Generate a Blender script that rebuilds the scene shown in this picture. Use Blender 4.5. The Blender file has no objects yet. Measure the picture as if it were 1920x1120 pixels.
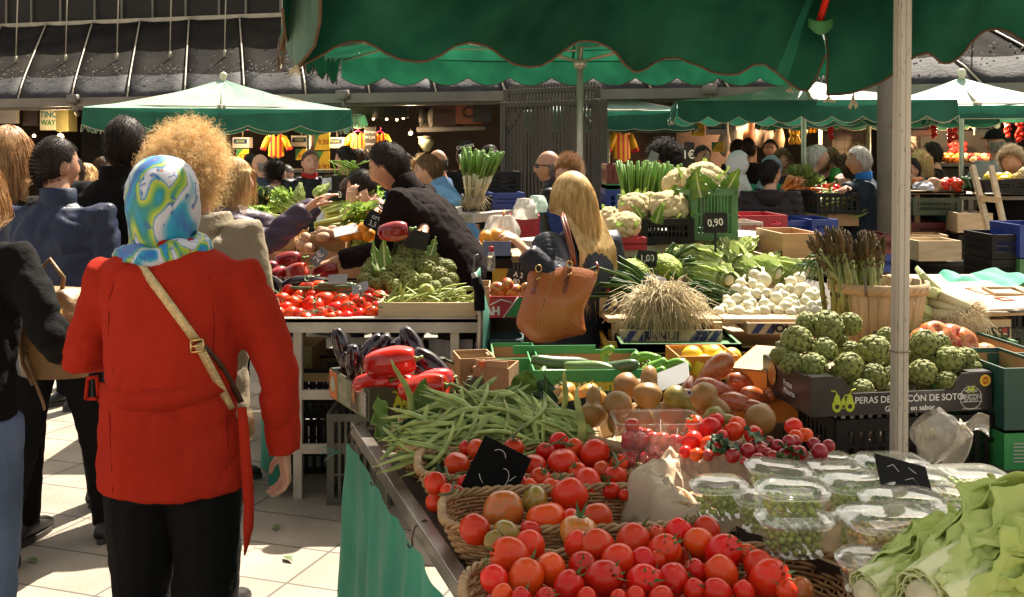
import bpy, bmesh, math, random
import numpy as np
from mathutils import Vector, Matrix, noise
random.seed(7)
R = math.radians
sc = bpy.context.scene
COL = sc.collection
F, CZ, HY = 2000.0, 1.68, 280.0
TMP = bpy.data.scenes.new('scratch')
TVL = TMP.view_layers[0]
def evalmesh(o):
 with bpy.context.temp_override(scene=TMP, view_layer=TVL):
  dg=bpy.context.evaluated_depsgraph_get(); dg.update()
  return bpy.data.meshes.new_from_object(o.evaluated_get(dg), depsgraph=dg)
def P(px, py, D):
 return Vector(((px-960)/F*D, D, CZ-(py-HY)/F*D))
def PZ(px, py, z):
 D = F*(CZ-z)/(py-HY)
 return Vector(((px-960)/F*D, D, z))
MATS = {}
def mat(name, col, rough=.6, var=.25, scale=6, bump=0., bscale=40, metal=0., col2=None, spec=.5,
  trans=0., rand=0., coat=0., sss=0., sheen=0., stretch=None, lo=.35, hi=.65, alpha=1., detail=4):
 if name in MATS: return MATS[name]
 m = bpy.data.materials.new(name); m.use_nodes = True
 nt = m.node_tree; N = nt.nodes; L = nt.links
 b = N['Principled BSDF']; out = N['Material Output']
 b.inputs['Roughness'].default_value = rough; b.inputs['Metallic'].default_value = metal
 b.inputs['Specular IOR Level'].default_value = spec
 b.inputs['Coat Weight'].default_value = coat; b.inputs['Coat Roughness'].default_value = .08
 b.inputs['Sheen Weight'].default_value = sheen
 b.inputs['Alpha'].default_value = alpha
 if sss: b.inputs['Subsurface Weight'].default_value = sss; b.inputs['Subsurface Scale'].default_value = .01
 c = Vector(col); c2 = Vector(col2) if col2 else c*(1-var)
 tc = N.new('ShaderNodeTexCoord'); mp = N.new('ShaderNodeMapping')
 if stretch: mp.inputs['Scale'].default_value = stretch
 L.new(tc.outputs['Object'], mp.inputs['Vector'])
 n = N.new('ShaderNodeTexNoise'); n.inputs['Scale'].default_value = scale; n.inputs['Detail'].default_value = detail
 L.new(mp.outputs['Vector'], n.inputs['Vector'])
 r = N.new('ShaderNodeValToRGB'); r.color_ramp.elements[0].position = lo; r.color_ramp.elements[1].position = hi
 r.color_ramp.elements[0].color = (*c2, 1); r.color_ramp.elements[1].color = (*c, 1)
 L.new(n.outputs['Fac'], r.inputs['Fac']); cur = r.outputs['Color']
 if rand:
  oi = N.new('ShaderNodeObjectInfo'); hs = N.new('ShaderNodeHueSaturation')
  mr = N.new('ShaderNodeMapRange'); mr.inputs['To Min'].default_value = 1-rand; mr.inputs['To Max'].default_value = 1+rand
  L.new(oi.outputs['Random'], mr.inputs['Value']); L.new(mr.outputs['Result'], hs.inputs['Value'])
  mh = N.new('ShaderNodeMapRange'); mh.inputs['To Min'].default_value = .5-rand*.035; mh.inputs['To Max'].default_value = .5+rand*.045
  mu = N.new('ShaderNodeMath'); mu.operation = 'FRACT'; ma = N.new('ShaderNodeMath'); ma.operation = 'MULTIPLY'; ma.inputs[1].default_value = 7.13
  L.new(oi.outputs['Random'], ma.inputs[0]); L.new(ma.outputs[0], mu.inputs[0]); L.new(mu.outputs[0], mh.inputs['Value'])
  L.new(mh.outputs['Result'], hs.inputs['Hue'])
  L.new(cur, hs.inputs['Color']); cur = hs.outputs['Color']
 L.new(cur, b.inputs['Base Color'])
 if bump:
  nb = N.new('ShaderNodeTexNoise'); nb.inputs['Scale'].default_value = bscale; nb.inputs['Detail'].default_value = 5
  L.new(mp.outputs['Vector'], nb.inputs['Vector'])
  bp = N.new('ShaderNodeBump'); bp.inputs['Strength'].default_value = bump; bp.inputs['Distance'].default_value = .01
  L.new(nb.outputs['Fac'], bp.inputs['Height']); L.new(bp.outputs['Normal'], b.inputs['Normal'])
 if trans:
  t = N.new('ShaderNodeBsdfTranslucent'); mx = N.new('ShaderNodeMixShader'); mx.inputs[0].default_value = trans
  L.new(cur, t.inputs['Color']); L.new(b.outputs[0], mx.inputs[1]); L.new(t.outputs[0], mx.inputs[2]); L.new(mx.outputs[0], out.inputs['Surface'])
 MATS[name] = m
 return m
def glass(name, tint=(.9,.92,.9), a=.03, rough=.08, cloud=.05):
 """thin clear plastic: mostly see-through with a glossy skin"""
 m = bpy.data.materials.new(name); m.use_nodes = True; nt = m.node_tree; N = nt.nodes; L = nt.links
 N.remove(N['Principled BSDF']); b = N.new('ShaderNodeBsdfGlossy'); b.inputs['Color'].default_value = (*tint, 1); b.inputs['Roughness'].default_value = rough
 df = N.new('ShaderNodeBsdfDiffuse'); df.inputs['Color'].default_value = (*tint, 1)
 t = N.new('ShaderNodeBsdfTransparent'); t.inputs['Color'].default_value = (.97,.98,.97,1)
 lw = N.new('ShaderNodeLayerWeight'); lw.inputs['Blend'].default_value = .35
 mr = N.new('ShaderNodeMapRange'); mr.inputs['To Min'].default_value = a; mr.inputs['To Max'].default_value = min(1, a+.32)
 L.new(lw.outputs['Facing'], mr.inputs['Value'])
 m0 = N.new('ShaderNodeMixShader'); m0.inputs[0].default_value = cloud; L.new(t.outputs[0], m0.inputs[1]); L.new(df.outputs[0], m0.inputs[2])
 mx = N.new('ShaderNodeMixShader'); L.new(mr.outputs[0], mx.inputs[0]); L.new(m0.outputs[0], mx.inputs[1]); L.new(b.outputs[0], mx.inputs[2])
 L.new(mx.outputs[0], N['Material Output'].inputs['Surface']); MATS[name] = m
 return m
def emis(name, col, s):
 m = bpy.data.materials.new(name); m.use_nodes = True; nt = m.node_tree
 b = nt.nodes['Principled BSDF']; b.inputs['Base Color'].default_value = (*col,1)
 b.inputs['Emission Color'].default_value = (*col,1); b.inputs['Emission Strength'].default_value = s
 MATS[name] = m; return m
class G:
 def __init__(s): s.v=[]; s.f=[]; s.m=[]
 def add(s, v, f, m=0, M=None):
  o = len(s.v)
  if M is not None: v = [M @ Vector(p) for p in v]
  s.v.extend([tuple(p) for p in v]); s.f.extend([tuple(i+o for i in q) for q in f])
  if isinstance(m, (list,tuple)): s.m.extend(m)
  else: s.m.extend([m]*len(f))
  return s
 def mesh(s, name, mats, smooth=True):
  me = bpy.data.meshes.new(name); me.from_pydata(s.v, [], s.f)
  for q in (mats if isinstance(mats,(list,tuple)) else [mats]): me.materials.append(q)
  if any(s.m): me.polygons.foreach_set('material_index', s.m)
  if smooth: me.polygons.foreach_set('use_smooth', [True]*len(s.f))
  me.update(); return me
 def obj(s, name, mats, parent=None, smooth=True, bevel=0, solid=0, sub=0, auto=0):
  o = bpy.data.objects.new(name, s.mesh(name, mats, smooth)); COL.objects.link(o)
  if parent: o.parent = parent
  if solid: md = o.modifiers.new('solid','SOLIDIFY'); md.thickness = solid; md.offset = 0
  if bevel: md = o.modifiers.new('bevel','BEVEL'); md.width = bevel; md.segments = 2; md.limit_method = 'ANGLE'; md.angle_limit = R(50)
  if sub: md = o.modifiers.new('sub','SUBSURF'); md.levels = sub; md.render_levels = sub
  if smooth and auto:
   o.data.set_sharp_from_angle(angle=R(auto))
  return o
def box(g, c, s, m=0, rz=0, M=None):
 x,y,z = s[0]/2, s[1]/2, s[2]/2
 v = [(-x,-y,-z),(x,-y,-z),(x,y,-z),(-x,y,-z),(-x,-y,z),(x,-y,z),(x,y,z),(-x,y,z)]
 T = Matrix.Translation(Vector(c)) @ Matrix.Rotation(rz,4,'Z')
 if M is not None: T = M @ T
 return g.add(v, [(0,3,2,1),(4,5,6,7),(0,1,5,4),(1,2,6,5),(2,3,7,6),(3,0,4,7)], m, T)
def bar(g, a, b, w, h=None, m=0):
 a=Vector(a); b=Vector(b); d=b-a; h=h or w
 q = d.to_track_quat('Z','Y').to_matrix().to_4x4()
 return box(g, (0,0,d.length/2), (w,h,d.length), m, M=Matrix.Translation(a)@q)
def tube(g, pts, rad, n=8, m=0, caps=True, flat=1.0, M=None, up=None):
 pts=[Vector(p) for p in pts]; k=len(pts)
 if not isinstance(rad,(list,tuple)): rad=[rad]*k
 v=[]; f=[]; prev=None
 for i,p in enumerate(pts):
  t=(pts[min(i+1,k-1)]-pts[max(i-1,0)])
  if t.length<1e-9: t=Vector((0,0,1))
  t.normalize()
  if prev is None:
   a = Vector(up) if up else (Vector((0,0,1)) if abs(t.z)<.9 else Vector((1,0,0)))
   u=(a-t*a.dot(t)).normalized()
  else:
   u=prev-t*prev.dot(t)
   u = u.normalized() if u.length>1e-6 else t.orthogonal().normalized()
  prev=u; w=t.cross(u); r=rad[i]
  for j in range(n):
   an=2*math.pi*j/n
   v.append(p+u*(math.cos(an)*r*flat)+w*(math.sin(an)*r))
 for i in range(k-1):
  for j in range(n):
   a=i*n+j; b=i*n+(j+1)%n
   f.append((a,b,b+n,a+n))
 if caps: f.append(tuple(range(n-1,-1,-1))); f.append(tuple((k-1)*n+j for j in range(n)))
 return g.add(v,f,m,M)
def loft(g, rings, n=16, m=0, M=None, caps=True, sq=1.0):
 """rings: (center, half_x, half_y) in xy planes"""
 v=[]; f=[]
 for (c,hx,hy) in rings:
  for j in range(n):
   a=2*math.pi*j/n; ca,sa=math.cos(a),math.sin(a)
   if sq!=1: ca=math.copysign(abs(ca)**sq,ca); sa=math.copysign(abs(sa)**sq,sa)
   v.append((c[0]+ca*hx, c[1]+sa*hy, c[2]))
 for i in range(len(rings)-1):
  for j in range(n):
   a=i*n+j; b=i*n+(j+1)%n; f.append((a,b,b+n,a+n))
 if caps: f.append(tuple(range(n-1,-1,-1))); f.append(tuple((len(rings)-1)*n+j for j in range(n)))
 return g.add(v,f,m,M)
def lathe(g, prof, n=24, m=0, M=None, caps=False, fn=None):
 """prof: (r,z); fn(angle)->radius factor"""
 v=[]; f=[]
 for (r,z) in prof:
  for j in range(n):
   a=2*math.pi*j/n; k = fn(a,z) if fn else 1
   v.append((math.cos(a)*r*k, math.sin(a)*r*k, z))
 for i in range(len(prof)-1):
  for j in range(n):
   a=i*n+j; b=i*n+(j+1)%n; f.append((a,b,b+n,a+n))
 if caps: f.append(tuple(range(n-1,-1,-1))); f.append(tuple((len(prof)-1)*n+j for j in range(n)))
 return g.add(v,f,m,M)
_ico={}
def ico(sub):
 if sub not in _ico:
  b=bmesh.new(); bmesh.ops.create_icosphere(b, subdivisions=sub, radius=1)
  _ico[sub]=([v.co.copy() for v in b.verts],[tuple(v.index for v in f.verts) for f in b.faces]); b.free()
 return _ico[sub]
def ball(g, c, r, m=0, sub=2, M=None, fn=None):
 v,f=ico(sub); rr = r if isinstance(r,(tuple,list)) else (r,r,r)
 out=[]
 for p in v:
  k = fn(p) if fn else 1
  out.append(Vector((p.x*rr[0]*k+c[0], p.y*rr[1]*k+c[1], p.z*rr[2]*k+c[2])))
 return g.add(out,f,m,M)
def grid(g, nu, nv, fn, m=0, M=None, wrap=False):
 v=[]; f=[]
 for i in range(nu+1):
  for j in range(nv+1): v.append(fn(i/nu, j/nv))
 for i in range(nu):
  for j in range(nv):
   a=i*(nv+1)+j; f.append((a,a+nv+1,a+nv+2,a+1))
 return g.add(v,f,m,M)
def remesh(g, voxel, smooth=3, mats=None, name='m', fac=.5):
 """fuse overlapping lofts into one continuous skin"""
 me = g.mesh('scratch', [], False); o = bpy.data.objects.new('scratch', me); TMP.collection.objects.link(o)
 md=o.modifiers.new('r','REMESH'); md.mode='VOXEL'; md.voxel_size=voxel; md.use_smooth_shade=True
 if smooth: s=o.modifiers.new('s','SMOOTH'); s.iterations=smooth; s.factor=fac
 out=evalmesh(o)
 bpy.data.objects.remove(o); bpy.data.meshes.remove(me)
 out.name=name; out.materials.clear()
 for q in (mats if isinstance(mats,(list,tuple)) else [mats]):
  if q: out.materials.append(q)
 out.polygons.foreach_set('use_smooth',[True]*len(out.polygons))
 return out
def mobj(name, me, parent=None):
 o=bpy.data.objects.new(name, me); COL.objects.link(o)
 if parent: o.parent=parent
 return o
def vcos(me):
 a=np.empty(len(me.vertices)*3,dtype=np.float32); me.vertices.foreach_get('co',a); return a.reshape(-1,3)
def displace(me, fn):
 """fn(co, normal)->offset along normal"""
 co=vcos(me); no=np.empty(len(me.vertices)*3,dtype=np.float32); me.vertices.foreach_get('normal',no); no=no.reshape(-1,3)
 for i in range(len(co)):
  co[i]+=no[i]*fn(co[i],no[i])
 me.vertices.foreach_set('co',co.ravel()); me.update()
def text(name, s, size, m, parent, loc, rot=(90,0,0), align='CENTER', depth=.0006, xs=1.0, bold=0):
 """real lettering as thin mesh"""
 cu=bpy.data.curves.new('t','FONT'); cu.body=s; cu.size=size; cu.align_x=align; cu.align_y='CENTER'; cu.extrude=depth; cu.offset=bold
 o=bpy.data.objects.new('t',cu); TMP.collection.objects.link(o)
 me=evalmesh(o); bpy.data.objects.remove(o); bpy.data.curves.remove(cu)
 me.materials.clear(); me.materials.append(m)
 r=mobj(name, me, parent); r.location=loc; r.rotation_euler=[R(a) for a in rot]; r.scale=(xs,1,1)
 return r
def strokes(g, lines, r, m=0, M=None, n=5, flat=1):
 for l in lines: tube(g, l, r, n, m, True, flat, M)
def tag(o, label=None, cat=None, group=None, kind=None):
 if label: o['label']=label
 if cat: o['category']=cat
 if group: o['group']=group
 if kind: o['kind']=kind
 return o
def thing(name, label, cat, loc=(0,0,0), rz=0, group=None):
 o=bpy.data.objects.new(name,None); COL.objects.link(o); o.empty_display_size=.05
 o.location=loc; o.rotation_euler=(0,0,rz); return tag(o,label,cat,group)
def dup(root, loc=None, rot=None, scale=None, label=None, group=None):
 r=root.copy(); COL.objects.link(r)
 if loc is not None: r.location=loc
 if rot is not None: r.rotation_euler=rot
 if scale is not None: r.scale=(scale,)*3 if not isinstance(scale,(tuple,list)) else scale
 if label: r['label']=label
 if group: r['group']=group
 for ch in list(root.children):
  c=ch.copy(); COL.objects.link(c); c.parent=r
  for q in list(ch.children):
   d=q.copy(); COL.objects.link(d); d.parent=c
 return r
def rot3(): return (random.uniform(0,6.28),random.uniform(0,6.28),random.uniform(0,6.28))
cam=bpy.data.objects.new('camera', bpy.data.cameras.new('camera')); COL.objects.link(cam)
cam.location=(0,0,CZ); cam.rotation_euler=(R(90),0,0)
cam.data.sensor_width=36; cam.data.lens=36*F/1920; cam.data.shift_y=-(560-HY)/1920; cam.data.clip_end=500; cam.data.clip_start=.05
sc.camera=cam
SUN_EL, SUN_AZ = R(54), R(24)
sd=Vector((math.sin(SUN_AZ)*math.cos(SUN_EL), math.cos(SUN_AZ)*math.cos(SUN_EL), math.sin(SUN_EL)))
sun=bpy.data.objects.new('sun', bpy.data.lights.new('sun','SUN')); COL.objects.link(sun)
sun.data.energy=5; sun.data.angle=R(.55); sun.data.color=(1,.91,.77)
sun.rotation_euler=sd.to_track_quat('Z','Y').to_euler()
w=bpy.data.worlds.new('World'); sc.world=w; w.use_nodes=True
nt=w.node_tree; sky=nt.nodes.new('ShaderNodeTexSky'); sky.sky_type='NISHITA'; sky.sun_disc=False
sky.sun_elevation=SUN_EL; sky.sun_rotation=SUN_AZ; sky.dust_density=3; sky.air_density=1.2
hs=nt.nodes.new('ShaderNodeHueSaturation'); hs.inputs['Saturation'].default_value=.45
mu=nt.nodes.new('ShaderNodeMix'); mu.data_type='RGBA'; mu.blend_type='MULTIPLY'; mu.inputs[0].default_value=1; mu.inputs[7].default_value=(1.0,.90,.74,1)
nt.links.new(sky.outputs[0],hs.inputs['Color']); nt.links.new(hs.outputs[0],mu.inputs[6])
nt.links.new(mu.outputs[2],nt.nodes['Background'].inputs['Color']); nt.nodes['Background'].inputs['Strength'].default_value=.092
sc.view_settings.view_transform='Standard'; sc.view_settings.look='None'; sc.view_settings.exposure=1.58; sc.view_settings.gamma=1
# ================================================================== SETTING
def paving():
 m=bpy.data.materials.new('paving_stone'); m.use_nodes=True; nt=m.node_tree; N=nt.nodes; L=nt.links; b=N['Principled BSDF']
 tc=N.new('ShaderNodeTexCoord'); mp=N.new('ShaderNodeMapping'); mp.inputs['Rotation'].default_value=(0,0,R(-71)); mp.inputs['Location'].default_value=(.12,.31,0)
 L.new(tc.outputs['Object'],mp.inputs['Vector'])
 br=N.new('ShaderNodeTexBrick'); br.inputs['Scale'].default_value=1; br.inputs['Brick Width'].default_value=.34; br.inputs['Row Height'].default_value=.62
 br.inputs['Mortar Size'].default_value=.006; br.inputs['Mortar Smooth'].default_value=.2; br.offset=0.
 br.inputs['Color1'].default_value=(.36,.30,.235,1); br.inputs['Color2'].default_value=(.29,.245,.19,1); br.inputs['Mortar'].default_value=(.10,.085,.065,1)
 L.new(mp.outputs[0],br.inputs['Vector'])
 n1=N.new('ShaderNodeTexNoise'); n1.inputs['Scale'].default_value=3; n1.inputs['Detail'].default_value=8; L.new(tc.outputs['Object'],n1.inputs['Vector'])
 n2=N.new('ShaderNodeTexNoise'); n2.inputs['Scale'].default_value=120; n2.inputs['Detail'].default_value=3; L.new(tc.outputs['Object'],n2.inputs['Vector'])
 r1=N.new('ShaderNodeMapRange'); r1.inputs['From Min'].default_value=.3; r1.inputs['From Max'].default_value=.7; r1.inputs['To Min'].default_value=.72; r1.inputs['To Max'].default_value=1.08; L.new(n1.outputs[0],r1.inputs['Value'])
 r2=N.new('ShaderNodeMapRange'); r2.inputs['From Min'].default_value=.35; r2.inputs['From Max'].default_value=.65; r2.inputs['To Min'].default_value=.78; r2.inputs['To Max'].default_value=1.08; L.new(n2.outputs[0],r2.inputs['Value'])
 mm=N.new('ShaderNodeMath'); mm.operation='MULTIPLY'; L.new(r1.outputs[0],mm.inputs[0]); L.new(r2.outputs[0],mm.inputs[1])
 mx=N.new('ShaderNodeVectorMath'); mx.operation='SCALE'; L.new(br.outputs['Color'],mx.inputs[0]); L.new(mm.outputs[0],mx.inputs['Scale'])
 L.new(mx.outputs[0],b.inputs['Base Color']); b.inputs['Roughness'].default_value=.75
 bp=N.new('ShaderNodeBump'); bp.inputs['Strength'].default_value=.4; bp.inputs['Distance'].default_value=.004
 ad=N.new('ShaderNodeMath'); ad.operation='SUBTRACT'; L.new(n2.outputs[0],ad.inputs[0]); L.new(br.outputs['Fac'],ad.inputs[1]); L.new(ad.outputs[0],bp.inputs['Height']); L.new(bp.outputs[0],b.inputs['Normal'])
 return m
g=G(); g.add([(-90,-40,0),(90,-40,0),(90,160,0),(-90,160,0)],[(0,1,2,3)])
tag(g.obj('ground',paving(),smooth=False),kind='structure')
lit=mat('leaf_litter',(.13,.20,.05),.7,.5,30,rand=.3)
leafbits=[]
for (x,y) in [(452,913),(518,990),(540,1050),(60,1052),(1722,520),(1745,548),(1768,537),(1735,508),(1790,515)]:
 g=G(); p=PZ(x,y,.004); a=random.uniform(0,3)
 grid(g,6,3,lambda u,v:(( u-.5)*.07, (v-.5)*.03*math.sin(max(.05,u)*3.0), .004+.010*(1-(2*u-1)**2)*random.uniform(.6,1)))
 o=g.obj('leaf_scrap',lit); o.location=p; o.rotation_euler=(0,0,a)
 tag(o,'scrap of dropped green leaf lying on the paving','leaf scrap','leaf scraps dropped on the paving')
M_slate=mat('roof_slate',(.024,.020,.016),.9,.45,1.6,bump=.5,bscale=14,col2=(.010,.009,.009),spec=.06)
M_slate_low=mat('roof_lichen',(.030,.028,.031),.8,.5,7,bump=.9,bscale=22,col2=(.008,.008,.010))
M_steel=mat('painted_steel',(.16,.14,.115),.45,.3,3)
M_rod=mat('rod_steel',(.42,.37,.28),.4,.3,5)
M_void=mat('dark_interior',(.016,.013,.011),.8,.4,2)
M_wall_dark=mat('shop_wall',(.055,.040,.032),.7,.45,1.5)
M_cream=mat('cream_panel',(.45,.41,.36),.6,.2,2)
def tilemat():
 m=bpy.data.materials.new('wall_tile'); m.use_nodes=True; nt=m.node_tree; N=nt.nodes; L=nt.links; b=N['Principled BSDF']
 tc=N.new('ShaderNodeTexCoord'); mp=N.new('ShaderNodeMapping'); mp.inputs['Rotation'].default_value=(R(90),0,0); L.new(tc.outputs['Object'],mp.inputs['Vector'])
 br=N.new('ShaderNodeTexBrick'); br.offset=0; br.inputs['Scale'].default_value=1; br.inputs['Brick Width'].default_value=.12; br.inputs['Row Height'].default_value=.12; br.inputs['Mortar Size'].default_value=.004
 br.inputs['Color1'].default_value=(.50,.42,.34,1); br.inputs['Color2'].default_value=(.44,.37,.30,1); br.inputs['Mortar'].default_value=(.2,.16,.12,1)
 L.new(mp.outputs[0],br.inputs['Vector']); L.new(br.outputs['Color'],b.inputs['Base Color']); b.inputs['Roughness'].default_value=.3; return m
M_tile=tilemat()
BX=Vector((.96,-.28,0)).normalized(); BN=Vector((.28,.96,0)).normalized()
BO=Vector((-.95,13.35,0))
hall=thing('market_hall','long dark market hall with sloping slate awning and open shop fronts behind the stalls','building',BO,math.atan2(BX.y,BX.x))
def hall_roof(u,v,x0,x1,dz=0):
 x=x0+(x1-x0)*u; s=v
 return (x-1.4*s, 2.25*s, 2.38+1.36*(s**.80)+dz-.05*math.sin(s*3.14))
for i in range(-13,15):
 x0=i*.9; g=G()
 grid(g,4,14,lambda u,v: hall_roof(u,v,x0+.012,x0+.888,-.03*math.sin(u*3.14)+.01*noise.noise((x0+u,v*5,0))), m=0)
 for k,f in enumerate(g.f): g.m[k]=1 if (k%14)<3 else 0
 o=g.obj('roof_panel',[M_slate,M_slate_low],hall); md=o.modifiers.new('s','SOLIDIFY'); md.thickness=.02
 g=G(); tube(g,[hall_roof(0,v/10,x0,x0,.02) for v in range(11)],.012,6); g.obj('roof_seam',M_rod,hall)
 g=G(); tube(g,[(x0+.03,.95,3.05),(x0+.03,1.0,4.4)],.009,6); tube(g,[(x0+.03,.95,3.0),(x0+.03,.95,3.1)],.02,6); g.obj('hanger_rod',M_rod,hall)
g=G(); rr=random.Random(3)
for k in range(1100):
 x=rr.uniform(-11.5,12.5); v=abs(rr.gauss(.235,.05)) if rr.random()<.75 else rr.uniform(.04,.5)
 p=hall_roof(0,v,x,x,.012); s=rr.uniform(.004,.012)
 ball(g,p,(s*1.5,s,s*.6),0,1)
o=g.obj('roof_flecks',mat('pale_lichen',(.45,.43,.40),.9),hall); tag(o,kind='stuff')
g=G(); box(g,(.5,-.05,2.33),(26,.16,.12)); box(g,(.5,.08,2.26),(26,.1,.05)); g.obj('gutter_beam',M_steel,hall,False)
for x in (-10.1,-5.25,-1.2,3.4,9.6):
 g=G(); box(g,(x,-.17,2.37),(.16,.07,.12)); tube(g,[(x,-.15,2.32),(x,-.12,2.22),(x-.05,0,2.16)],.03,6); g.obj('gutter_bracket',M_steel,hall)
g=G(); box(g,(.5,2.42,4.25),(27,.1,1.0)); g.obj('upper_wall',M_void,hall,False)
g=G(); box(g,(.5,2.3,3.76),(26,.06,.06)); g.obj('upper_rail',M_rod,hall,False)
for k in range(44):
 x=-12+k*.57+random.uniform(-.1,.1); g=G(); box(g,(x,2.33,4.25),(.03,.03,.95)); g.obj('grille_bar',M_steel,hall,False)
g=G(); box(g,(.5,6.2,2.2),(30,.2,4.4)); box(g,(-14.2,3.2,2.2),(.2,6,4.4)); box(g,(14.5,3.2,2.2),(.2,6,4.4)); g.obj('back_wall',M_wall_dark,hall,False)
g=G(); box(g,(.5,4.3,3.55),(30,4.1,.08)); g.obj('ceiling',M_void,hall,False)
for x in (-8.3,-4.2,1.9,4.7,9.2):
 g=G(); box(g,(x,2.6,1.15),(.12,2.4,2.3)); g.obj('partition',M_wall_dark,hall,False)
def hl(p):
 d=Vector(p)-BO; return Vector((d.dot(BX),d.dot(BN),d.z))
def hallbox(x0,y0,x1,y1,D,t,m,name='panel'):
 a=hl(P(x0,y1,D)); b=hl(P(x1,y0,D)); g=G(); c=(a+b)/2
 box(g,(c.x,c.y,c.z),(abs(b.x-a.x),t,abs(b.z-a.z))); return g.obj(name,m,hall,False)
hallbox(-40,190,42,232,16.3,.06,M_cream,'fascia_panel')
hallbox(42,192,76,236,16.3,.06,mat('brown_panel',(.05,.028,.018),.5),'fascia_panel')
hallbox(640,182,772,222,15.2,.05,mat('grey_fascia',(.035,.03,.028),.5),'fascia_panel')
hallbox(1216,166,1560,206,13.8,.06,mat('cream_fascia',(.40,.34,.29),.5),'fascia_panel')
hallbox(1266,206,1420,330,14.4,.08,mat('pink_wall',(.30,.20,.17),.5),'shop_wall')
hallbox(1535,212,1625,330,13.9,.08,M_tile,'tiled_wall')
hallbox(1655,215,1790,300,13.2,.08,M_tile,'tiled_wall')
hallbox(1655,186,1960,214,12.6,.06,mat('cream_fascia2',(.33,.27,.22),.5),'fascia_panel')
hallbox(1128,196,1216,320,14.9,.06,mat('pinkish_wall',(.22,.15,.13),.6),'shop_wall')
def bull(px,py,s,flip):
 g=G(); D=13.72; c=P(px,py,D)
 out=[(-.5,.05),(-.56,.12),(-.58,.22),(-.52,.20),(-.48,.28),(-.50,.36),(-.42,.30),(-.36,.30),(-.28,.34),(-.1,.30),(.1,.24),(.3,.26),(.42,.26),(.5,.16),(.53,-.05),(.56,-.24),(.52,-.24),(.49,-.02),(.45,.08),(.42,-.02),(.44,-.14),(.40,-.24),(.42,-.36),(.34,-.36),(.33,-.2),(.25,-.06),(.05,-.08),(-.12,-.10),(-.15,-.2),(-.14,-.36),(-.22,-.36),(-.23,-.2),(-.27,-.1),(-.31,-.22),(-.30,-.34),(-.37,-.34),(-.38,-.18),(-.40,0)]
 fx=-1 if flip else 1
 v=[(fx*x*s,0,z*s) for x,z in out]; n=len(v); v+=[(x,.006,z) for x,y,z in v[:n]]
 g.add(v,[tuple(range(n)),tuple(range(2*n-1,n-1,-1))]+[(i,i+n,(i+1)%n+n,(i+1)%n) for i in range(n)])
 o=g.obj('bull_emblem',mat('black_paint',(.012,.01,.01),.6),hall,False); q=hl(c); o.location=(q.x,q.y-.0,q.z)
bull(1263,186,.21,False); bull(1317,187,.24,True)
def sign(name,label,cat,px,py,D,w,h,m,th=.03,group=None,rz=None):
 t=thing(name,label,cat,P(px,py,D),math.atan2(BX.y,BX.x) if rz is None else rz,group)
 g=G(); box(g,(0,0,0),(w,th,h)); g.obj('board',m,t,False,bevel=.004); return t
M_ltr_teal=mat('teal_paint',(.02,.16,.15),.6); M_ltr_red=mat('red_paint',(.45,.03,.02),.5); M_ltr_blk=mat('black_ink',(.012,.01,.01),.6)
M_ltr_grn=mat('green_ink',(.02,.20,.06),.6); M_white=mat('white_plastic',(.75,.73,.68),.45,.08); M_chalk=mat('chalk',(.72,.70,.66),.9,.1)
M_gold=mat('gold_letter',(.30,.22,.08),.4)
s=sign('shop_sign','cream hanging shop sign reading TINO WAY in teal and green','sign',95,222,16.0,.36,.36,mat('sign_cream',(.62,.58,.36),.5))
text('lettering','TINO',.13,M_ltr_teal,s,(-.02,-.018,.05),bold=.003); text('lettering','WAY',.11,M_ltr_grn,s,(-.03,-.018,-.07),bold=.003)
g=G(); box(g,(0,-.02,.17),(.36,.01,.02)); g.obj('stripe',M_ltr_teal,s,False)
s=sign('shop_sign','olive lantern box sign right of the cream TINO sign','sign',125,222,16.0,.22,.40,mat('sign_olive',(.20,.18,.06),.5),.2)
g=G(); box(g,(0,-.103,.12),(.10,.004,.012)); box(g,(0,-.103,-.02),(.008,.004,.26)); g.obj('motif',M_gold,s,False)
s=sign('shop_sign','brown box sign with faded letters over the middle shop','sign',839,214,14.6,.34,.32,mat('sign_brown',(.13,.045,.025),.5),.25)
text('lettering','BESSERIA',.07,mat('faded_brown',(.05,.02,.012),.5),s,(0,-.13,.03),bold=.002)
s=sign('shop_sign','orange box sign with a dark letter C over the middle shop','sign',880,212,14.3,.30,.30,mat('sign_orange',(.42,.11,.035),.5),.25)
text('lettering','C',.22,mat('dark_rust',(.06,.02,.012),.5),s,(.02,-.13,0),bold=.006)
s=sign('shop_sign','dark brown shield shaped sign hanging beside the orange one','sign',905,205,14.0,.26,.34,mat('sign_dkbrown',(.035,.022,.016),.5),.05)
t=thing('air_duct','grey white round duct above the dark middle shop','duct',P(812,222,14.8),math.atan2(BX.y,BX.x))
g=G(); tube(g,[(-.16,0,0),(-.02,0,0)],.14,16); g.obj('grey_pipe',M_steel,t); g=G(); tube(g,[(-.02,0,0),(.14,0,0)],.15,16); g.obj('white_pipe',M_cream,t)
t=thing('awning_roll','rolled pale shop awning on a long rail in the middle','awning',P(840,243,14.6),math.atan2(BX.y,BX.x))
g=G(); tube(g,[(-.45,0,0),(.55,0,.02)],.035,10); g.obj('roller',M_cream,t)
for k in range(5):
 g=G(); tube(g,[(-.4+.16*k,0,.02),(-.32+.16*k,-.05,.12)],.012,6); g.obj('rail_clip',M_steel,t)
M_bulb=emis('bulb_glow',(1,.62,.28),9)
M_pinkbulb=emis('pink_tube',(1,.12,.25),1.2)
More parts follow.
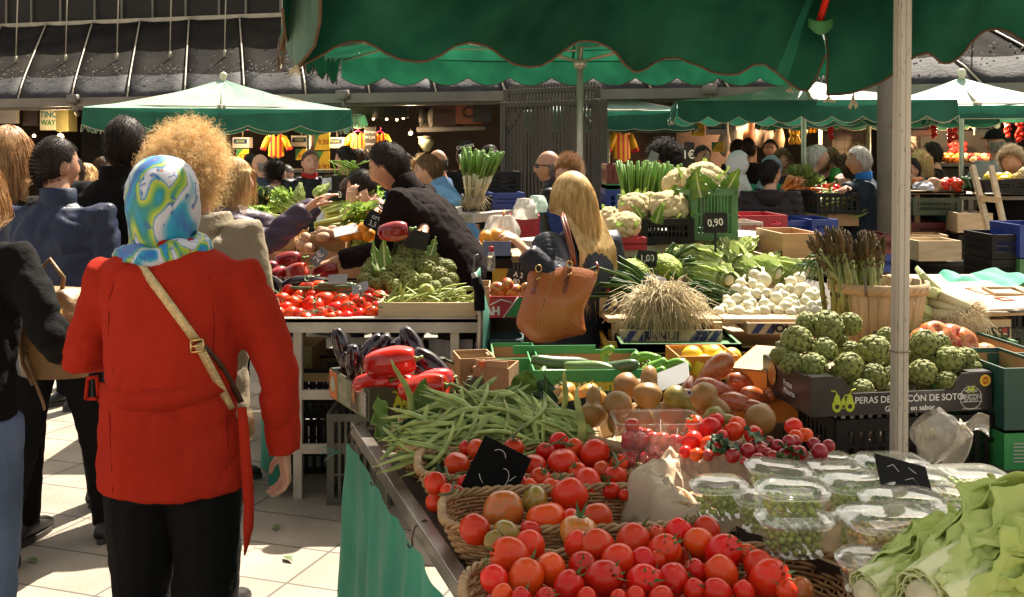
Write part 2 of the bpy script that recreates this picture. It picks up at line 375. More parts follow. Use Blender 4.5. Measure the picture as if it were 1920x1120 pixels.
for i,(x,y,D,r) in enumerate([(113,257,16.2,.05),(64,255,16.8,.025),(770,250,16.0,.03),(800,262,15.8,.02),(700,223,16.2,.018),(725,224,16.2,.018),(744,225,16.2,.018),(756,222,16.2,.018)]):
 t=thing('light_bulb','glowing warm bulb hanging in the dark shop interior','light bulb',P(x,y,D),0,'lit bulbs in the shops')
 g=G(); ball(g,(0,0,0),r); g.obj('globe',M_bulb,t); g=G(); tube(g,[(0,0,r*.8),(0,0,r*2.2)],r*.4,8); g.obj('socket',M_steel,t)
for (x,y,D,e) in [(113,250,15.6,9),(455,246,15.0,20),(640,246,15.0,20),(770,246,15.2,16),(1400,238,14.0,26),(1520,240,13.8,20),(1760,228,12.4,26),(1880,226,12.0,22)]:
 l=bpy.data.objects.new('shop_lamp_light',bpy.data.lights.new('shop_lamp_light','POINT')); COL.objects.link(l); l.location=P(x,y,D); l.data.energy=e; l.data.color=(1,.66,.36); l.data.shadow_soft_size=.06
t=thing('hanging_lamp','pale green glass lamp shade hanging in the middle shop','lamp',P(800,272,15.4))
g=G(); lathe(g,[(.11,.10),(.115,.02),(.05,-.08),(.012,-.1)],16); g.obj('shade',mat('green_glass',(.5,.55,.38),.3),t,solid=.004); g=G(); lathe(g,[(.002,.13),(.13,.12),(.13,.10)],16); g.obj('cap',M_steel,t)
for (x,y,w) in [(405,243,.22),(455,243,.3),(545,242,.2),(620,241,.3)]:
 t=thing('tube_light','thin pink light tube over the meat counter','light tube',P(x,y,16.2),math.atan2(BX.y,BX.x),'pink tubes over the meat counter')
 g=G(); tube(g,[(-w/2,0,0),(w/2,0,0)],.012,6); g.obj('tube',M_pinkbulb,t); g=G(); box(g,(0,.01,.03),(w,.03,.03)); g.obj('fitting',M_steel,t,False)
M_scale=mat('scale_grey',(.42,.38,.34),.4,.15); M_disp=mat('scale_display',(.02,.035,.09),.2); M_lcd=mat('scale_lcd',(.12,.15,.07),.3)
M_yel=mat('yellow_card',(.75,.50,.02),.5,.12); M_yelink=mat('card_green',(.05,.22,.05),.5)
def scale_(px,py,D,label,w=.27,h=.16):
 t=thing('weighing_scale',label,'weighing scale',P(px,py,D),math.atan2(BX.y,BX.x),'scales in the shop fronts')
 g=G(); box(g,(0,0,0),(w,.12,h)); g.obj('housing',M_scale,t,False,bevel=.008)
 g=G(); box(g,(0,-.062,.02),(w*.8,.008,h*.42)); d=g.obj('display',M_disp,t,False)
 g=G(); box(g,(0,-.068,.02),(w*.5,.004,h*.22)); g.obj('screen',M_lcd,d,False)
 g=G(); tube(g,[(0,0,h/2),(0,0,h/2+.16)],.012,6); g.obj('stem',M_steel,t)
scale_(455,268,15.6,'grey scale with blue display above a yellow card, left of the striped shirt')
scale_(565,265,15.4,'grey scale with blue display right of the first striped shirt')
scale_(632,268,15.4,'dark lit scale left of the second striped shirt')
scale_(1345,241,13.4,'pale scale on the pink shop wall above the beige jacket man')
scale_(1724,242,12.3,'grey scale with green display right of the near pole',.25,.17)
scale_(1848,240,12.0,'grey scale with green display above the man in a cap',.24,.17)
def pricecard(px,py,D,w,h,txt,label,sc_=.5):
 t=sign('price_card',label,'price card',px,py,D,w,h,M_yel,.008)
 g=G(); 
 v=[(-w/2,-.005,h/2),(w*.1,-.005,h/2),(-w*.25,-.005,h*.1),(-w/2,-.005,-h/2)]; g.add(v,[(3,2,1,0)]); g.obj('green_corner',M_yelink,t,False)
 if txt: text('lettering',txt,h*sc_,M_ltr_red,t,(w*.08,-.0065,-h*.12),depth=.0004)
 return t
pricecard(455,290,15.5,.20,.16,'4,90','yellow price card under the first scale')
pricecard(566,290,15.3,.20,.16,'5,50','yellow price card under the second scale')
pricecard(604,262,15.0,.24,.30,'9,90','upper yellow price poster beside the bald man in black puffer',.32)
pricecard(604,308,15.0,.24,.36,'8,90','lower yellow price poster beside the bald man in black puffer',.3)
pricecard(603,330,15.05,.24,.12,'','yellow strip of poster at the bottom of the banner')
pricecard(1309,243,13.4,.16,.16,'1,90','round topped yellow price card on the pink wall')
pricecard(1346,276,13.3,.15,.12,'2,50','small yellow card below the scale on the pink wall')
def shirt(px,py,D,s,label,rz=0):
 g=G()
 o_=[(-.07,.22),(-.17,.18),(-.27,-.02),(-.20,-.08),(-.15,.03),(-.14,-.24),(.14,-.24),(.15,.03),(.20,-.08),(.27,-.02),(.17,.18),(.07,.22),(.03,.19),(-.03,.19)]
 nx=28
 for j in range(nx):
  xa=-.15+.30*j/nx; xb=-.15+.30*(j+1)/nx
  def top(x): return .20-.25*abs(x)*.35-(.04 if abs(x)<.04 else 0)
  for sgn in (-1,1):
   d=lambda x: sgn*.045*math.sqrt(max(0,1-(x/.155)**2))
   k=[(xa,d(xa),-.24-.03*math.cos(xa*20)),(xb,d(xb),-.24-.03*math.cos(xb*20)),(xb,d(xb)*.8,top(xb)),(xa,d(xa)*.8,top(xa))]
   g.add(k,[(0,1,2,3)],(j//4)%2)
 t=thing('striped_shirt',label,'shirt',P(px,py,D),rz); 
 for q in g.v: pass
 g.v=[(x*s,y*s,z*s) for x,y,z in g.v]
 Y=mat('shirt_yellow',(.80,.48,.02),.6,.1); Rd=mat('shirt_red',(.62,.03,.02),.6,.1)
 g.obj('shirt_body',[Y,Rd],t,False)
 for sx in (-1,1):
  g=G(); tube(g,[(sx*.14*s,0,.15*s),(sx*.20*s,0,.04*s),(sx*.25*s,0,-.09*s)],[.055*s,.06*s,.058*s],8); g.obj('sleeve',Y,t)
  g=G(); tube(g,[(sx*.235*s,0,-.05*s),(sx*.255*s,0,-.1*s)],[.0605*s,.062*s],8); g.obj('cuff',Rd,t)
 g=G(); tube(g,[(-.1*s,0,.2*s),(0,0,.25*s),(.1*s,0,.2*s)],.008,6); tube(g,[(0,0,.25*s),(.02,0,.31*s),(0,0,.34*s)],.006,6); g.obj('hanger',mat('pink_hanger',(.8,.05,.2),.4),t)
shirt(518,272,15.2,.75,'red and yellow striped shirt on a pink hanger near the bald man')
shirt(671,268,15.2,.70,'red and yellow striped shirt left of the black menu board')
shirt(712,266,15.3,.62,'red and yellow striped shirt half hidden right of the black menu board')
shirt(1166,272,13.9,.85,'long red and yellow striped shirt hanging right of the dark gate',.5)
t=sign('menu_board','black menu board with chalk lines between two striped shirts','menu board',694,270,15.1,.17,.50,mat('board_black',(.015,.013,.012),.6),.02)
for k,(s_,z) in enumerate([('Entrepa',.17),('9+2,50',.09),('Jamon',0.0),('4,20',-.09)]): text('chalk_writing',s_,.055,M_chalk,t,(0,-.012,z),depth=.0003)
M_shelfgoods=[mat('goods_red',(.30,.02,.015),.4),mat('goods_orange',(.55,.16,.01),.4),mat('goods_green',(.05,.12,.02),.5),mat('goods_tan',(.35,.2,.1),.5),mat('goods_cream',(.55,.45,.3),.5)]
def counter(x0,x1,D,py,label,h=None):
 t=thing('shop_counter',label,'counter',(P((x0+x1)/2,py,D).x,D,0),math.atan2(BX.y,BX.x))
 z=P(0,py,D).z; wd=(x1-x0)/F*D
 g=G(); box(g,(0,.35,z/2-.03),(wd,.7,z-.06)); g.obj('body',M_wall_dark,t,False); g=G(); box(g,(0,.33,z-.02),(wd+.04,.78,.04)); g.obj('top',M_steel,t,False)
counter(380,620,14.6,318,'dark meat counter behind the people on the left')
counter(640,940,14.7,322,'dark counter in the middle shop behind the gate')
counter(1420,1530,13.6,320,'dark counter of the shop with bananas')
counter(1705,1960,12.2,306,'long fruit counter of the right shop')
rr=random.Random(11)
fr={}
for k,m in enumerate(M_shelfgoods):
 g=G(); ball(g,(0,0,0),.045,0,2,fn=lambda p:1-.08*max(0,p.z)**6); fr[k]=g.mesh('fruit',m)
for i in range(120):
 x=rr.uniform(1712,1900); row=rr.choice([0,0,1]); D=12.25+rr.uniform(0,.35)
 k=0 if x<1752 else (1 if x<1800 else rr.choice([0,3,4]))
 o=mobj('fruit',fr[k]); o.location=P(x,0,D).xy.to_3d()+Vector((0,0,P(0,306,12.2).z+.045+.03*row)); 
 tag(o,['round red fruit piled on the far right shop counter','round orange fruit piled on the far right shop counter','green fruit piled on the far right shop counter','tan fruit piled on the far right shop counter','cream fruit piled on the far right shop counter'][k],'fruit',['red','orange','green','tan','cream'][k]+' fruit on the far right counter')
t=thing('display_rack','tilted black display rack with red apples behind the right counter','display rack',P(1800,278,12.9),math.atan2(BX.y,BX.x))
g=G(); box(g,(0,0,0),(.9,.04,.42)); o=g.obj('panel',M_void,t,False)
g=G(); box(g,(0,-.2,-.2),(.9,.4,.03)); g.obj('shelf',M_void,t,False)
for i in range(26):
 o=mobj('apple',fr[0]); o.location=P(1790+rr.uniform(-12,20),276+rr.uniform(-6,14),12.75); o.scale=(.8,)*3
 tag(o,'red apple heaped on the dark rack behind the right counter','apple','red apples on the dark rack')
g=G(); ball(g,(0,0,0),.022,0,2); cherry=g.mesh('string_tomato',mat('string_red',(.55,.02,.015),.25))
g=G(); ball(g,(0,0,0),.022,0,2); 
for i,(x,y,n) in enumerate([(1668,242,8),(1751,243,9),(1782,246,11),(1792,247,9),(1863,238,8),(1889,243,11),(1910,241,12),(1917,243,10),(1558,252,7)]):
 t=thing('tomato_string','string of small red tomatoes hanging from the shop rail','tomato string',P(x,y-14,12.0),0,'hanging strings of red tomatoes')
 g=G(); tube(g,[(0,0,.10),(0,0,-.02*n*.7)],.004,5); g.obj('cord',M_chalk,t)
 for k in range(n*2):
  o=mobj('tomato',cherry,t); o.location=(rr.uniform(-.022,.022),rr.uniform(-.022,.022),-.018*k*.55); 
g=G(); tube(g,[P(1640,226,12.1),P(1960,214,11.4)],.012,6); tag(g.obj('hanging_rail',M_steel),'thin steel rail the tomato strings hang from','rail')
M_ban=mat('banana_skin',(.75,.48,.03),.45,.2)
for (x,y,s) in [(1497,238,1.),(1490,258,.7),(1520,236,.7)]:
 t=thing('banana_bunch',{1497:'largest bunch of yellow bananas hanging in the dark shop',1490:'small bunch of bananas hanging below the largest one',1520:'bunch of bananas hanging right of the white pole'}[x],'bananas',P(x,y,13.6))
 for k in range(9):
  a=k*.7; g=G(); pts=[(0,0,.08*s),(math.cos(a)*.06*s,math.sin(a)*.05*s,.02*s),(math.cos(a)*.10*s,math.sin(a)*.07*s,-.06*s),(math.cos(a)*.09*s,math.sin(a)*.07*s,-.13*s)]
  tube(g,pts,[.008*s,.02*s,.022*s,.008*s],7); g.obj('banana',M_ban,t)
for i,(x,y,D,c) in enumerate([(1405,252,14.0,(.5,.2,.1)),(1425,250,14.2,(.45,.36,.30)),(1440,255,14.2,(.4,.3,.25)),(1372,252,13.6,(.55,.48,.42)),(1460,262,14.0,(.32,.22,.12)),(1358,266,13.5,(.5,.42,.36)),(590,262,15.8,(.12,.05,.03)),(400,300,15.8,(.25,.1,.06))]):
 g=G(); h=.42
 loft(g,[((0,0,.22),.012,.012),((.01,0,.12),.05,.04),((0,0,0),.085,.06),((-.01,0,-.1),.075,.06),((0,0,-.19),.02,.02)],12)
 o=g.obj('hanging_ham',mat('ham_%d'%i,c,.5,.4,12)); o.location=P(x,y,D)
 tag(o,['orange cured ham hanging above the dark figure','pale ham hanging right of the orange one','third pale ham hanging in the dark shop','white wrapped bundle hanging beside the pale scale','brown ham hanging near the bob haired woman','small white bundle hanging below the pale scale','dark ham hanging near the yellow posters','brown ham hanging behind the blonde woman in profile'][i],'ham')
M_gate=mat('gate_grey',(.075,.064,.055),.45,.25,4,bump=.1)
def gate(x0,y0,D0,x1,y1,D1,label,n,frame=.06):
 a=P(x0,y0,D0); b=P(x1,y1,D1); d=(b-a); d.z=0; L_=d.length; rz=math.atan2(d.y,d.x)
 t=thing('slatted_gate',label,'gate',(a.x,a.y,0),rz); zt=a.z; zt2=b.z
 g=G(); box(g,(0,0,zt/2),(frame,.07,zt)); box(g,(L_,0,zt2/2),(frame,.07,zt2)); bar(g,(0,0,zt-.03),(L_,0,zt2-.03),.06,.05); bar(g,(0,0,.2),(L_,0,.2),.06,.05)
 bar(g,(.03,0,zt-.28),(.2,0,zt-.06),.04,.04); bar(g,(L_-.03,0,zt2-.28),(L_-.2,0,zt2-.06),.04,.04)
 g.obj('frame',M_gate,t,False,bevel=.004)
 for k in range(n):
  x=L_*(k+1)/(n+1); zz=zt+(zt2-zt)*(k+1)/(n+1); g=G(); box(g,(x,.0,zz/2+.1),(L_/n*.42,.04,zz-.24+ (.12 if k%1==0 else 0))); g.obj('slat',M_gate,t,False)
gate(945,192,10.6,1118,186,10.3,'dark grey slatted metal gate standing open behind the bald man',24)
gate(950,168,11.3,1122,160,11.0,'second grey slatted gate leaf folded behind the first',27)
g=G(); a=P(1131,188,10.2); box(g,(0,0,a.z/2),(.075,.075,a.z)); o=g.obj('gate_post',M_gate,None,False,bevel=.004); o.location=(a.x,a.y,0); tag(o,'dark grey square post at the right end of the gate','gate post')
t=thing('round_column','thick grey metal column standing right behind the near pole','column',(P(1676,0,8.6).x,8.6,0))
M_col=mat('column_grey',(.19,.17,.14),.5,.25,3,bump=.1)
g=G(); lathe(g,[(.13,0),(.13,4.2)],28,caps=True); g.obj('shaft',M_col,t)
g=G(); box(g,(.0,-.131,1.18),(.10,.02,.62)); g.obj('access_panel',M_col,t,False,bevel=.004)
g=G(); box(g,(-.02,-.134,1.86),(.09,.01,.035)); s=g.obj('sticker',mat('sticker_red',(.35,.03,.03),.4),t,False); text('lettering','ZTDD',.03,M_white,s,(-.02,-.1405,1.86),rot=(90,0,0),depth=.0004)
# ================================================================== UMBRELLAS AND CANOPIES
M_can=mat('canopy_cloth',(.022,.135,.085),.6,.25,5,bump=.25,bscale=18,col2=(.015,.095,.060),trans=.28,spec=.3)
M_top=mat('canopy_sunlit_top',(.44,.62,.51),.45,.3,4,bump=.3,bscale=12,col2=(.30,.50,.40),trans=.45,spec=.6)  # sun glare on the umbrella tops is put into a paler cloth colour
M_canD=mat('canopy_cloth_near',(.020,.120,.068),.8,.35,2.6,bump=.4,bscale=25,col2=(.006,.045,.026),trans=.22,spec=.12)
M_flap=mat('canopy_flap_pale',(.11,.19,.13),.7,.3,9,bump=.4,bscale=50,col2=(.06,.13,.09),trans=.25,stretch=(3,3,.6))  # paler, streaky cloth for the side flap
M_trim=mat('brown_binding',(.115,.062,.026),.8,.3,30)
M_trimp=mat('pale_binding',(.50,.44,.32),.8,.2,30)
M_alu=mat('pole_metal',(.50,.46,.38),.35,.25,6,metal=.5)
M_rope=mat('frayed_rope',(.55,.45,.30),.9)
def valance(g,a,b,zt,zb,n,amp,out,rip=.015,seed=0,nh=5,per=10,flare=.03):
 """scalloped hanging strip from a to b; returns its bottom edge"""
 a=Vector((a[0],a[1],0)); b=Vector((b[0],b[1],0)); k=n*per; bot=[]
 o=Vector((out[0],out[1],0)).normalized()
 rows=[]
 for i in range(k+1):
  t=i/k; ph=t*n
  zz=zb-amp*abs(math.sin(math.pi*ph))**.9+amp*.5
  col=[]
  for j in range(nh+1):
   s=j/nh; w=rip*s*(math.sin(ph*6.28*.7+seed)+.7*noise.noise((t*n*1.3+seed,s,seed)))+flare*s
   col.append(a.lerp(b,t)+o*w+Vector((0,0,zt+(zz-zt)*s)))
  rows.append(col); bot.append(col[-1])
 v=[p for c in rows for p in c]; f=[]
 for i in range(k):
  for j in range(nh):
   q=i*(nh+1)+j; f.append((q,q+1,q+nh+2,q+nh+1))
 g.add(v,f); return bot
def umbrella(label,cx,cy,hx,hy,rz,zb,ze,zt,n=(10,10),amp=.05,cloth=None,pole_r=.025,ribs=True,pole_z0=0,trim=None,zf=0,group='green market umbrellas'):
 t=thing('market_umbrella',label,'umbrella',(cx,cy,0),rz,group); cloth=cloth or M_can; trim=trim or M_trimp
 cor=[(-hx,-hy),(hx,-hy),(hx,hy),(-hx,hy)]
 g=G()
 for i in range(4):
  a=Vector((*cor[i],ze)); b=Vector((*cor[(i+1)%4],ze)); top=Vector((0,0,zt))
  def fn(u,v):
   e=a.lerp(b,u); p=e.lerp(top,v)
   sag=.06*math.sin(math.pi*u)*(1-v)+.05*math.sin(math.pi*v)
   return p-Vector((0,0,sag*.8))+Vector((0,0,.012*noise.noise((u*6,v*5,i+cx))))
  grid(g,16,10,fn)
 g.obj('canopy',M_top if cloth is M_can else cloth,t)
 for i in range(4):
  a=cor[i]; b=cor[(i+1)%4]; out=((a[0]+b[0])/2,(a[1]+b[1])/2); g=G()
  bot=valance(g,a,b,ze-.002,zb if i or not zf else zf,n[i%2],amp if i or not zf else .03,out,seed=i*2.1+cx); vl=g.obj('valance',cloth,t)
  g=G(); tube(g,bot,.004,5); g.obj('binding',trim,vl)
 g=G(); tube(g,[(0,0,pole_z0),(0,0,zt-.02)],pole_r,12); g.obj('pole',M_alu,t)
 g=G(); ball(g,(0,0,zt+.05),.045,0,2); tube(g,[(0,0,zt-.02),(0,0,zt+.03)],.03,8); g.obj('finial',mat('finial_cream',(.7,.62,.45),.4),t)
 if ribs:
  hz=zb+.12 if zb+.12<zt-.2 else zb
  g=G(); lathe(g,[(pole_r,-.06),(pole_r+.025,-.05),(pole_r+.03,.02),(pole_r,.03)],14); o=g.obj('hub',M_alu,t); o.location=(0,0,hz)
  mids=[((cor[i][0]+cor[(i+1)%4][0])/2,(cor[i][1]+cor[(i+1)%4][1])/2) for i in range(4)]
  for (x,y) in cor+mids:
   g=G(); e=Vector((x*.99,y*.99,ze-.03)); tp=Vector((0,0,zt-.06)); tube(g,[tp,e],.012,6)
   md=tp.lerp(e,.55); tube(g,[(0,0,hz),md],.010,6); g.obj('rib',M_trimp,t)
  for i in range(4):
   a=Vector((*cor[i],ze-.04)).lerp(Vector((0,0,zt-.06)),.2); b=Vector((*cor[(i+1)%4],ze-.04)).lerp(Vector((0,0,zt-.06)),.2)
   g=G(); tube(g,[a,b],.009,5); tube(g,[a.lerp(b,.48),a.lerp(b,.52)],.022,6); g.obj('cross_rib',M_trimp,t)
 return t
umbrella('large green umbrella over the middle stall with pole between the gate and the blonde woman',.60,9.4,2.22,.85,R(1),2.33,2.56,3.1,(11,9),.075,mat('canopy_cloth_mid',(.014,.125,.065),.7,.3,4,bump=.3,bscale=20,col2=(.009,.075,.040),trans=.32,spec=.2),.029,trim=M_trim,zf=2.51)
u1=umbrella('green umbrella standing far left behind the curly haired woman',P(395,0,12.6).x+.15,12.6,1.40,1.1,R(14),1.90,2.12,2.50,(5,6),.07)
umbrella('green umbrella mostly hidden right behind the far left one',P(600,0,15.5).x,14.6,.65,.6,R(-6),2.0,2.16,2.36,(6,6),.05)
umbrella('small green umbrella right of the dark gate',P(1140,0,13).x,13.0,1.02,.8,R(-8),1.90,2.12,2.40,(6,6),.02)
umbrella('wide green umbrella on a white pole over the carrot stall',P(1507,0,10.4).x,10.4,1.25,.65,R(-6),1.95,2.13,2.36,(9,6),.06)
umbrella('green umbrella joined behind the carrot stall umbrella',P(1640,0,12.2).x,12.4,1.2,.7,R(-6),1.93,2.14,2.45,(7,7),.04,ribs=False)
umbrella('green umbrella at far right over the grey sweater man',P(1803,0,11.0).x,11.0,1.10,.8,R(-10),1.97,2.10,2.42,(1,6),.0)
A_bot=[(560,124),(582,112),(603,100),(622,88),(640,80),(660,76),(683,78),(704,88),(723,100),(752,113),(783,118),(805,116),(828,106),(853,88),(880,80),(907,83),(925,92),(940,103),(965,119),(993,126),(1014,124),(1033,115),(1050,102),(1067,90),(1080,82),(1093,80),(1117,84),(1136,94),(1150,104),(1168,124),(1187,135),(1200,134),(1213,128),(1230,116),(1250,107),(1280,106),(1310,121),(1334,136),(1357,142),(1380,141),(1394,132),(1407,124),(1427,123),(1453,140),(1477,160),(1490,170),(1507,172),(1518,160),(1527,143),(1535,120),(1539,105)]
B_bot=[(1550,178),(1570,178),(1588,176),(1607,170),(1625,163),(1640,157),(1663,140),(1683,120),(1702,108),(1723,103),(1740,110),(1752,117),(1763,120),(1777,119),(1790,113),(1804,104),(1817,93),(1830,81),(1843,70),(1855,61),(1867,53),(1878,50),(1890,49),(1905,51),(1920,56),(1945,76),(1970,98),(2000,105),(2040,90),(2070,60),(2110,45),(2160,80)]
def near_valance(name_t,bots,Da,Db,ztop,seed,back,zback,rz_off):
 """cloth strip hanging from a straight edge (distance Da to Db) + the roof sheet behind it"""
 x0,x1=bots[0][0],bots[-1][0]; nh=22; bl=[]; cols=[]
 pts=[]
 for (a,b) in zip(bots[:-1],bots[1:]):
  for k in range(3): pts.append((a[0]+(b[0]-a[0])*k/3,a[1]+(b[1]-a[1])*k/3))
 pts.append(bots[-1])
 for (px,py) in pts:
  t=(px-x0)/(x1-x0); D=Da+(Db-Da)*t; q=P(px,py,D); col=[]
  for j in range(nh+1):
   s=j/nh; z=ztop+(q.z-ztop)*s
   ww=.050*s*math.sin(q.x*13+seed)*(.5+.5*s)+.085*(noise.noise((q.x*3.2,z*4.5-q.x*2,seed))+.5*noise.noise((q.x*8,z*8-q.x*6,seed+3))-.35*abs(noise.noise((q.x*5+z*4,z*9,seed+7))))*min(1,s*2.5)
   ww+=.02*math.sin(s*5+q.x*4+seed)*s
   p=Vector((q.x,q.y+ww*(1-abs(2*s-1)*.15),z)); col.append(p)
  cols.append(col); bl.append(col[-1])
 g=G(); v=[p for c in cols for p in c]; f=[]
 for i in range(len(cols)-1):
  for j in range(nh):
   q=i*(nh+1)+j; f.append((q,q+1,q+nh+2,q+nh+1))
 g.add(v,f); return g,bl,cols
tA=thing('market_canopy','dark green canopy edge with scalloped brown binding hanging across the top','canopy')
g,bl,cols=near_valance('A',A_bot,2.62,2.98,2.22,1.3,None,None,0)
g2=G(); a_,b_=cols[0][0],cols[-1][0]; fw=Vector((.04,-.6,.09)); grid(g2,20,10,lambda u,v:a_.lerp(b_,u)+fw*v+Vector((0,0,-.05*math.sin(3.14*u)*math.sin(3.14*v)))); g2.obj('unseen_shade_roof',M_canD,tA)  # forward sheet out of view, added to keep sun off the front stall
vA=g.obj('valance',M_canD,tA); g=G(); tube(g,bl,.0034,6); g.obj('binding',M_trim,vA)
a=cols[0][0]; b=cols[-1][0]; bk=Vector((-.30,1.28,.16))
g=G(); grid(g,20,12,lambda u,v:a.lerp(b,u)+bk*v+Vector((0,0,-.06*math.sin(3.14*u)*math.sin(3.14*v)+.01*noise.noise((u*8,v*6,0)))))
g.obj('unseen_shade_roof',M_canD,tA)
g=G(); f0=[(600,-60),(601,0),(600,40),(590,85),(575,105),(560,124)]
def flap(u,v):
 i=v*(len(f0)-1); k=min(int(i),len(f0)-2); fx=f0[k][0]+(f0[k+1][0]-f0[k][0])*(i-k); fy=f0[k][1]+(f0[k+1][1]-f0[k][1])*(i-k)
 p=P(fx,fy,2.60); lx=[540,538,536,536,543,556]; x2=lx[k]+(lx[k+1]-lx[k])*(i-k)
 q=P(x2,fy+2,2.74); return p.lerp(q,u)+Vector((0,-.02*math.sin(u*3.1),0))
grid(g,10,20,flap); fl=g.obj('side_flap',M_flap,tA)
g=G(); tube(g,[P(x,y,2.595) for x,y in f0],.0042,6); g.obj('binding',M_trim,fl)
g=G(); tube(g,[P(x,y,2.77) for x,y in [(540,-40),(537,0),(535,60),(544,100),(557,122)]],.003,6); g.obj('binding',M_trim,fl)
g=G(); c0=cols[0][0]; c1=c0+bk*.9
bot=valance(g,c0,c1,2.24,1.99,5,.07,(-1,0),.01,2); sv=g.obj('side_valance',M_canD,tA); g=G(); tube(g,bot,.0042,6); g.obj('binding',M_trim,sv)
g=G(); 
for k in range(26):
 a0=P(556+random.uniform(-3,3),122,2.61); tube(g,[a0,a0+Vector((random.uniform(-.012,.006),0,-.012)),a0+Vector((random.uniform(-.022,.012),0,-random.uniform(.015,.032)))],.0008,4)
g.obj('frayed_end',M_rope,tA)
def fray(px,py,D,ln,n,par,spread=.012):
 g=G(); a0=P(px,py,D)
 for k in range(n):
  dx=random.uniform(-1,1)*spread; tube(g,[a0,a0+Vector((dx*.4,random.uniform(-.004,.004),-ln*.5)),a0+Vector((dx,random.uniform(-.006,.006),-ln*random.uniform(.7,1)))],.0009,4)
 return g.obj('frayed_end',M_rope,par)
fray(1481,160,2.95,.022,18,tA)
tB=thing('market_canopy','dark green canopy with frayed cords hanging at the upper right behind the near pole','canopy')
g,bl,cols=near_valance('B',B_bot,3.0,2.35,2.26,4.1,None,None,0)
g2=G(); a_,b_=cols[0][0],cols[-1][0]; fw=Vector((.04,-.6,.09)); grid(g2,20,10,lambda u,v:a_.lerp(b_,u)+fw*v+Vector((0,0,-.05*math.sin(3.14*u)*math.sin(3.14*v)))); g2.obj('unseen_shade_roof',M_canD,tB)  # same unseen forward sheet on the right, added to shade the stall
vB=g.obj('valance',M_canD,tB); g=G(); tube(g,bl,.0034,6); g.obj('binding',M_trim,vB)
a=cols[0][0]; b=cols[-1][0]; bk2=Vector((-.05,1.4,.14))
g=G(); grid(g,20,12,lambda u,v:a.lerp(b,u)+bk2*v+Vector((0,0,-.05*math.sin(3.14*u)*math.sin(3.14*v)))); g.obj('unseen_shade_roof',M_canD,tB)
g=G(); tube(g,[cols[0][j] for j in range(len(cols[0]))],.0035,6); g.obj('binding',M_trim,tB)
fray(1554,180,2.98,.02,18,tB,.02); fray(1600,172,2.98,.05,26,tB,.014)
t=thing('red_rod','red painted canopy arm ending in a green cloth pocket between the two canopies','rod')
g=G(); tube(g,[P(1536,42,2.9),P(1552,-10,2.86),P(1600,-160,2.7)],.0095,12); g.obj('rod',mat('red_enamel',(.62,.02,.012),.3,.1),t)
g=G(); grid(g,10,6,lambda u,v:P(1516+46*u,34+ (6*math.sin(u*3.14)) + v*(16+10*math.sin(u*3.14)),2.885-.02*math.sin(u*3.14))); g.obj('pocket',mat('pocket_green',(.05,.20,.06),.7),t,solid=.004)
g=G(); ball(g,P(1537,42,2.905),(.016,.01,.012)); g.obj('socket',M_void,t)
t=thing('canopy_pole','tall grooved aluminium pole standing in front of the pear box','pole',(P(1687,0,2.72).x,2.72,0),R(12))
M_pole=mat('pole_ivory',(.52,.47,.39),.45,.3,5,bump=.25,bscale=20,stretch=(1,1,.25))
def pole_prof():
 prof=[]; r=.0185
 for k in range(64):
  a=2*math.pi*k/64; gr=.0028*max(0,math.cos(a*8))**6
  q=1/max(abs(math.cos(a)),abs(math.sin(a))); rad=r*min(1.22,q)-gr; prof.append((math.cos(a)*rad,math.sin(a)*rad))
 return prof
pp=pole_prof(); g=G(); zs=[0,.3,.6,.9,1.2,1.5,1.8,2.1,2.6]
v=[(x+.010*(z-1.2),y,z) for z in zs for x,y in pp]; n=len(pp)
f=[(i*n+j,i*n+(j+1)%n,(i+1)*n+(j+1)%n,(i+1)*n+j) for i in range(len(zs)-1) for j in range(n)]; g.add(v,f); g.obj('shaft',M_pole,t,auto=40)
g=G(); rq=random.Random(5); ms=mat('pole_scratch',(.14,.09,.05),.8)
for k in range(70):
 z=rq.choice([rq.uniform(.8,1.25),rq.uniform(1.5,2.05)]); a=rq.uniform(3.3,6.0); x,y=math.cos(a)*.0222,math.sin(a)*.0222
 qq=1/max(abs(math.cos(a)),abs(math.sin(a))); rad=.0186*min(1.22,qq); x,y=math.cos(a)*rad,math.sin(a)*rad; dz=rq.uniform(.002,.012)
 tube(g,[(x+.01*(z-1.2),y,z),(x+.01*(z-1.2)+rq.uniform(-.003,.003),y,z+dz)],.0006,4)
g.obj('scratches',ms,t)
g=G(); box(g,(.0,0,1.165),(.039,.039,.004)); g.obj('joint_ring',mat('joint_grey',(.2,.17,.14),.5,metal=.5),t,False)
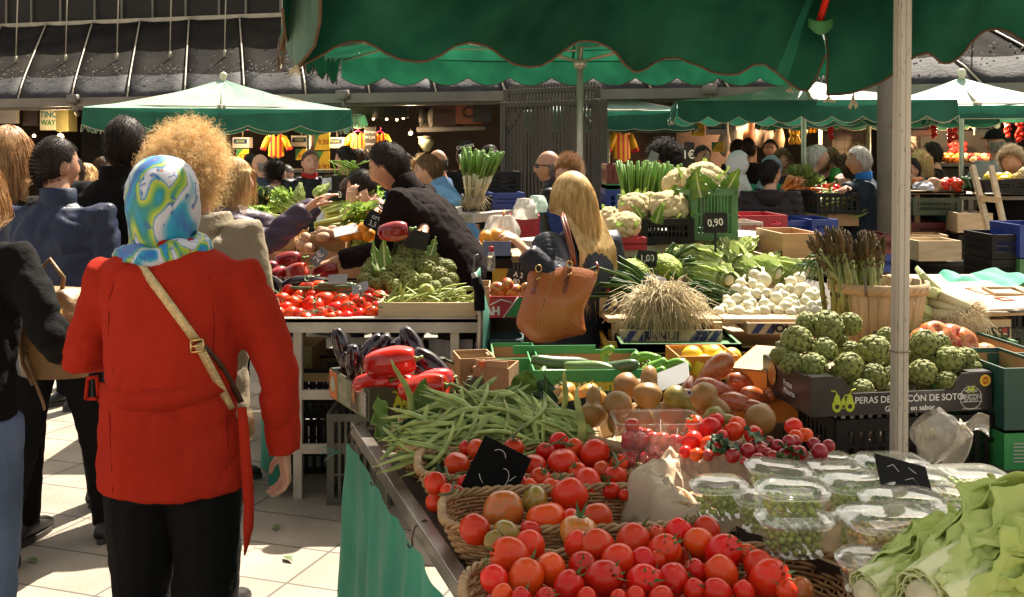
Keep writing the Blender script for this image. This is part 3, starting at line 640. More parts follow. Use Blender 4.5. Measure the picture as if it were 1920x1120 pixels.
# ================================================================== PEOPLE
SK=[mat('skin_fair',(.56,.31,.205),.5,.18,9,sss=.06,col2=(.50,.25,.155)),mat('skin_tan',(.44,.225,.135),.5,.18,9,sss=.06),mat('skin_warm',(.50,.26,.165),.5,.2,9,sss=.06)]
M_eye=mat('eye_dark',(.02,.014,.01),.15,.1); M_lip=mat('lips',(.36,.10,.08),.45,.1); M_eyew=mat('eye_white',(.34,.29,.25),.3,.05)
def hairmat(n,c,c2): return mat('hair_'+n,c,.5,.4,60,bump=.3,bscale=120,col2=c2,stretch=(1,1,.12),spec=.2)
HM={'dark':hairmat('dark',(.030,.018,.012),(.010,.006,.004)),'brown':hairmat('brown',(.10,.052,.026),(.04,.02,.01)),'lightbrown':hairmat('lightbrown',(.20,.115,.055),(.09,.05,.025)),
 'blonde':mat('hair_blonde',(.86,.62,.30),.38,.3,60,col2=(.55,.33,.11),stretch=(1,1,.12),trans=.12),'curlblonde':mat('hair_fluffy',(1,.84,.55),.5,.3,30,col2=(.86,.62,.30),trans=.5,spec=.3),'greyblonde':mat('hair_greyblonde',(.62,.50,.32),.5,.3,30,col2=(.40,.29,.16),trans=.2),'redblonde':mat('hair_redblonde',(.56,.32,.13),.4,.4,60,col2=(.30,.14,.05),stretch=(1,1,.12),trans=.1),
 'white':hairmat('white',(.62,.60,.55),(.36,.34,.31)),'grey':hairmat('grey',(.30,.28,.25),(.13,.12,.11)),'orange':hairmat('orange',(.40,.19,.06),(.2,.08,.02)),'salt':hairmat('salt',(.16,.14,.12),(.05,.045,.04))}
def cloth(n,c,rough=.9,var=.3,bump=.35,bs=70,sheen=0.,spec=.12,scale=5): return mat('cloth_'+n,c,rough,var,scale,bump=bump,bscale=bs,spec=spec*.5 if spec>.2 else spec)
BLACKC=cloth('black',(.0065,.006,.006)); JEANS=cloth('jeans',(.075,.11,.20),bs=200,scale=3,var=.5); JEANL=cloth('jeans_light',(.14,.19,.31),bs=200,scale=2.5,var=.55); NAVY=cloth('navy',(.014,.022,.056),.45,bump=.2,spec=.6)
CHAR=cloth('charcoal',(.016,.015,.015)); KHAKI=cloth('khaki',(.27,.225,.155),.6,.2); SHOE=mat('shoe_black',(.018,.016,.015),.45,.3,12); SOLE=mat('shoe_sole',(.05,.042,.035),.7)
def smooth01(t): t=max(0,min(1,t)); return t*t*(3-2*t)
def gau(d,c,w): return math.exp(-sum(((d[i]-c[i])/w[i])**2 for i in range(3)))
def headfn(d):
 x,y,z=d
 s=Vector((x*.076,y*.096,z*.118))
 if z<0:
  s.x*=1-.26*(-z)**1.6
  if y<0: s.y*=1-.42*(-z)**1.2; 
  else: s.y*=1-.06*(-z)
 k=0
 k+=.024*gau(d,(0,.98,-.20),(.13,.3,.17)); k+=.012*gau(d,(0,.99,-.02),(.09,.3,.22))
 k+=.004*gau(d,(0,.93,.22),(.5,.3,.10)); k-=.010*gau(d,(.36,.92,.06),(.17,.3,.11))+.010*gau(d,(-.36,.92,.06),(.17,.3,.11))
 k+=.006*gau(d,(.5,.75,-.2),(.2,.3,.2))+.006*gau(d,(-.5,.75,-.2),(.2,.3,.2))
 k+=.006*gau(d,(0,.86,-.50),(.22,.3,.07))+.005*gau(d,(0,.80,-.60),(.2,.3,.05)); k-=.004*gau(d,(0,.84,-.555),(.2,.3,.03)); k+=.012*gau(d,(0,.62,-.86),(.25,.35,.2))
 return s+Vector((x,y,z))*k
def hairline(d,extra=0):
 y=d[1]
 pts=[(-1,-.92),(-.25,-.78),(.0,-.16),(.12,-.04),(.30,.14),(.55,.44),(.8,.63),(1,.66)]
 for (a,b) in zip(pts[:-1],pts[1:]):
  if y<=b[0]: return a[1]+(b[1]-a[1])*(y-a[0])/(b[0]-a[0])+extra
 return .7
def strand_mesh(name, roots, dirs, length, nseg, width, m, down, grav=.25, curl=0, curl_n=3, centre=None, rad=None, jitter=.1, seed=1, tip=.25, pull=None):
 """roots, dirs: (N,3) arrays. Each hair lock is a thin tapering tube."""
 rg=np.random.default_rng(seed); N=len(roots); p=roots.copy(); d=dirs/np.linalg.norm(dirs,axis=1,keepdims=True)
 ln=np.asarray(length)*np.ones(N); st=(ln/nseg)[:,None]; path=[p.copy()]
 dn=np.asarray(down,dtype=float)
 for k in range(nseg):
  d=d*(1-grav)+dn*grav+rg.normal(0,jitter,(N,3))*.5; d/=np.linalg.norm(d,axis=1,keepdims=True)
  p=p+d*st
  if rad is not None:
   q=(p-centre)/rad; r=np.linalg.norm(q,axis=1); ins=r<1
   p[ins]=centre+rad*q[ins]/r[ins][:,None]
  if pull is not None: p=pull(p)
  path.append(p.copy())
 path=np.stack(path,1)
 S=nseg+1
 tg=np.gradient(path,axis=1); tg/=np.linalg.norm(tg,axis=2,keepdims=True)+1e-9
 ref=np.broadcast_to(rg.normal(0,1,(N,1,3)),tg.shape); u=np.cross(tg,ref); u/=np.linalg.norm(u,axis=2,keepdims=True)+1e-9; v=np.cross(tg,u)
 if curl:
  ph=np.linspace(0,curl_n*2*np.pi,S)[None,:,None]+rg.uniform(0,6.28,(N,1,1)); am=curl*np.linspace(.2,1,S)[None,:,None]
  path=path+u*np.cos(ph)*am+v*np.sin(ph)*am
 wd=width*np.linspace(1,tip,S)[None,:,None]
 vs=np.stack([path+(u*math.cos(a)+v*math.sin(a))*wd for a in (0,2.094,4.189)],2).reshape(-1,3)
 base=(np.arange(N)*S*3)[:,None,None]; i=(np.arange(S-1)*3)[None,:,None]; j=np.arange(3)[None,None,:]; j2=(np.arange(3)+1)%3
 a=base+i+j; b=base+i+j2[None,None,:]; fc=np.stack([a,b,b+3,a+3],-1).reshape(-1,4)
 me=bpy.data.meshes.new(name); me.vertices.add(len(vs)); me.vertices.foreach_set('co',vs.astype(np.float32).ravel())
 me.loops.add(fc.size); me.loops.foreach_set('vertex_index',fc.astype(np.int32).ravel())
 me.polygons.add(len(fc)); me.polygons.foreach_set('loop_start',np.arange(0,fc.size,4,dtype=np.int32))
 me.polygons.foreach_set('use_smooth',np.ones(len(fc),dtype=bool)); me.update(calc_edges=True); me.materials.append(m); return me
def join_into(o, meshes):
 """append more geometry to a mesh object's mesh"""
 b=bmesh.new(); b.from_mesh(o.data)
 for me in meshes: b.from_mesh(me); bpy.data.meshes.remove(me)
 b.to_mesh(o.data); b.free(); o.data.polygons.foreach_set('use_smooth',[True]*len(o.data.polygons)); o.data.update()
def make_hair(t, HMx, style, m, near, seed=1, vol=1.0):
 """HMx: head matrix in the person's space"""
 g=G(); vs,fs=ico(4); keep={}
 rg=np.random.default_rng(seed); inv=HMx.to_3x3().inverted(); dn=np.array(inv@Vector((0,0,-1)))
 off={'short':.010,'buzz':.004,'bald':.005,'bob':.016,'long':.016,'curly':.02,'bun':.008,'wavy':.02,'afro':.03}[style]*vol
 for i,d in enumerate(vs):
  hl_=hairline(d)
  if style=='bald': ok = d.z<.30-.1*abs(d.x) and d.z>hl_ and d.y<.35
  else: ok = d.z>hl_
  if ok: keep[i]=headfn(d)+d*(off*(1+.5*noise.noise(d*5+Vector((seed,0,0)))))
 idx={}; 
 for f in fs:
  if all(i in keep for i in f):
   q=[]
   for i in f:
    if i not in idx: idx[i]=len(g.v); g.v.append(tuple(HMx@keep[i]))
    q.append(idx[i])
   g.f.append(tuple(q)); g.m.append(0)
 o=g.obj('hair',m,t)
 ks=[i for i in keep]; 
 if not ks: return o
 def pick(n):
  c=rg.choice(ks,n); R_=np.array([tuple(keep[i]) for i in c]); D_=np.array([tuple(vs[i]) for i in c]); return R_+rg.normal(0,.003,R_.shape),D_
 c0=np.array([0,0,0.]); rad=np.array([.083,.104,.124])*1.02
 def fin(me):
  me.transform(HMx); return me
 L_=[]
 n=4200 if near else 500; wd=.0006 if near else .0020
 if style in('short','buzz','bald'):
  r,d=pick(n); back=np.array([0,-.6,-.5]); fl=np.array([.15,-.6,-.6]); tn=fl-d*(d@fl)[:,None]; tn/=np.linalg.norm(tn,axis=1,keepdims=True)+.05; tn=tn+d*(.22 if style=='short' else .4)+rg.normal(0,.13,d.shape)
  ln={'short':.024,'buzz':.007,'bald':.006}[style]*rg.uniform(.6,1.2,len(r))
  L_.append(fin(strand_mesh('s',r,tn,ln,4,wd,m,dn,.1,seed=seed,centre=c0,rad=rad)))
 elif style in('bob','long'):
  r,d=pick(int(n*(1.6 if style=='long' else 1.1))); tn=d*.5+dn*.7
  ln=(.24 if style=='bob' else .50*vol)*rg.uniform(.8,1.05,len(r))
  def pull(p):
   if style=='long': 
    q=p.copy(); low=q[:,2]<-.10; q[low,1]=np.minimum(q[low,1],np.where(np.abs(q[low,0])<.2,-.06-.25*np.clip(-q[low,2]-.10,0,.16),q[low,1])); return q
   q=p.copy(); fr=(q[:,1]>.05)&(q[:,2]<.06); q[fr,0]=np.sign(q[fr,0]+1e-6)*np.maximum(np.abs(q[fr,0]),.078); return q
  L_.append(fin(strand_mesh('s',r,tn,ln,16 if near else 9,wd*1.25,m,dn,.35,centre=c0,rad=rad*1.08,jitter=.12,seed=seed,pull=pull)))
  rf=[i for i in ks if vs[i].y>.35]
  if rf and style=='bob':
   c=rg.choice(rf,n//4); r=np.array([tuple(keep[i]) for i in c]); d=np.array([tuple(vs[i]) for i in c])
   L_.append(fin(strand_mesh('s',r,d*.5+dn*.6+np.array([0,.2,0]),.06,6,wd*1.2,m,dn,.4,centre=c0,rad=rad*1.05,seed=seed+5)))
 elif style in('curly','wavy','afro'):
  big={'curly':.075,'wavy':.040,'afro':.13}[style]*vol; r,d=pick(int(n*(1.0 if not near else (2.6 if style=='afro' else 1.0))))
  if style=='afro': wd=.00055
  tn=d+rg.normal(0,.5,d.shape); ln=big*rg.uniform(.35,1.35,len(r))
  L_.append(fin(strand_mesh('s',r,tn,ln,20 if near else 10,wd*1.1,m,dn,.05,curl=.008 if near else .007,curl_n=4.5,jitter=.35,seed=seed,tip=.5)))
 elif style=='bun':
  r,d=pick(n); tn=d*.25+np.array([0,-1,.2])+rg.normal(0,.1,d.shape)
  L_.append(fin(strand_mesh('s',r,tn,.09,7,wd,m,dn,.0,centre=c0,rad=rad*1.03,seed=seed)))
  b=np.array([0,-.115,.05]); q=rg.normal(0,1,(n//2,3)); q/=np.linalg.norm(q,axis=1,keepdims=True)
  L_.append(fin(strand_mesh('s',b+q*.032,np.cross(q,[0.3,1,.2])+q*.2,.06,7,wd*1.3,m,dn,0,centre=b,rad=np.array([.036]*3),jitter=.2,seed=seed)))
 join_into(o,L_); return o
def hand(g, wrist, dirn, palm, thumb_side, s=1.0, curl=.5, spread=.12, m=0, thumb=1.0):
 """palm with five separate bent fingers; dirn = forearm direction, palm = the way the palm faces"""
 y=Vector(dirn).normalized(); z=Vector(palm); z=(z-y*z.dot(y)).normalized(); x=y.cross(z)
 if thumb_side<0: x=-x
 W=Vector(wrist)
 def T(a,b,c): return W+x*(a*s)+y*(b*s)+z*(c*s)
 rings=[(0,.026,.019),(.03,.032,.018),(.062,.040,.016),(.088,.041,.014),(.098,.036,.010)]; v=[];f=[]; n=12
 for (b,hx,hz) in rings:
  for j in range(n):
   a=2*math.pi*j/n; v.append(T(math.cos(a)*hx+.004,b,math.sin(a)*hz))
 for i in range(len(rings)-1):
  for j in range(n): f.append((i*n+j,i*n+(j+1)%n,(i+1)*n+(j+1)%n,(i+1)*n+j))
 f.append(tuple(range(n-1,-1,-1))); f.append(tuple((len(rings)-1)*n+j for j in range(n))); g.add(v,f,m)
 for k,(bx,ln,r) in enumerate([(.030,.072,.0092),(.010,.082,.0095),(-.010,.076,.0090),(-.029,.060,.0080)]):
  c=curl*(1+.12*k)*random.uniform(.85,1.15); a=0; p=[bx,.088,0]; pts=[T(bx*.9,.060,0),T(*p)]; sp=spread*(1.5-k)*.35
  for q,fr in enumerate((.45,.32,.23)):
   a+=c*(.8 if q==0 else 1.0); p=[p[0]+sp*fr*ln*2.0,p[1]+math.cos(a)*ln*fr,p[2]+math.sin(a)*ln*fr]; pts.append(T(*p))
  tube(g,pts,[r*s,r*1.02*s,r*.98*s,r*.9*s,r*.62*s],9,m)
 tc=curl*.5*thumb; tube(g,[T(.020,.022,.004),T(.044,.045,.012),T(.056+.01*(1-tc),.070,.020+.02*tc),T(.054-.012*tc,.092,.028+.03*tc)],[.015*s,.012*s,.0098*s,.0068*s],9,m)
def ik(sh, wr, l1, l2, pole):
 d=wr-sh; L_=d.length; mx=(l1+l2)*.995
 if L_>mx: wr=sh+d*(mx/L_); d=wr-sh; L_=mx
 a=(l1*l1-l2*l2+L_*L_)/(2*L_); h=math.sqrt(max(0,l1*l1-a*a)); u=d/L_; p=Vector(pole); p=(p-u*p.dot(u)).normalized()
 return sh+u*a+p*h, wr
def person(label, x, y, H=1.72, face=0, lean=0, w=1., dp=1., skin=0, top=None, topkind='jacket', toplen=.80, legs=None, hair=('short','dark'), arms=(None,None), head=(0,0,0), hoff=(0,0),
   vox=.013, near=False, shoes=None, group=None, collar=None, hood=None, sleeve=1.0, stride=.0, fine=None, rings=None, belly=0., poles=(None,None), curl=.5, palms=(None,None), wr=.005, hscale=1.0, seed=None, sl=1.0, bare_legs=False, vol=1.0, lateral=0, openz=False):
 k=H/1.75; seed=seed if seed is not None else int(abs(x)*100+y*37)%997; sd_=seed*1.37
 t=thing('person',label,'person',(x,y,0),R(face),group)
 top=top or BLACKC; legs=legs or BLACKC; sk=SK[skin]; hz=.92*k
 def TB(p):
  p=Vector(p); s=smooth01((p.z-.84*k)/(.34*k)); a=R(lean)*s; q=Vector((p.x,p.y,p.z-hz)); c,sn=math.cos(a),math.sin(a)
  yy=q.y*c+q.z*sn; zz=q.z*c-q.y*sn; xx=q.x+lateral*s*max(0,q.z)
  return Vector((xx,yy,zz+hz))
 shL=TB((-.170*k*w,-.005,1.415*k)); shR=TB((.170*k*w,-.005,1.415*k)); nb=TB((0,-.015,1.44*k)); ntop=TB((hoff[0]*.5,.012+hoff[1]*.5,1.535*k))
 hc=TB((hoff[0],.028+hoff[1],1.617*k))
 HMx=Matrix.Translation(hc)@Matrix.Rotation(R(head[1]),4,'Z')@Matrix.Rotation(R(-lean*.35-head[0]),4,'X')@Matrix.Rotation(R(head[2]),4,'Y')@Matrix.Scale(k*hscale,4)
 arm=[]
 for i,(sh,side) in enumerate(((shL,-1),(shR,1))):
  tg=arms[i]
  if tg is None: tg=TB((side*.255*w*k,.03,.80*k)) if lean<15 else Vector((sh.x+side*.05,sh.y+.08,sh.z-.54*k))
  pole=poles[i] or (side*.5,-.8,-.25)
  el,wr_=ik(sh,Vector(tg),.285*k,.26*k,pole); arm.append((sh,el,wr_,side))
 st=stride
 lg=[]
 for side in (-1,1):
  hp=Vector((side*.09*k,0,.90*k)); kn=Vector((side*.095*k,.03+side*st*.35,.50*k)); an=Vector((side*.10*k,-.02+side*st*.8,.09*k)); lg.append((hp,kn,an,side))
 g=G()
 hv,hf=ico(4 if vox<.012 or near else 3); g.add([HMx@headfn(d) for d in hv],hf)
 for sx in (-1,1):
  ball(g,(0,0,0),(.010,.020,.032),0,2,M=HMx@Matrix.Translation((sx*.076,-.008,-.008))@Matrix.Rotation(R(sx*-18),4,'Z'))
 tube(g,[nb-Vector((0,0,.06)),nb,ntop,hc-Vector((0,.01,.03))],[.075*k,.060*k,.053*k,.055*k],12)
 loft(g,[(TB((0,-.0,.86*k)),.12*k,.09*k),(TB((0,0,1.05*k)),.115*k,.085*k),(TB((0,0,1.28*k)),.14*k,.095*k),(TB((0,-.01,1.41*k)),.12*k,.07*k),(TB((0,-.01,1.46*k)),.05*k,.05*k)],14)
 for (sh,el,wv,side) in arm:
  tube(g,[sh,sh.lerp(el,.5),el,el.lerp(wv,.35),wv],[.050*k,.045*k,.038*k,.040*k,.026*k],9)
 for (hp,kn,an,side) in lg:
  tube(g,[hp+Vector((0,0,.03)),hp.lerp(kn,.5),kn,kn.lerp(an,.35),an],[.080*k,.068*k,.050*k,.050*k,.034*k],9)
  tube(g,[an+Vector((0,-.04,-.04)),an+Vector((0,.12,-.06))],[.03*k,.026*k],8)
 for i,(sh,el,wv,side) in enumerate(arm):
  pm=palms[i] or (-side*.8,.35,-.1)
  hand(g,wv-(wv-el).normalized()*.01,wv-el,pm,side,.98*k,curl,m=0)
 me=remesh(g,fine or (.0075 if near else .011),2 if near else 1,[sk,M_eye,M_lip,HM[hair[1]] if hair[1] in HM else sk,M_eyew],'person_body',.4)
 inv=HMx.inverted(); mi=np.zeros(len(me.polygons),dtype=np.int32)
 ctr=np.empty(len(me.polygons)*3,dtype=np.float32); me.polygons.foreach_get('center',ctr); ctr=ctr.reshape(-1,3)
 iv=np.array(inv); q=ctr@iv[:3,:3].T+iv[:3,3]
 for sx in (-1,1):
  ex=sx*.031; d2=np.sqrt(((q[:,0]-ex)/1.5)**2+((q[:,2]-.010)/.75)**2); fr=q[:,1]>.055
  mi[(d2<.0088)&fr]=4; mi[(np.sqrt((q[:,0]-ex)**2+(q[:,2]-.010)**2)<.0058)&fr]=1
  mi[(np.abs(q[:,0]-ex)<.019)&(np.abs(q[:,2]-.032+.9*np.maximum(0,np.abs(q[:,0])-.034))<.0034)&fr]=3
 mi[(np.abs(q[:,0])<.024)&(np.abs(q[:,2]+.0625)<.0065)&(q[:,1]>.06)]=2
 me.polygons.foreach_set('material_index',mi); mobj('body',me,t)
 g=G(); loft(g,[((0,-.005,.80*k),.155*k*w**.5,.115*k),((0,-.005,.92*k),.165*k*w**.5,.125*k),((0,0,1.02*k),.15*k*w**.5,.11*k)],16)
 for (hp,kn,an,side) in lg:
  tube(g,[hp+Vector((0,0,.0)),hp.lerp(kn,.5),kn,kn.lerp(an,.5),an+Vector((0,0,-.02))],[.098*k*sl,.087*k*sl,.072*k*sl,.066*k*sl,.066*k*sl],12)
 me=remesh(g,vox,3,legs,'trousers')
 displace(me,lambda c,n:.006*noise.noise((c[0]*14+sd_,c[1]*14,c[2]*7))+.005*noise.noise((c[0]*8,c[1]*8+sd_,c[2]*26))*(1 if c[2]<.62 else .5)); mobj('trousers',me,t)
 for (hp,kn,an,side) in lg:
  g=G(); v=[]
  for (yy,hx,zt_) in [(-.085,.030,.055),(-.06,.040,.085),(-.01,.042,.10),(.05,.044,.082),(.10,.046,.062),(.15,.040,.05),(.178,.020,.036)]:
   for j in range(12):
    a=2*math.pi*j/12; v.append((an.x+side*.008+math.cos(a)*hx*k,an.y+yy*k+.0,max(.016,(zt_/2+math.sin(a)*zt_/2)*k+.012)))
  f=[(i*12+j,i*12+(j+1)%12,(i+1)*12+(j+1)%12,(i+1)*12+j) for i in range(6) for j in range(12)]+[tuple(range(11,-1,-1)),tuple(72+j for j in range(12))]
  g.add(v,f); so=g.obj('shoe',shoes or SHOE,t)
  g=G(); v=[]
  for z_ in (.001,.024):
   for j in range(20):
    a=2*math.pi*j/20; v.append((an.x+side*.008+math.cos(a)*.048*k*(1+.1*math.sin(a)),an.y+.047*k+math.sin(a)*.142*k,z_))
  g.add(v,[tuple(range(19,-1,-1)),tuple(range(20,40))]+[(j,(j+1)%20,20+(j+1)%20,20+j) for j in range(20)]); g.obj('sole',SOLE,so,auto=40)
 g=G(); L0=toplen*k
 rg_=rings or [(L0,.178*w,.135*dp),( (L0+1.05*k)/2,.176*w,.132*dp),(1.06*k,.168*w,.125*dp),(1.20*k,.188*w,.135*dp),(1.31*k,.198*w,.136*dp),(1.385*k,.188*w,.115*dp),(1.435*k,.120*w,.085*dp),(1.475*k,.068,.064)]
 loft(g,[(TB((0,(-.008+belly*math.exp(-((z-1.08*k)/.12)**2)),z)),hx*k,hy*k) for (z,hx,hy) in rg_],24)
 pf=topkind=='puffer'
 for (sh,el,wv,side) in arm:
  e2=el.lerp(wv,min(1,max(0.,(sleeve-.5)*2))); pts=[sh+Vector((-side*.05*k,0,-.02)),sh+Vector((side*.004,0,-.006)),sh.lerp(el,.35),sh.lerp(el,.7),el]; rd=[.062*k,.073*k,.070*k,.063*k,.060*k]
  if sleeve>.5: pts+=[el.lerp(e2,.35),el.lerp(e2,.7),el.lerp(e2,.97)]; rd+=[.060*k,.054*k,.047*k]
  tube(g,pts,[r*(1.08 if pf else 1.0)*(1+.0) for r in rd],12)
 me=remesh(g,vox,4 if not near else 5,top,'garment')
 if pf:
  displace(me,lambda c,n:.011*abs(math.sin(c[2]*math.pi/.062+.4*noise.noise((c[0]*6,c[1]*6,c[2]*3))))**.6+.004*noise.noise((c[0]*22+sd_,c[1]*22,c[2]*22)))
 elif topkind=='quilt':
  displace(me,lambda c,n:.0035*(abs(math.sin((c[2]+c[0]*.9+c[1]*.9)*math.pi/.036))**.5+abs(math.sin((c[2]-c[0]*.9-c[1]*.9)*math.pi/.036))**.5)+.006*noise.noise((c[0]*9+sd_,c[1]*9,c[2]*6)))
 else:
  displace(me,lambda c,n:wr*1.3*noise.noise((c[0]*7+sd_,c[1]*7,c[2]*4.5))+wr*1.1*noise.noise((c[0]*13+c[2]*9,c[1]*13+sd_,c[2]*11-c[0]*6))+wr*.5*noise.noise((c[0]*34,c[1]*34+sd_,c[2]*30))-wr*1.3*smooth01((c[2]-L0)/.15)*max(0,.22-abs(noise.noise((c[0]*8+c[2]*5,c[1]*8+sd_,c[2]*7-c[0]*4))))/.22*(.4+.6*abs(noise.noise((c[0]*4,c[1]*4,c[2]*4+sd_)))*2))
 ja=mobj({'puffer':'puffer_jacket','quilt':'quilted_jacket','hoodie':'hoodie','fleece':'fleece','coat':'coat','sweater':'sweater','jacket':'jacket','shirt':'shirt'}[topkind],me,t)
 if collar:
  g=G(); n=28
  for (r0,zz,o) in ((0,0,0),):
   pts=[]
   rows=[]
   for (rr_,dz) in ((.078,1.42),(.075,1.475),(.074,1.522),(.067,1.525),(.064,1.46)):
    rows.append([TB((math.cos(a)*rr_*k,-.012+math.sin(a)*rr_*.95*k+(.01 if dz>1.45 else 0),dz*k-.012*(math.sin(a)>.3)*math.sin(a)-.0)) for a in [2*math.pi*j/n for j in range(n)]])
   v=[p for r in rows for p in r]; g.add(v,[(i*n+j,i*n+(j+1)%n,(i+1)*n+(j+1)%n,(i+1)*n+j) for i in range(4) for j in range(n)])
  g.obj('collar',collar,t)
 if hood:
  g=G(); c=TB((0,-.10,1.41*k)); 
  def hf_(u,v_):
   a=math.pi*(u*1.5-.75)-math.pi/2; rr_=.125-.02*v_; 
   return TB((math.cos(a)*(.135-.03*abs(v_-.5))*k,-.015+math.sin(a)*(.135+.03*math.sin(v_*3.1))*k*.95,(1.375+.105*v_-.03*(math.sin(a)<-.5)*(1-v_)+.012*noise.noise((u*7,v_*4,sd_)))*k))
  grid(g,28,10,hf_); o=g.obj('hood',hood,t); md=o.modifiers.new('s','SOLIDIFY'); md.thickness=.03; md.offset=-1
 if hair[0] not in('none','scarf'):
  make_hair(t,HMx,hair[0],HM[hair[1]],near,seed,vol)
 t['_']=0; del t['_']
 return dict(t=t,H=HMx,TB=TB,arm=arm,k=k,lg=lg,jacket=ja)
def headscarf(p, m, m2=None, drape=.22, wide=1.0, name='headscarf', back=True):
 """cloth wrapped over the head, gathered at the neck and spread on the shoulders"""
 H=p['H']; g=G(); t=p['t']; nb=p['TB']((0,-.012,1.46*p['k']))
 vs,fs=ico(4); keep={}
 for i,d in enumerate(vs):
  face=d.y>.62 and -.72<d.z<.56 and abs(d.x)<.62
  if not face:
   b=headfn(d)+d*(.020 if d.z>-.3 else .016); b+=d*.006*noise.noise(d*4)+d*.004*math.sin(d.z*14+d.x*6+d.y*5)*(1 if d.z<.5 else .4)
   if d.z<0 and d.y<.3: b.y=min(b.y,b.y*(1-.25*d.z)); b.x*=1-.12*d.z
   keep[i]=b
 idx={}
 for f in fs:
  if all(i in keep for i in f):
   q=[]
   for i in f:
    if i not in idx: idx[i]=len(g.v); g.v.append(tuple(H@keep[i]))
    q.append(idx[i])
   g.f.append(tuple(q)); g.m.append(0)
 o=g.obj(name,m,t); md=o.modifiers.new('s','SOLIDIFY'); md.thickness=.006
 g=G(); c1=H@Vector((0,-.012,-.095)); k=p['k']
 rows=[]; n=44
 for v_ in range(9):
  s=v_/8; c=c1.lerp(nb-Vector((0,0,.035)),s); rx=(.074+(drape*.5*s**1.3)*wide)*k; ry=(.085+drape*.32*s**1.3)*k
  rows.append([Vector((c.x+math.cos(a)*rx,c.y+math.sin(a)*ry,c.z-.05*s*s*abs(math.cos(a))-.03*s*(math.sin(a)>0)*math.sin(a)+.010*math.sin(a*9+s*5+1.7*math.sin(a*3))*s+.004*math.sin(a*17))) for a in [2*math.pi*j/n for j in range(n)]])
 g.add([q for r in rows for q in r],[(i*n+j,i*n+(j+1)%n,(i+1)*n+(j+1)%n,(i+1)*n+j) for i in range(8) for j in range(n)])
 o2=g.obj('scarf_fold',m2 or m,t); md=o2.modifiers.new('s','SOLIDIFY'); md.thickness=.006
 return o
def at(px,D): return (px-960)/F*D
def Hof(top,D,hair=.012): return CZ-(top-HY)/F*D-hair
def loc(px,py,D,t):
 return Matrix.Rotation(-t[2],3,'Z')@(P(px,py,D)-Vector((t[0],t[1],0)))
def tgt(px,py,D,x,y,face): return loc(px,py,D,(x,y,R(face)))
RED=cloth('red_coat',(.38,.024,.011),.95,.16,bump=.35,bs=260,spec=.08,scale=3)
TAN=mat('tan_leather',(.30,.165,.065),.5,.35,6,bump=.3,bscale=60)
GOLD=mat('gold_metal',(.75,.52,.20),.3,.15,metal=.9); GOLDS=mat('gold_strap',(.62,.45,.22),.38,.3,60,metal=.45,bump=.4,bscale=160)
BROWNS=mat('dark_brown_leather',(.07,.03,.016),.45,.3,20)
LEFT='shoppers on the left walkway'
x,y=at(-72,3.25),3.25
pL1=person('woman in a black coat and blue jeans cut off by the left edge',x,y,1.68,-6,0,1.05,1.0,0,CHAR if 0 else BLACKC,'coat',.90,JEANL,('long','redblonde'),(None,(.27,.16,1.02)),near=True,vox=.012,collar=BLACKC,head=(0,0,0),seed=3,sl=1.08,wr=.007)
t=thing('backpack','tan leather backpack hanging between the black coat and the red coat','backpack',P(104,620,3.42))
g=G()
def bpk(u,v):
 a=u*2*math.pi; s=v; hw=.085+.035*math.sin(min(1,s*1.3)*2.6); hd=.055+.03*math.sin(s*2.9); top=.5*math.cos(a)
 return Vector((math.cos(a)*hw+.01*math.sin(s*9+a*3),math.sin(a)*hd+.008*noise.noise((a*2,s*7,1)),.125-.27*s+.012*math.sin(a*4)*(1-s)))
grid(g,40,22,bpk); n0=len(g.v)
g.f.append(tuple(reversed([i*23 for i in range(40)]))); g.m.append(0); g.f.append(tuple([i*23+22 for i in range(40)])); g.m.append(0)
displace_me=g.obj('bag_body',TAN,t)
g=G(); tube(g,[(-.06,-.05,.10),(-.085,-.07,.02),(-.07,-.075,-.09),(-.045,-.06,-.16)],.011,8,flat=.35); g.obj('strap',TAN,t)
g=G(); tube(g,[(.03,-.06,.10),(.02,-.085,.02),(.05,-.085,-.06),(.085,-.06,-.10)],.011,8,flat=.35); g.obj('strap',TAN,t)
g=G(); tube(g,[(-.05,0,.12),(-.05,-.01,.19),(-.01,-.02,.23),(.03,-.01,.17),(.02,0,.12)],.008,8); g.obj('carry_handle',TAN,t)
g=G(); tube(g,[(-.06,-.075,-.05),(-.04,-.08,-.12),(-.005,-.08,-.21),(.0,-.078,-.235)],.009,8,flat=.35); g.obj('loose_strap',TAN,t)
g=G(); box(g,(.045,-.088,.075),(.03,.006,.014)); box(g,(-.055,-.083,-.045),(.022,.006,.016)); g.obj('buckle',GOLD,t,False)
x,y=at(8,4.6),4.6
person('woman with long ginger blonde hair in a charcoal top, far left',x,y,Hof(230,4.6),-8,0,.95,1,0,CHAR,'jacket',.8,BLACKC,('long','redblonde'),seed=5,near=True,vox=.014,vol=.75)
x,y=at(104,4.4),4.4
p=person('man with short dark hair in a navy blue jacket and black trousers walking away',x,y,1.745,-10,2,1.10,1.05,1,NAVY,'jacket',.76,BLACKC,('buzz','dark'),(None,None),head=(0,-26,2),near=True,vox=.012,collar=NAVY,stride=.32,seed=9,wr=.009,sl=1.05,hoff=(-.035,0))
g=G(); bar(g,(-.02,-.105,1.49),(.02,-.105,1.49),.006)
x,y=at(218,5.0),5.0
p=person('tall man with dark brown hair in a black jacket behind the headscarf',x,y,1.84,-12,0,1.12,1,1,BLACKC,'jacket',.8,BLACKC,('short','dark'),head=(0,-8,0),near=True,vox=.013,collar=BLACKC,seed=13,stride=-.1,hoff=(.03,0))
g=G(); grid(g,8,8,lambda u,v:p['TB']((-.20+.13*u,-.115+.10*v-.02*u,1.365+.065*u+.012*math.sin(v*3.1)))) ; 
x,y=at(372,3.85),3.85
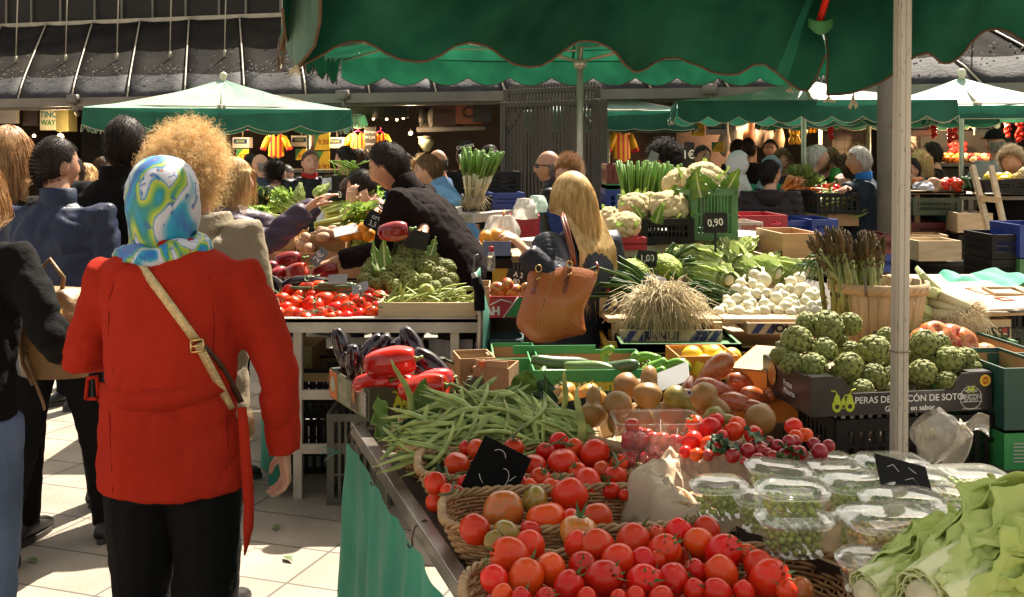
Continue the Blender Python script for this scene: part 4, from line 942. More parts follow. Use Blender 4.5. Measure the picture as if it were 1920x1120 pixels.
p5=person('woman with a big cloud of curly blonde hair in a hooded khaki coat',x,y,1.72,-14,0,1.12,1.1,0,KHAKI,'coat',.52,CHAR,('afro','curlblonde'),(None,(.30,.05,.82)),near=True,vox=.012,hood=KHAKI,seed=21,wr=.008,hoff=(-.06,0),hscale=1.06,vol=.60)
g=G(); tube(g,[p5['TB']((.01,-.158,1.33)),p5['TB']((.01,-.158,1.12)),p5['TB']((.0,-.16,.8))],.0035,5); g.obj('back_seam',cloth('khaki_dark',(.13,.105,.07)),p5['t'])
x,y=at(322,2.86),2.86; D=2.86
k6=1.655/1.75
tr=lambda px,py,dd=0: tgt(px,py,D+dd,x,y,0)
p6=person('woman in a red belted coat with a colourful headscarf and a gold shoulder strap',x,y,1.655,0,3,1.10,1.08,2,RED,'coat',.80,BLACKC,('none','none'),
 ((-.15,.31,1.10),tuple(tr(533,850,.06))),near=True,vox=.0085,fine=.0046,seed=31,wr=.0055,hoff=(-.045,.0),head=(6,-18,4),
 rings=[(.775,.205,.150),(.82,.204,.15),(.90,.200,.148),(.985,.192,.138),(1.035,.186,.130),(1.10,.188,.134),(1.20,.200,.142),(1.29,.208,.140),(1.355,.208,.120),(1.395,.165,.095),(1.425,.085,.075),(1.445,.066,.062)],
 poles=((-.128,-.11,-.08),(.8,-.45,0)),sl=1.12,curl=.55,palms=(None,(-.85,-.4,0)))
def silk(sc_=7.,off=0.):
 m=bpy.data.materials.new('painted_silk'); m.use_nodes=True; nt=m.node_tree; N=nt.nodes; L=nt.links; b=N['Principled BSDF']; b.inputs['Roughness'].default_value=.42; b.inputs['Sheen Weight'].default_value=.2
 tc=N.new('ShaderNodeTexCoord'); mp=N.new('ShaderNodeMapping'); mp.inputs['Location'].default_value=(3.07,.2,-1.4); mp.inputs['Rotation'].default_value=(0,R(32),0); mp.inputs['Scale'].default_value=(1,1,.55); L.new(tc.outputs['Object'],mp.inputs[0])
 n=N.new('ShaderNodeTexNoise'); n.inputs['Scale'].default_value=sc_; n.inputs['Detail'].default_value=1.4; n.inputs['Distortion'].default_value=.9; L.new(mp.outputs[0],n.inputs['Vector'])
 r=N.new('ShaderNodeValToRGB'); cr=r.color_ramp; cr.interpolation='LINEAR'
 st=[(0,(.02,.10,.36)),(.33+off,(.015,.16,.48)),(.40+off,(.01,.34,.52)),(.45+off,(.60,.60,.68)),(.505+off,(.64,.62,.70)),(.53+off,(.02,.26,.44)),(.545+off,(.55,.56,.06)),(.585+off,(.22,.42,.05)),(.62+off,(.01,.24,.20)),(.66+off,(.01,.30,.55)),(.72+off,(.02,.12,.42))]
 cr.elements[0].color=(*st[0][1],1); cr.elements[1].position=st[1][0]; cr.elements[1].color=(*st[1][1],1)
 for ps,c in st[2:]: e=cr.elements.new(ps); e.color=(*c,1)
 L.new(n.outputs['Fac'],r.inputs['Fac'])
 v=N.new('ShaderNodeTexVoronoi'); v.inputs['Scale'].default_value=55; L.new(mp.outputs[0],v.inputs['Vector'])
 lt=N.new('ShaderNodeMath'); lt.operation='LESS_THAN'; lt.inputs[1].default_value=.20; L.new(v.outputs['Distance'],lt.inputs[0])
 n2=N.new('ShaderNodeTexNoise'); n2.inputs['Scale'].default_value=9; L.new(tc.outputs['Object'],n2.inputs['Vector']); g2=N.new('ShaderNodeMath'); g2.operation='GREATER_THAN'; g2.inputs[1].default_value=.53; L.new(n2.outputs[0],g2.inputs[0])
 ml=N.new('ShaderNodeMath'); ml.operation='MULTIPLY'; L.new(lt.outputs[0],ml.inputs[0]); L.new(g2.outputs[0],ml.inputs[1])
 mx=N.new('ShaderNodeMix'); mx.data_type='RGBA'; mx.inputs[7].default_value=(.55,.16,.05,1); L.new(ml.outputs[0],mx.inputs[0]); L.new(r.outputs[0],mx.inputs[6])
 n3=N.new('ShaderNodeTexNoise'); n3.inputs['Scale'].default_value=30; n3.inputs['Distortion'].default_value=1.5; L.new(mp.outputs[0],n3.inputs['Vector']); g3=N.new('ShaderNodeMapRange'); g3.inputs['From Min'].default_value=.60; g3.inputs['From Max'].default_value=.63; g3.inputs['To Max'].default_value=.85; L.new(n3.outputs[0],g3.inputs['Value'])
 m2=N.new('ShaderNodeMix'); m2.data_type='RGBA'; m2.inputs[7].default_value=(.02,.13,.36,1); L.new(g3.outputs[0],m2.inputs[0]); L.new(mx.outputs[2],m2.inputs[6]); mx=m2
 L.new(mx.outputs[2],b.inputs['Base Color'])
 t=N.new('ShaderNodeBsdfTranslucent'); ms=N.new('ShaderNodeMixShader'); ms.inputs[0].default_value=.15; L.new(mx.outputs[2],t.inputs['Color']); L.new(b.outputs[0],ms.inputs[1]); L.new(t.outputs[0],ms.inputs[2]); L.new(ms.outputs[0],N['Material Output'].inputs['Surface'])
 return m
SILK=silk(8.,-.048); SILK2=silk(13.,-.055)
H6=p6['H']; T6=p6['t']; g=G()
hcx=H6.translation.x; n=64
def scarf_row(z,cx,cy,rx,ry,amp,tilt=0):
 out=[]
 for j in range(n):
  a=2*math.pi*j/n; fold=amp*1.6*(math.sin(a*5+z*38)+.7*math.sin(a*11-z*27)); out.append(Vector((cx+math.cos(a)*(rx+fold),cy+math.sin(a)*(ry+fold),z+tilt*math.cos(a))))
 return out
zt=CZ-(291-HY)/F*D; xc=(290-322)/F*D
hy=H6.translation.y
prof=[(0,.001,.001,0),(.003,.026,.03,0),(.012,.05,.06,0),(.028,.069,.082,.0005),(.050,.083,.101,.001),(.080,.093,.113,.0015),(.115,.097,.116,.0018),(.15,.096,.112,.002),(.185,.092,.104,.0022),(.215,.086,.094,.0025),(.236,.083,.088,.003),(.248,.090,.09,.003)]
rows=[scarf_row(zt-dz,xc+.004*math.sin(dz*14)+.015*max(0,dz-.1)*2,hy-.004-.02*max(0,(dz-.1))*3,rx,ry,am) for dz,rx,ry,am in prof]
g.add([q for r in rows for q in r],[(i*n+j,(i+1)*n+j,(i+1)*n+(j+1)%n,i*n+(j+1)%n) for i in range(len(rows)-1) for j in range(n)])
g.obj('headscarf',SILK,T6)
g=G(); rows=[]
for i,(dz,rx,ry) in enumerate([(.235,.080,.082),(.240,.105,.10),(.252,.122,.112),(.268,.130,.118),(.280,.128,.116),(.285,.112,.105),(.280,.09,.085)]):
 rows.append([Vector((xc+.016+math.cos(a)*(rx+.006*math.sin(a*7+i)),hy-.03+math.sin(a)*(ry+.004*math.sin(a*6)),zt-dz+.020*max(0,math.cos(a))-.004+.006*math.sin(a*5+i*1.3)+.02*max(0,math.sin(a)))) for a in [2*math.pi*j/n for j in range(n)]])
g.add([q for r in rows for q in r],[(i*n+j,(i+1)*n+j,(i+1)*n+(j+1)%n,i*n+(j+1)%n) for i in range(len(rows)-1) for j in range(n)]); g.obj('scarf_roll',SILK2,T6)
def coat_y(px,py):
 dg=None; me=p6['jacket'].data
 from mathutils.bvhtree import BVHTree
 global _bv6
 try: _bv6
 except NameError: _bv6=BVHTree.FromPolygons([v.co.copy() for v in me.vertices],[tuple(q.vertices) for q in me.polygons])
 o=Vector((-x,-y,CZ)); d=(P(px,py,D)-Vector((0,0,CZ))).normalized(); h=_bv6.ray_cast(o,d)
 return (h[0] if h[0] else tr(px,py)), d
def on_coat(px,py,off=.004):
 h,d=coat_y(px,py); return h-d*off
def ribbon(g,pix,w,th=.003,off=.005,m=0):
 c=[on_coat(a,b,off) for a,b in pix]
 out=[]
 for (a,b) in zip(c[:-1],c[1:]):
  for q in range(3): out.append(a.lerp(b,q/3))
 out.append(c[-1])
 for _ in range(8): out=[out[0]]+[(out[i-1]+out[i]*2+out[i+1])/4 for i in range(1,len(out)-1)]+[out[-1]]
 for i,p_ in enumerate(out):
  o_=Vector((-x,-y,CZ)); d_=(p_-o_).normalized(); h=_bv6.ray_cast(o_,d_)
  if h[0] and h[3]-off<(p_-o_).length: out[i]=o_+d_*(h[3]-off)
 out=[out[0]]+[(out[i-1]+out[i]*2+out[i+1])/4 for i in range(1,len(out)-1)]+[out[-1]]
 v=[];n_=len(out)
 for i,p_ in enumerate(out):
  tg=(out[min(i+1,n_-1)]-out[max(i-1,0)]).normalized(); nr=Vector((0,-1,.1)); s_=tg.cross(nr).normalized()
  for sx,dy in ((-1,0),(1,0),(1,1),(-1,1)): v.append(p_+s_*sx*w/2+Vector((0,th*dy,0)))
 f=[(i*4+j,i*4+(j+1)%4,(i+1)*4+(j+1)%4,(i+1)*4+j) for i in range(n_-1) for j in range(4)]+[(3,2,1,0),tuple((n_-1)*4+j for j in range(4))]
 g.add(v,f,m)
g=G(); ribbon(g,[(247,476),(285,528),(325,580),(368,640)],.023,off=.006); g.obj('shoulder_strap',GOLDS,T6)
g=G(); ribbon(g,[(370,645),(395,690),(418,735),(433,768)],.022,off=.009); g.obj('strap_tail',GOLDS,T6)
g=G(); ribbon(g,[(372,640),(402,670),(430,705),(452,755)],.016,off=.004); g.obj('shoulder_strap',BROWNS,T6)
g=G(); c=on_coat(369,648,.016); 
for (ax,bx) in (((-.016,.012),(.016,.016)),((.016,.016),(.018,-.014)),((.018,-.014),(-.014,-.018)),((-.014,-.018),(-.016,.012)),((-.015,-.003),(.017,.001))): tube(g,[c+Vector((ax[0],0,ax[1])),c+Vector((bx[0],0,bx[1]))],.0026,7)
g.obj('strap_buckle',GOLD,T6)
g=G()
for (a,b,r_) in [(384,667,.0012),(398,694,.0012),(410,718,.0012),(422,742,.0012)]: ball(g,on_coat(a,b,.0125),r_*1.2,0,1)
g.obj('strap_holes',M_void,T6)
g=G(); ribbon(g,[(183,735),(210,745),(245,752),(290,755),(330,748),(370,737),(402,722),(425,712)],.054,.004,.005); g.obj('belt',RED,T6)
g=G(); c=tr(171,730,-.10)+Vector((0,.10,0)); c=on_coat(186,731,.02)+Vector((-.02,0,0))
for (ax,bx) in (((-.014,.03),(.014,.032)),((.014,.032),(.014,-.024)),((.014,-.024),(-.016,-.026)),((-.016,-.026),(-.014,.03))): tube(g,[c+Vector((ax[0],0,ax[1])),c+Vector((bx[0],.01,bx[1]))],.005,7)
g.obj('belt_buckle',RED,T6); g=G(); bar(g,c+Vector((0,.002,.028)),c+Vector((0,.004,-.024)),.005); g.obj('buckle_gap',M_void,T6,False)
g=G(); v=[]
pts=[(452,765,-.06,8),(456,800,-.07,9),(459,850,-.07,9),(463,900,-.06,10),(466,950,-.05,9),(465,990,-.05,9),(461,1025,-.05,4),(458,1043,-.05,1)]
for (a,b,dd,w_) in pts:
 for sx,dy in ((-1,0),(1,.006),(1,.010),(-1,.004)): q=tr(a+sx*w_,b,dd); v.append(q+Vector((0,dy,0)))
g.add(v,[(i*4+j,i*4+(j+1)%4,(i+1)*4+(j+1)%4,(i+1)*4+j) for i in range(7) for j in range(4)]+[(3,2,1,0),(28,29,30,31)]); g.obj('belt_end',RED,T6)
for pix in ([(205,770),(207,830),(212,925)],[(222,505),(205,560),(203,620),(212,700)],[(392,520),(402,600),(398,700)],[(425,770),(428,830),(424,880)]):
 g=G(); tube(g,[on_coat(a,b,.0003) for a,b in pix],.0012,5); g.obj('seam',cloth('red_dark',(.20,.008,.006)),T6)
t=thing('evening_bag','small gold quilted bag end at the hip of the red coat','handbag',Vector((x,y,0))+tr(462,800,.04))
g=G(); loft(g,[((0,0,-.035),.014,.03),((0,0,-.02),.020,.045),((0,0,.01),.020,.045),((0,0,.04),.014,.04)],14); g.obj('bag_body',GOLDS,t); g=G(); tube(g,[(-.012,-.03,.04),(-.012,.0,.046),(-.012,.03,.04)],.004,6); g.obj('zip',GOLD,t)
x,y=at(425,5.35),5.35
person('smiling blonde woman in profile in a purple puffer reaching over the vegetables',x,y,Hof(290,5.35),-88,0,.95,1,0,cloth('purple_puffer',(.055,.035,.062),.45,spec=.5),'puffer',.8,BLACKC,('bob','blonde'),(tuple(tgt(592,384,5.75,x,y,-88)),tuple(tgt(575,392,5.2,x,y,-88))),head=(0,0,0),near=True,vox=.012,fine=.007,seed=41,poles=((0,-.2,-1),(0,-.2,-1)),curl=.25,palms=((0,0,-1),(0,0,-1)))
BK='people in the crowd behind the stalls'
PUF=cloth('black_puffer',(.014,.015,.018),.4,spec=.6); GREYH=cloth('grey_hood',(.20,.19,.19)); WHITEC=cloth('white_cotton',(.62,.62,.64),.8,.1); ROYAL=cloth('royal_blue',(.02,.05,.24),.6)
def far(label,px,tp,D,face,**kw):
 kw.setdefault('vox',.016); x=at(px,D); H=kw.pop('H',None) or Hof(tp,D); return person(label,x,D,H,face,group=BK,**kw)
far('girl with fair hair held by a band, partly hidden behind the black jacket man',165,303,7.6,180,hair=('bob','blonde'),top=WHITEC,head=(12,0,0))
far('person with dark red brown hair behind the black jacket man',196,292,9.0,60,hair=('bob','brown'),top=CHAR)
far('person in a pale grey top behind the navy jacket man',138,286,7.0,150,hair=('short','dark'),top=WHITEC)
far('bald older man facing left behind the umbrella pole',492,285,11.5,75,hair=('bald','grey'),top=cloth('slate_blue',(.05,.06,.09)),skin=0)
far('woman with a dark bun in a black fleece with a grey hood',517,296,9.6,-20,hair=('bun','dark'),top=BLACKC,topkind='fleece',hood=GREYH,w=1.1)
far('short haired woman with silver streaks and a cream scarf',531,306,10.4,-120,hair=('short','salt'),top=cloth('cream_top',(.42,.38,.28)),head=(15,0,0))
far('balding man in a black puffer jacket with a red lining looking right',580,276,9.7,-152,hair=('buzz','brown'),top=PUF,topkind='puffer',collar=cloth('red_lining',(.45,.03,.03)),hood=PUF,w=1.12,skin=0)
pw=far('young man in a white hoodie with a black rucksack',650,270,9.6,35,hair=('short','dark'),top=WHITEC,topkind='hoodie',hood=WHITEC,w=1.05,head=(0,35,0))
t=thing('rucksack','black rucksack with a yellow stripe on the white hoodie','rucksack',(at(652,9.45),9.42,1.22),R(35))
g=G(); loft(g,[((0,0,-.2),.13,.05),((0,-.01,-.16),.15,.08),((0,0,.05),.14,.08),((0,0,.16),.11,.06),((0,0,.19),.05,.03)],18,sq=.8); g.obj('bag_body',BLACKC,t); g=G(); loft(g,[((0,-.075,-.15),.09,.02),((0,-.08,-.02),.09,.025)],12); g.obj('pocket',CHAR,t); g=G(); tube(g,[(-.135,-.03,-.18),(-.14,-.03,0),(-.12,-.02,.15)],.012,6); g.obj('stripe',M_yel,t)
far('woman with brown hair and fringe facing left behind the green sweater',676,276,10.2,140,hair=('bob','brown'),top=CHAR,skin=0)
far('person with black hair in a blue jacket behind the green sweater',689,297,8.9,25,hair=('bob','dark'),top=cloth('cobalt',(.025,.06,.16)),w=1.05)
x,y=at(768,7.0),7.0
person('person in a bright green sweater bending forward behind the seller',x,y,1.66,68,38,1.0,1,0,cloth('bright_green',(.10,.36,.015),.8,.2),'sweater',.8,BLACKC,('short','brown'),(tuple(tgt(690,392,6.75,x,y,68)),None),vox=.014,seed=50)
far('blonde curly haired woman whose face is half hidden by the seller',792,290,10.0,170,hair=('wavy','blonde'),top=CHAR)
far('dark haired woman in the shadow behind the seller',762,284,10.6,90,hair=('bob','brown'),top=CHAR)
far('balding man with glasses in a blue checked jacket behind the blue shirt man',826,276,10.2,78,hair=('bald','salt'),top=cloth('check_blue',(.07,.12,.22)),w=1.05)
x,y=at(876,8.2),8.2
person('man in a light blue shirt leaning forward with head bent behind the seller',x,y,1.72,78,24,1.05,1,0,cloth('sky_blue',(.13,.28,.46),.8,.15),'shirt',.8,JEANS,('short','lightbrown'),(tuple(tgt(800,400,7.9,x,y,78)),None),head=(10,0,0),vox=.013,near=True,seed=57,collar=cloth('sky_blue',(.13,.28,.46)),group=BK)
far('woman with dark red hair beside the bunch of calcots',931,280,10.8,120,hair=('long','brown'),top=CHAR)
far('dark figure beside the gate behind the calcots',922,268,11.6,60,hair=('short','dark'),top=BLACKC)
x,y=at(865,5.95),5.95; DB=cloth('dark_fleece',(.011,.006,.006),.95,.2,bump=.5,bs=120)
ps=person('seller with glasses in a dark fleece leaning over the table holding a red pepper',x,y,1.86,78,33,1.30,1.32,1,DB,'fleece',.84,cloth('brown_trousers',(.045,.037,.030)),('short','dark'),
 (tuple(tgt(622,492,5.75,x,y,78)),tuple(tgt(792,456,5.55,x,y,78))),head=(12,0,0),near=True,vox=.011,fine=.0065,seed=61,collar=DB,poles=((.0,-.2,-1),(.5,-.8,-.5)),palms=((0,0,-1),(-.1,.1,1)),curl=.45,sleeve=.93,wr=.008,hscale=1.04,
 rings=None)
g=G(); H=ps['H']
for sx in (-1,1):
 tube(g,[H@Vector((sx*.032+.020*math.cos(a),.099,.006+.015*math.sin(a))) for a in [6.283*j/14 for j in range(15)]],.0013,5)
 tube(g,[H@Vector((sx*.052,.097,.010)),H@Vector((sx*.078,.05,.012)),H@Vector((sx*.083,-.01,.006))],.0013,5)
tube(g,[H@Vector((-.012,.101,.008)),H@Vector((.012,.101,.008))],.0013,5); g.obj('glasses',GOLD,ps['t'])
x,y=at(775,6.75),6.75
ph=person('helper hidden behind the seller with rolled dark sleeves touching the celery',x,y,1.66,75,30,1,1,2,DB,'fleece',.84,BLACKC,('short','dark'),(tuple(tgt(655,384,6.55,x,y,75)),tuple(tgt(690,396,6.2,x,y,75))),vox=.013,fine=.007,near=True,seed=67,sleeve=.55,poles=((.2,-.2,-1),(.2,-.2,-1)),palms=((0,0,-1),(0,0,-1)),curl=.35)
g=G(); w_=ph['arm'][1][2]; e_=ph['arm'][1][1]; c=w_.lerp(e_,.16); d=(e_-w_).normalized(); u=d.orthogonal().normalized(); v_=d.cross(u)
for q,(o_,m_) in enumerate(((0,0),(.016,1),(.03,0))):
 tube(g,[c+d*o_+(u*math.cos(a)+v_*math.sin(a))*.031 for a in [6.283*j/14 for j in range(15)]],.006,6,m_)
g.obj('bracelet',[mat('bead_purple',(.08,.03,.12),.5),mat('bead_orange',(.5,.2,.03),.5)],ph['t'])
x,y=at(1036,7.6),7.6
pb=person('bald man with black sunglasses and a black puffer jacket facing left by the gate',x,y,Hof(279,7.6,0.002),82,0,1.08,1,1,PUF,'puffer',.8,BLACKC,('bald','grey'),near=True,vox=.012,collar=PUF,seed=71)
g=G(); H=pb['H']
for sx in (-1,1):
 g.add([H@Vector((sx*(.012+.044*u),.103-.030*u*u,.022-.030*v+.0*u)) for u in (0,.5,1) for v in (0,1)]+[H@Vector((sx*(.012+.044*u),.099-.030*u*u,.022-.030*v)) for u in (0,.5,1) for v in (0,1)],[(0,2,3,1),(2,4,5,3),(7,9,8,6),(9,11,10,8),(0,1,7,6),(4,10,11,5),(0,6,8,2),(2,8,10,4),(1,3,9,7),(3,5,11,9)])
 tube(g,[H@Vector((sx*.058,.075,.012)),H@Vector((sx*.082,.02,.012)),H@Vector((sx*.084,-.02,.002))],.003,6)
g.obj('sunglasses',mat('black_lens',(.006,.006,.007),.12,.1),pb['t'],False)
x,y=at(1074,7.35),7.35
person('woman with ginger hair in a bun and a royal blue jacket behind the pole',x,y,Hof(290,7.35),150,6,1,1,0,ROYAL,'jacket',.8,BLACKC,('bun','orange'),head=(14,0,0),vox=.013,near=True,seed=73)
x,y=at(1085,4.55),4.55; QN=cloth('quilt_navy',(.017,.018,.032),.5,.2,spec=.5,bump=.2,bs=90)
pg=person('woman with long straight blonde hair in a quilted navy jacket with a leather bag',x,y,1.585,42,1,1.16,1.0,0,QN,'quilt',.87,JEANS,('none','blonde'),(tuple(tgt(985,470,4.25,x,y,42)),(.30,.10,.82)),near=True,vox=.010,fine=.0065,seed=81,poles=((-.6,-.7,-.6),None),palms=((.4,-.2,-1),None),curl=.45,hoff=(.0,0),sl=1.15)
rg=np.random.default_rng(4); H=pg['H']; vs,_=ico(4); g=G(); keep={}
for i,d in enumerate(vs):
 if d.z>hairline(d)+.0: keep[i]=headfn(d)*1.0+d*.018
idx={}
for f in _:
 if all(i in keep for i in f):
  q=[]
  for i in f:
   if i not in idx: idx[i]=len(g.v); g.v.append(tuple(H@keep[i]))
   q.append(idx[i])
  g.f.append(tuple(q)); g.m.append(0)
hair_o=g.obj('hair',HM['blonde'],pg['t']); ks=[i for i in keep]
c=rg.choice(ks,5200); r=np.array([tuple(keep[i]) for i in c]); dd=np.array([tuple(vs[i]) for i in c])
inv=H.to_3x3().inverted(); dn=np.array((inv@Vector((.02,0,-1)).normalized()).normalized())
def pull(p):
 q=p.copy(); lo=q[:,2]<-.06
 q[lo,0]=np.clip(q[lo,0],-.115-.12*np.clip(-q[lo,2]-.06,0,.2),.118+.12*np.clip(-q[lo,2]-.06,0,.2))
 yb=-.07-.55*np.clip(-q[lo,2]-.06,0,.17)
 q[lo,1]=np.clip(q[lo,1],yb-.075,yb); return q
me=strand_mesh('s',r,dd*.45+dn*.7+np.array([0,-.12,0]),rg.uniform(.38,.47,len(r)),20,.0012,HM['blonde'],dn,.42,centre=np.zeros(3),rad=np.array([.095,.115,.132]),jitter=.07,seed=8,pull=pull,tip=.5); me.transform(H); join_into(hair_o,[me])
LE=mat('cognac_leather',(.42,.125,.028),.38,.3,5,bump=.18,bscale=110,col2=(.30,.080,.018),coat=.1); LED=mat('strap_leather',(.20,.045,.015),.4,.25,14); STI=mat('stitching',(.55,.28,.12),.6)
t=thing('shoulder_bag','large cognac brown leather bag hanging from the shoulder of the blonde woman','bag',P(1045,570,4.22),R(3))
sB=4.22/F
out=[(995,507),(1040,503),(1078,501),(1119,513),(1111,545),(1096,582),(1097,610),(1097,626),(1062,634),(1030,642),(1000,640),(978,622),(968,605),(975,575),(986,540)]
cx,cy=1045,570; O=[Vector(((a-cx)*sB,0,-(b-cy)*sB)) for a,b in out]
cen=Vector((-.005,0,-.02)); g=G(); m_=len(O); rings_=[]; NR=8
sub=[]
for i in range(m_):
 p0,p1,p2,p3=O[i-1],O[i],O[(i+1)%m_],O[(i+2)%m_]
 for q in range(5):
  u=q/5; sub.append(.5*((2*p1)+(-p0+p2)*u+(2*p0-5*p1+4*p2-p3)*u*u+(-p0+3*p1-3*p2+p3)*u**3))
m_=len(sub)
for side in (-1,1):
 base=len(g.v)
 for r_ in range(NR+1):
  s=1-r_/NR
  for q in sub:
   p_=cen.lerp(q,s); dep=.075*math.sqrt(max(0,1-s**2.6)); topf=max(0,min(1,(p_.z-.02)/.12)); dep*=1-.55*topf
   dep+=.006*noise.noise((p_.x*9,p_.z*9,side*3))*(1-s)
   g.v.append((p_.x,side*dep,p_.z))
 for r_ in range(NR):
  for j in range(m_):
   a=base+r_*m_+j; b=base+r_*m_+(j+1)%m_; f=(a,b,b+m_,a+m_); g.f.append(f if side<0 else f[::-1]); g.m.append(0)
bagb=g.obj('bag_body',LE,t)
def bagp(a,b,off=.004):
 xx=(a-cx)*sB; zz=-(b-cy)*sB
 best=0
 d=Vector((xx,0,zz))-cen; ln=d.length; ang=math.atan2(d.z,d.x); far_=min(sub,key=lambda q:abs((math.atan2((q-cen).z,(q-cen).x)-ang+math.pi)%(2*math.pi)-math.pi)); s=min(1,ln/max(1e-6,(far_-cen).length))
 dep=.075*math.sqrt(max(0,1-s**2.6)); topf=max(0,min(1,(zz-.02)/.12)); dep*=1-.55*topf
 return Vector((xx,-dep-off,zz))
for dx in (-2.5,2.5):
 g=G(); tube(g,[bagp(a+dx,b,.001) for a,b in [(1038,508),(1028,535),(1018,560),(1010,585),(1009,605),(1016,622),(1026,638)]],.0011,5); g.obj('stitched_seam',STI,t)
g=G(); tube(g,[bagp(1032,508,.0),bagp(1018,560,.0),bagp(1010,600,.0),bagp(1026,638,.0)],.0018,5); g.obj('seam',LED,t)
g=G(); tube(g,[bagp(1062,608,.001),bagp(1058,612,.001),bagp(1058,630,.001)],.0013,5); tube(g,[bagp(1058,630,.001),bagp(1094,626,.001)],.0012,5); g.obj('gusset_seam',LED,t)
for (a,b,c_,d_) in [(1068,503,1054,546),(1010,510,996,548)]:
 g=G(); bar(g,bagp(a,b,.003),bagp(c_,d_,.003),.020,.004); g.obj('strap_tab',LED,t,False,bevel=.0015)
 g=G(); tube(g,[bagp(a-1,b-2,.006)+Vector((.012*math.cos(q),-.002,.012+.014*math.sin(q))) for q in [6.283*j/12 for j in range(13)]],.0026,6); tube(g,[bagp(a-6,b+12,.008),bagp(a+2,b+8,.010)],.003,6); g.obj('ring',GOLD,t)
 g=G(); tube(g,[bagp(a-6,b+9,.009),bagp(a-12,b+20,.008),bagp(a-13,b+24,.007)],.0032,6,flat=.5); g.obj('knotted_lace',LED,t)
g=G(); tube(g,[bagp(1067,495,.004),P(1072,480,4.21)-t.location,P(1062,440,4.23)-t.location,P(1056,410,4.30)-t.location,P(1060,402,4.42)-t.location],.0085,8,flat=.7); g.obj('handle',LED,t)
g=G(); tube(g,[P(1080,497,4.28)-t.location,P(1076,470,4.27)-t.location,P(1068,435,4.28)-t.location,P(1062,408,4.34)-t.location,P(1063,403,4.44)-t.location],.0085,8,flat=.7); g.obj('handle',LED,t)
g=G(); tube(g,[bagp(1119,514,.002),P(1122,503,4.2)-t.location,P(1118,492,4.21)-t.location],.006,6,flat=.5); g.obj('side_tab',LED,t); g=G(); tube(g,[P(1118,518,4.2)-t.location,P(1118,508,4.2)-t.location],.004,6); g.obj('clasp',GOLD,t)
p=person('young man with tousled dark curly hair looking down to the left behind the leeks',at(1258,6.5),6.5,Hof(262,6.5,.02),84,0,1.05,1,0,cloth('light_blue',(.30,.38,.48)),'shirt',.8,JEANS,('wavy','dark'),head=(4,0,0),near=True,vox=.013,seed=91)
far('short haired man in a beige track jacket behind the cauliflower',1314,269,10.4,-160,hair=('short','dark'),top=cloth('beige',(.33,.29,.23),.7),collar=cloth('beige',(.33,.29,.23),.7),skin=1,w=1.1)
HJ=cloth('white_hijab',(.70,.69,.70),.7,.06,bump=.1)
p=far('woman in a white headscarf and cream robe facing right',1378,284,9.6,-92,H=1.665,hair=('none','none'),top=cloth('cream_robe',(.60,.56,.48),.8,.08),topkind='coat',toplen=.3,w=1.25,dp=1.35); headscarf(p,HJ,drape=.26)
PAT=mat('blue_pattern',(.32,.40,.46),.7,.5,60,col2=(.06,.12,.17))
p=far('woman in a green cardigan and blue patterned headscarf bending over the stall',1428,288,9.9,-60,H=1.63,hair=('none','none'),top=cloth('emerald',(.02,.27,.12),.8),topkind='sweater',w=1.1,lean=8,arms=(None,(.2,.35,1.15))); headscarf(p,PAT,drape=.10)
p=far('short dark haired woman in a black quilted puffer coat seen from behind',1444,296,8.6,-14,hair=('short','dark'),top=cloth('aubergine_puffer',(.022,.015,.017),.5,spec=.5),topkind='puffer',toplen=.56,hood=cloth('aubergine_puffer2',(.028,.02,.022),.5),w=1.12,head=(0,-50,0),near=True,vox=.012)
far('worried looking woman with a light brown bob facing the camera',1466,275,10.4,172,hair=('bob','lightbrown'),top=cloth('grey_floral',(.07,.07,.075),.8,.6,scale=40))
far('older bearded man in a dark navy suit behind the white pole',1508,266,10.0,-98,hair=('short','white'),top=NAVY,w=1.2,dp=1.1,lean=8)
far('person in a red hooded sweatshirt seen from behind',1524,270,10.8,0,hair=('short','grey'),top=cloth('red_hoodie',(.50,.015,.025),.8,.1),topkind='hoodie',hood=cloth('red_hoodie',(.50,.015,.025)),w=1.0)
p=far('woman with glasses and a pink scarf looking down at a bag',1556,274,10.5,176,hair=('bob','lightbrown'),top=BLACKC,head=(14,0,0),skin=1,arms=((-.2,.3,1.1),(.15,.3,1.05)))
g=G(); n=30
rows=[[p['TB']((math.cos(a)*(.09+.03*s),.02+math.sin(a)*(.09+.03*s)+.02*s,1.47-.07*s+.012*math.sin(a*5+s*6))) for a in [6.283*j/n for j in range(n)]] for s in (0,.3,.6,1)]
g.add([q for r in rows for q in r],[(i*n+j,i*n+(j+1)%n,(i+1)*n+(j+1)%n,(i+1)*n+j) for i in range(3) for j in range(n)]); tube(g,[p['TB']((.03,.14,1.42)),p['TB']((.05,.17,1.25)),p['TB']((.04,.17,1.08))],.04,8,flat=.5); g.obj('scarf',mat('pink_check',(.55,.18,.18),.8,.5,60,col2=(.30,.06,.07)),p['t'])
g=G(); H=p['H']
for sx in (-1,1): tube(g,[H@Vector((sx*.031+.019*math.cos(a),.10,.006+.014*math.sin(a))) for a in [6.283*j/12 for j in range(13)]],.0022,5)
g.obj('glasses',BLACKC,p['t'])
far('person with wavy grey brown hair in a dark grey coat facing left',1596,281,9.9,70,hair=('wavy','brown'),top=cloth('dk_grey',(.045,.045,.05)),H=1.62,lean=6)
x,y=at(1628,9.0),9.0
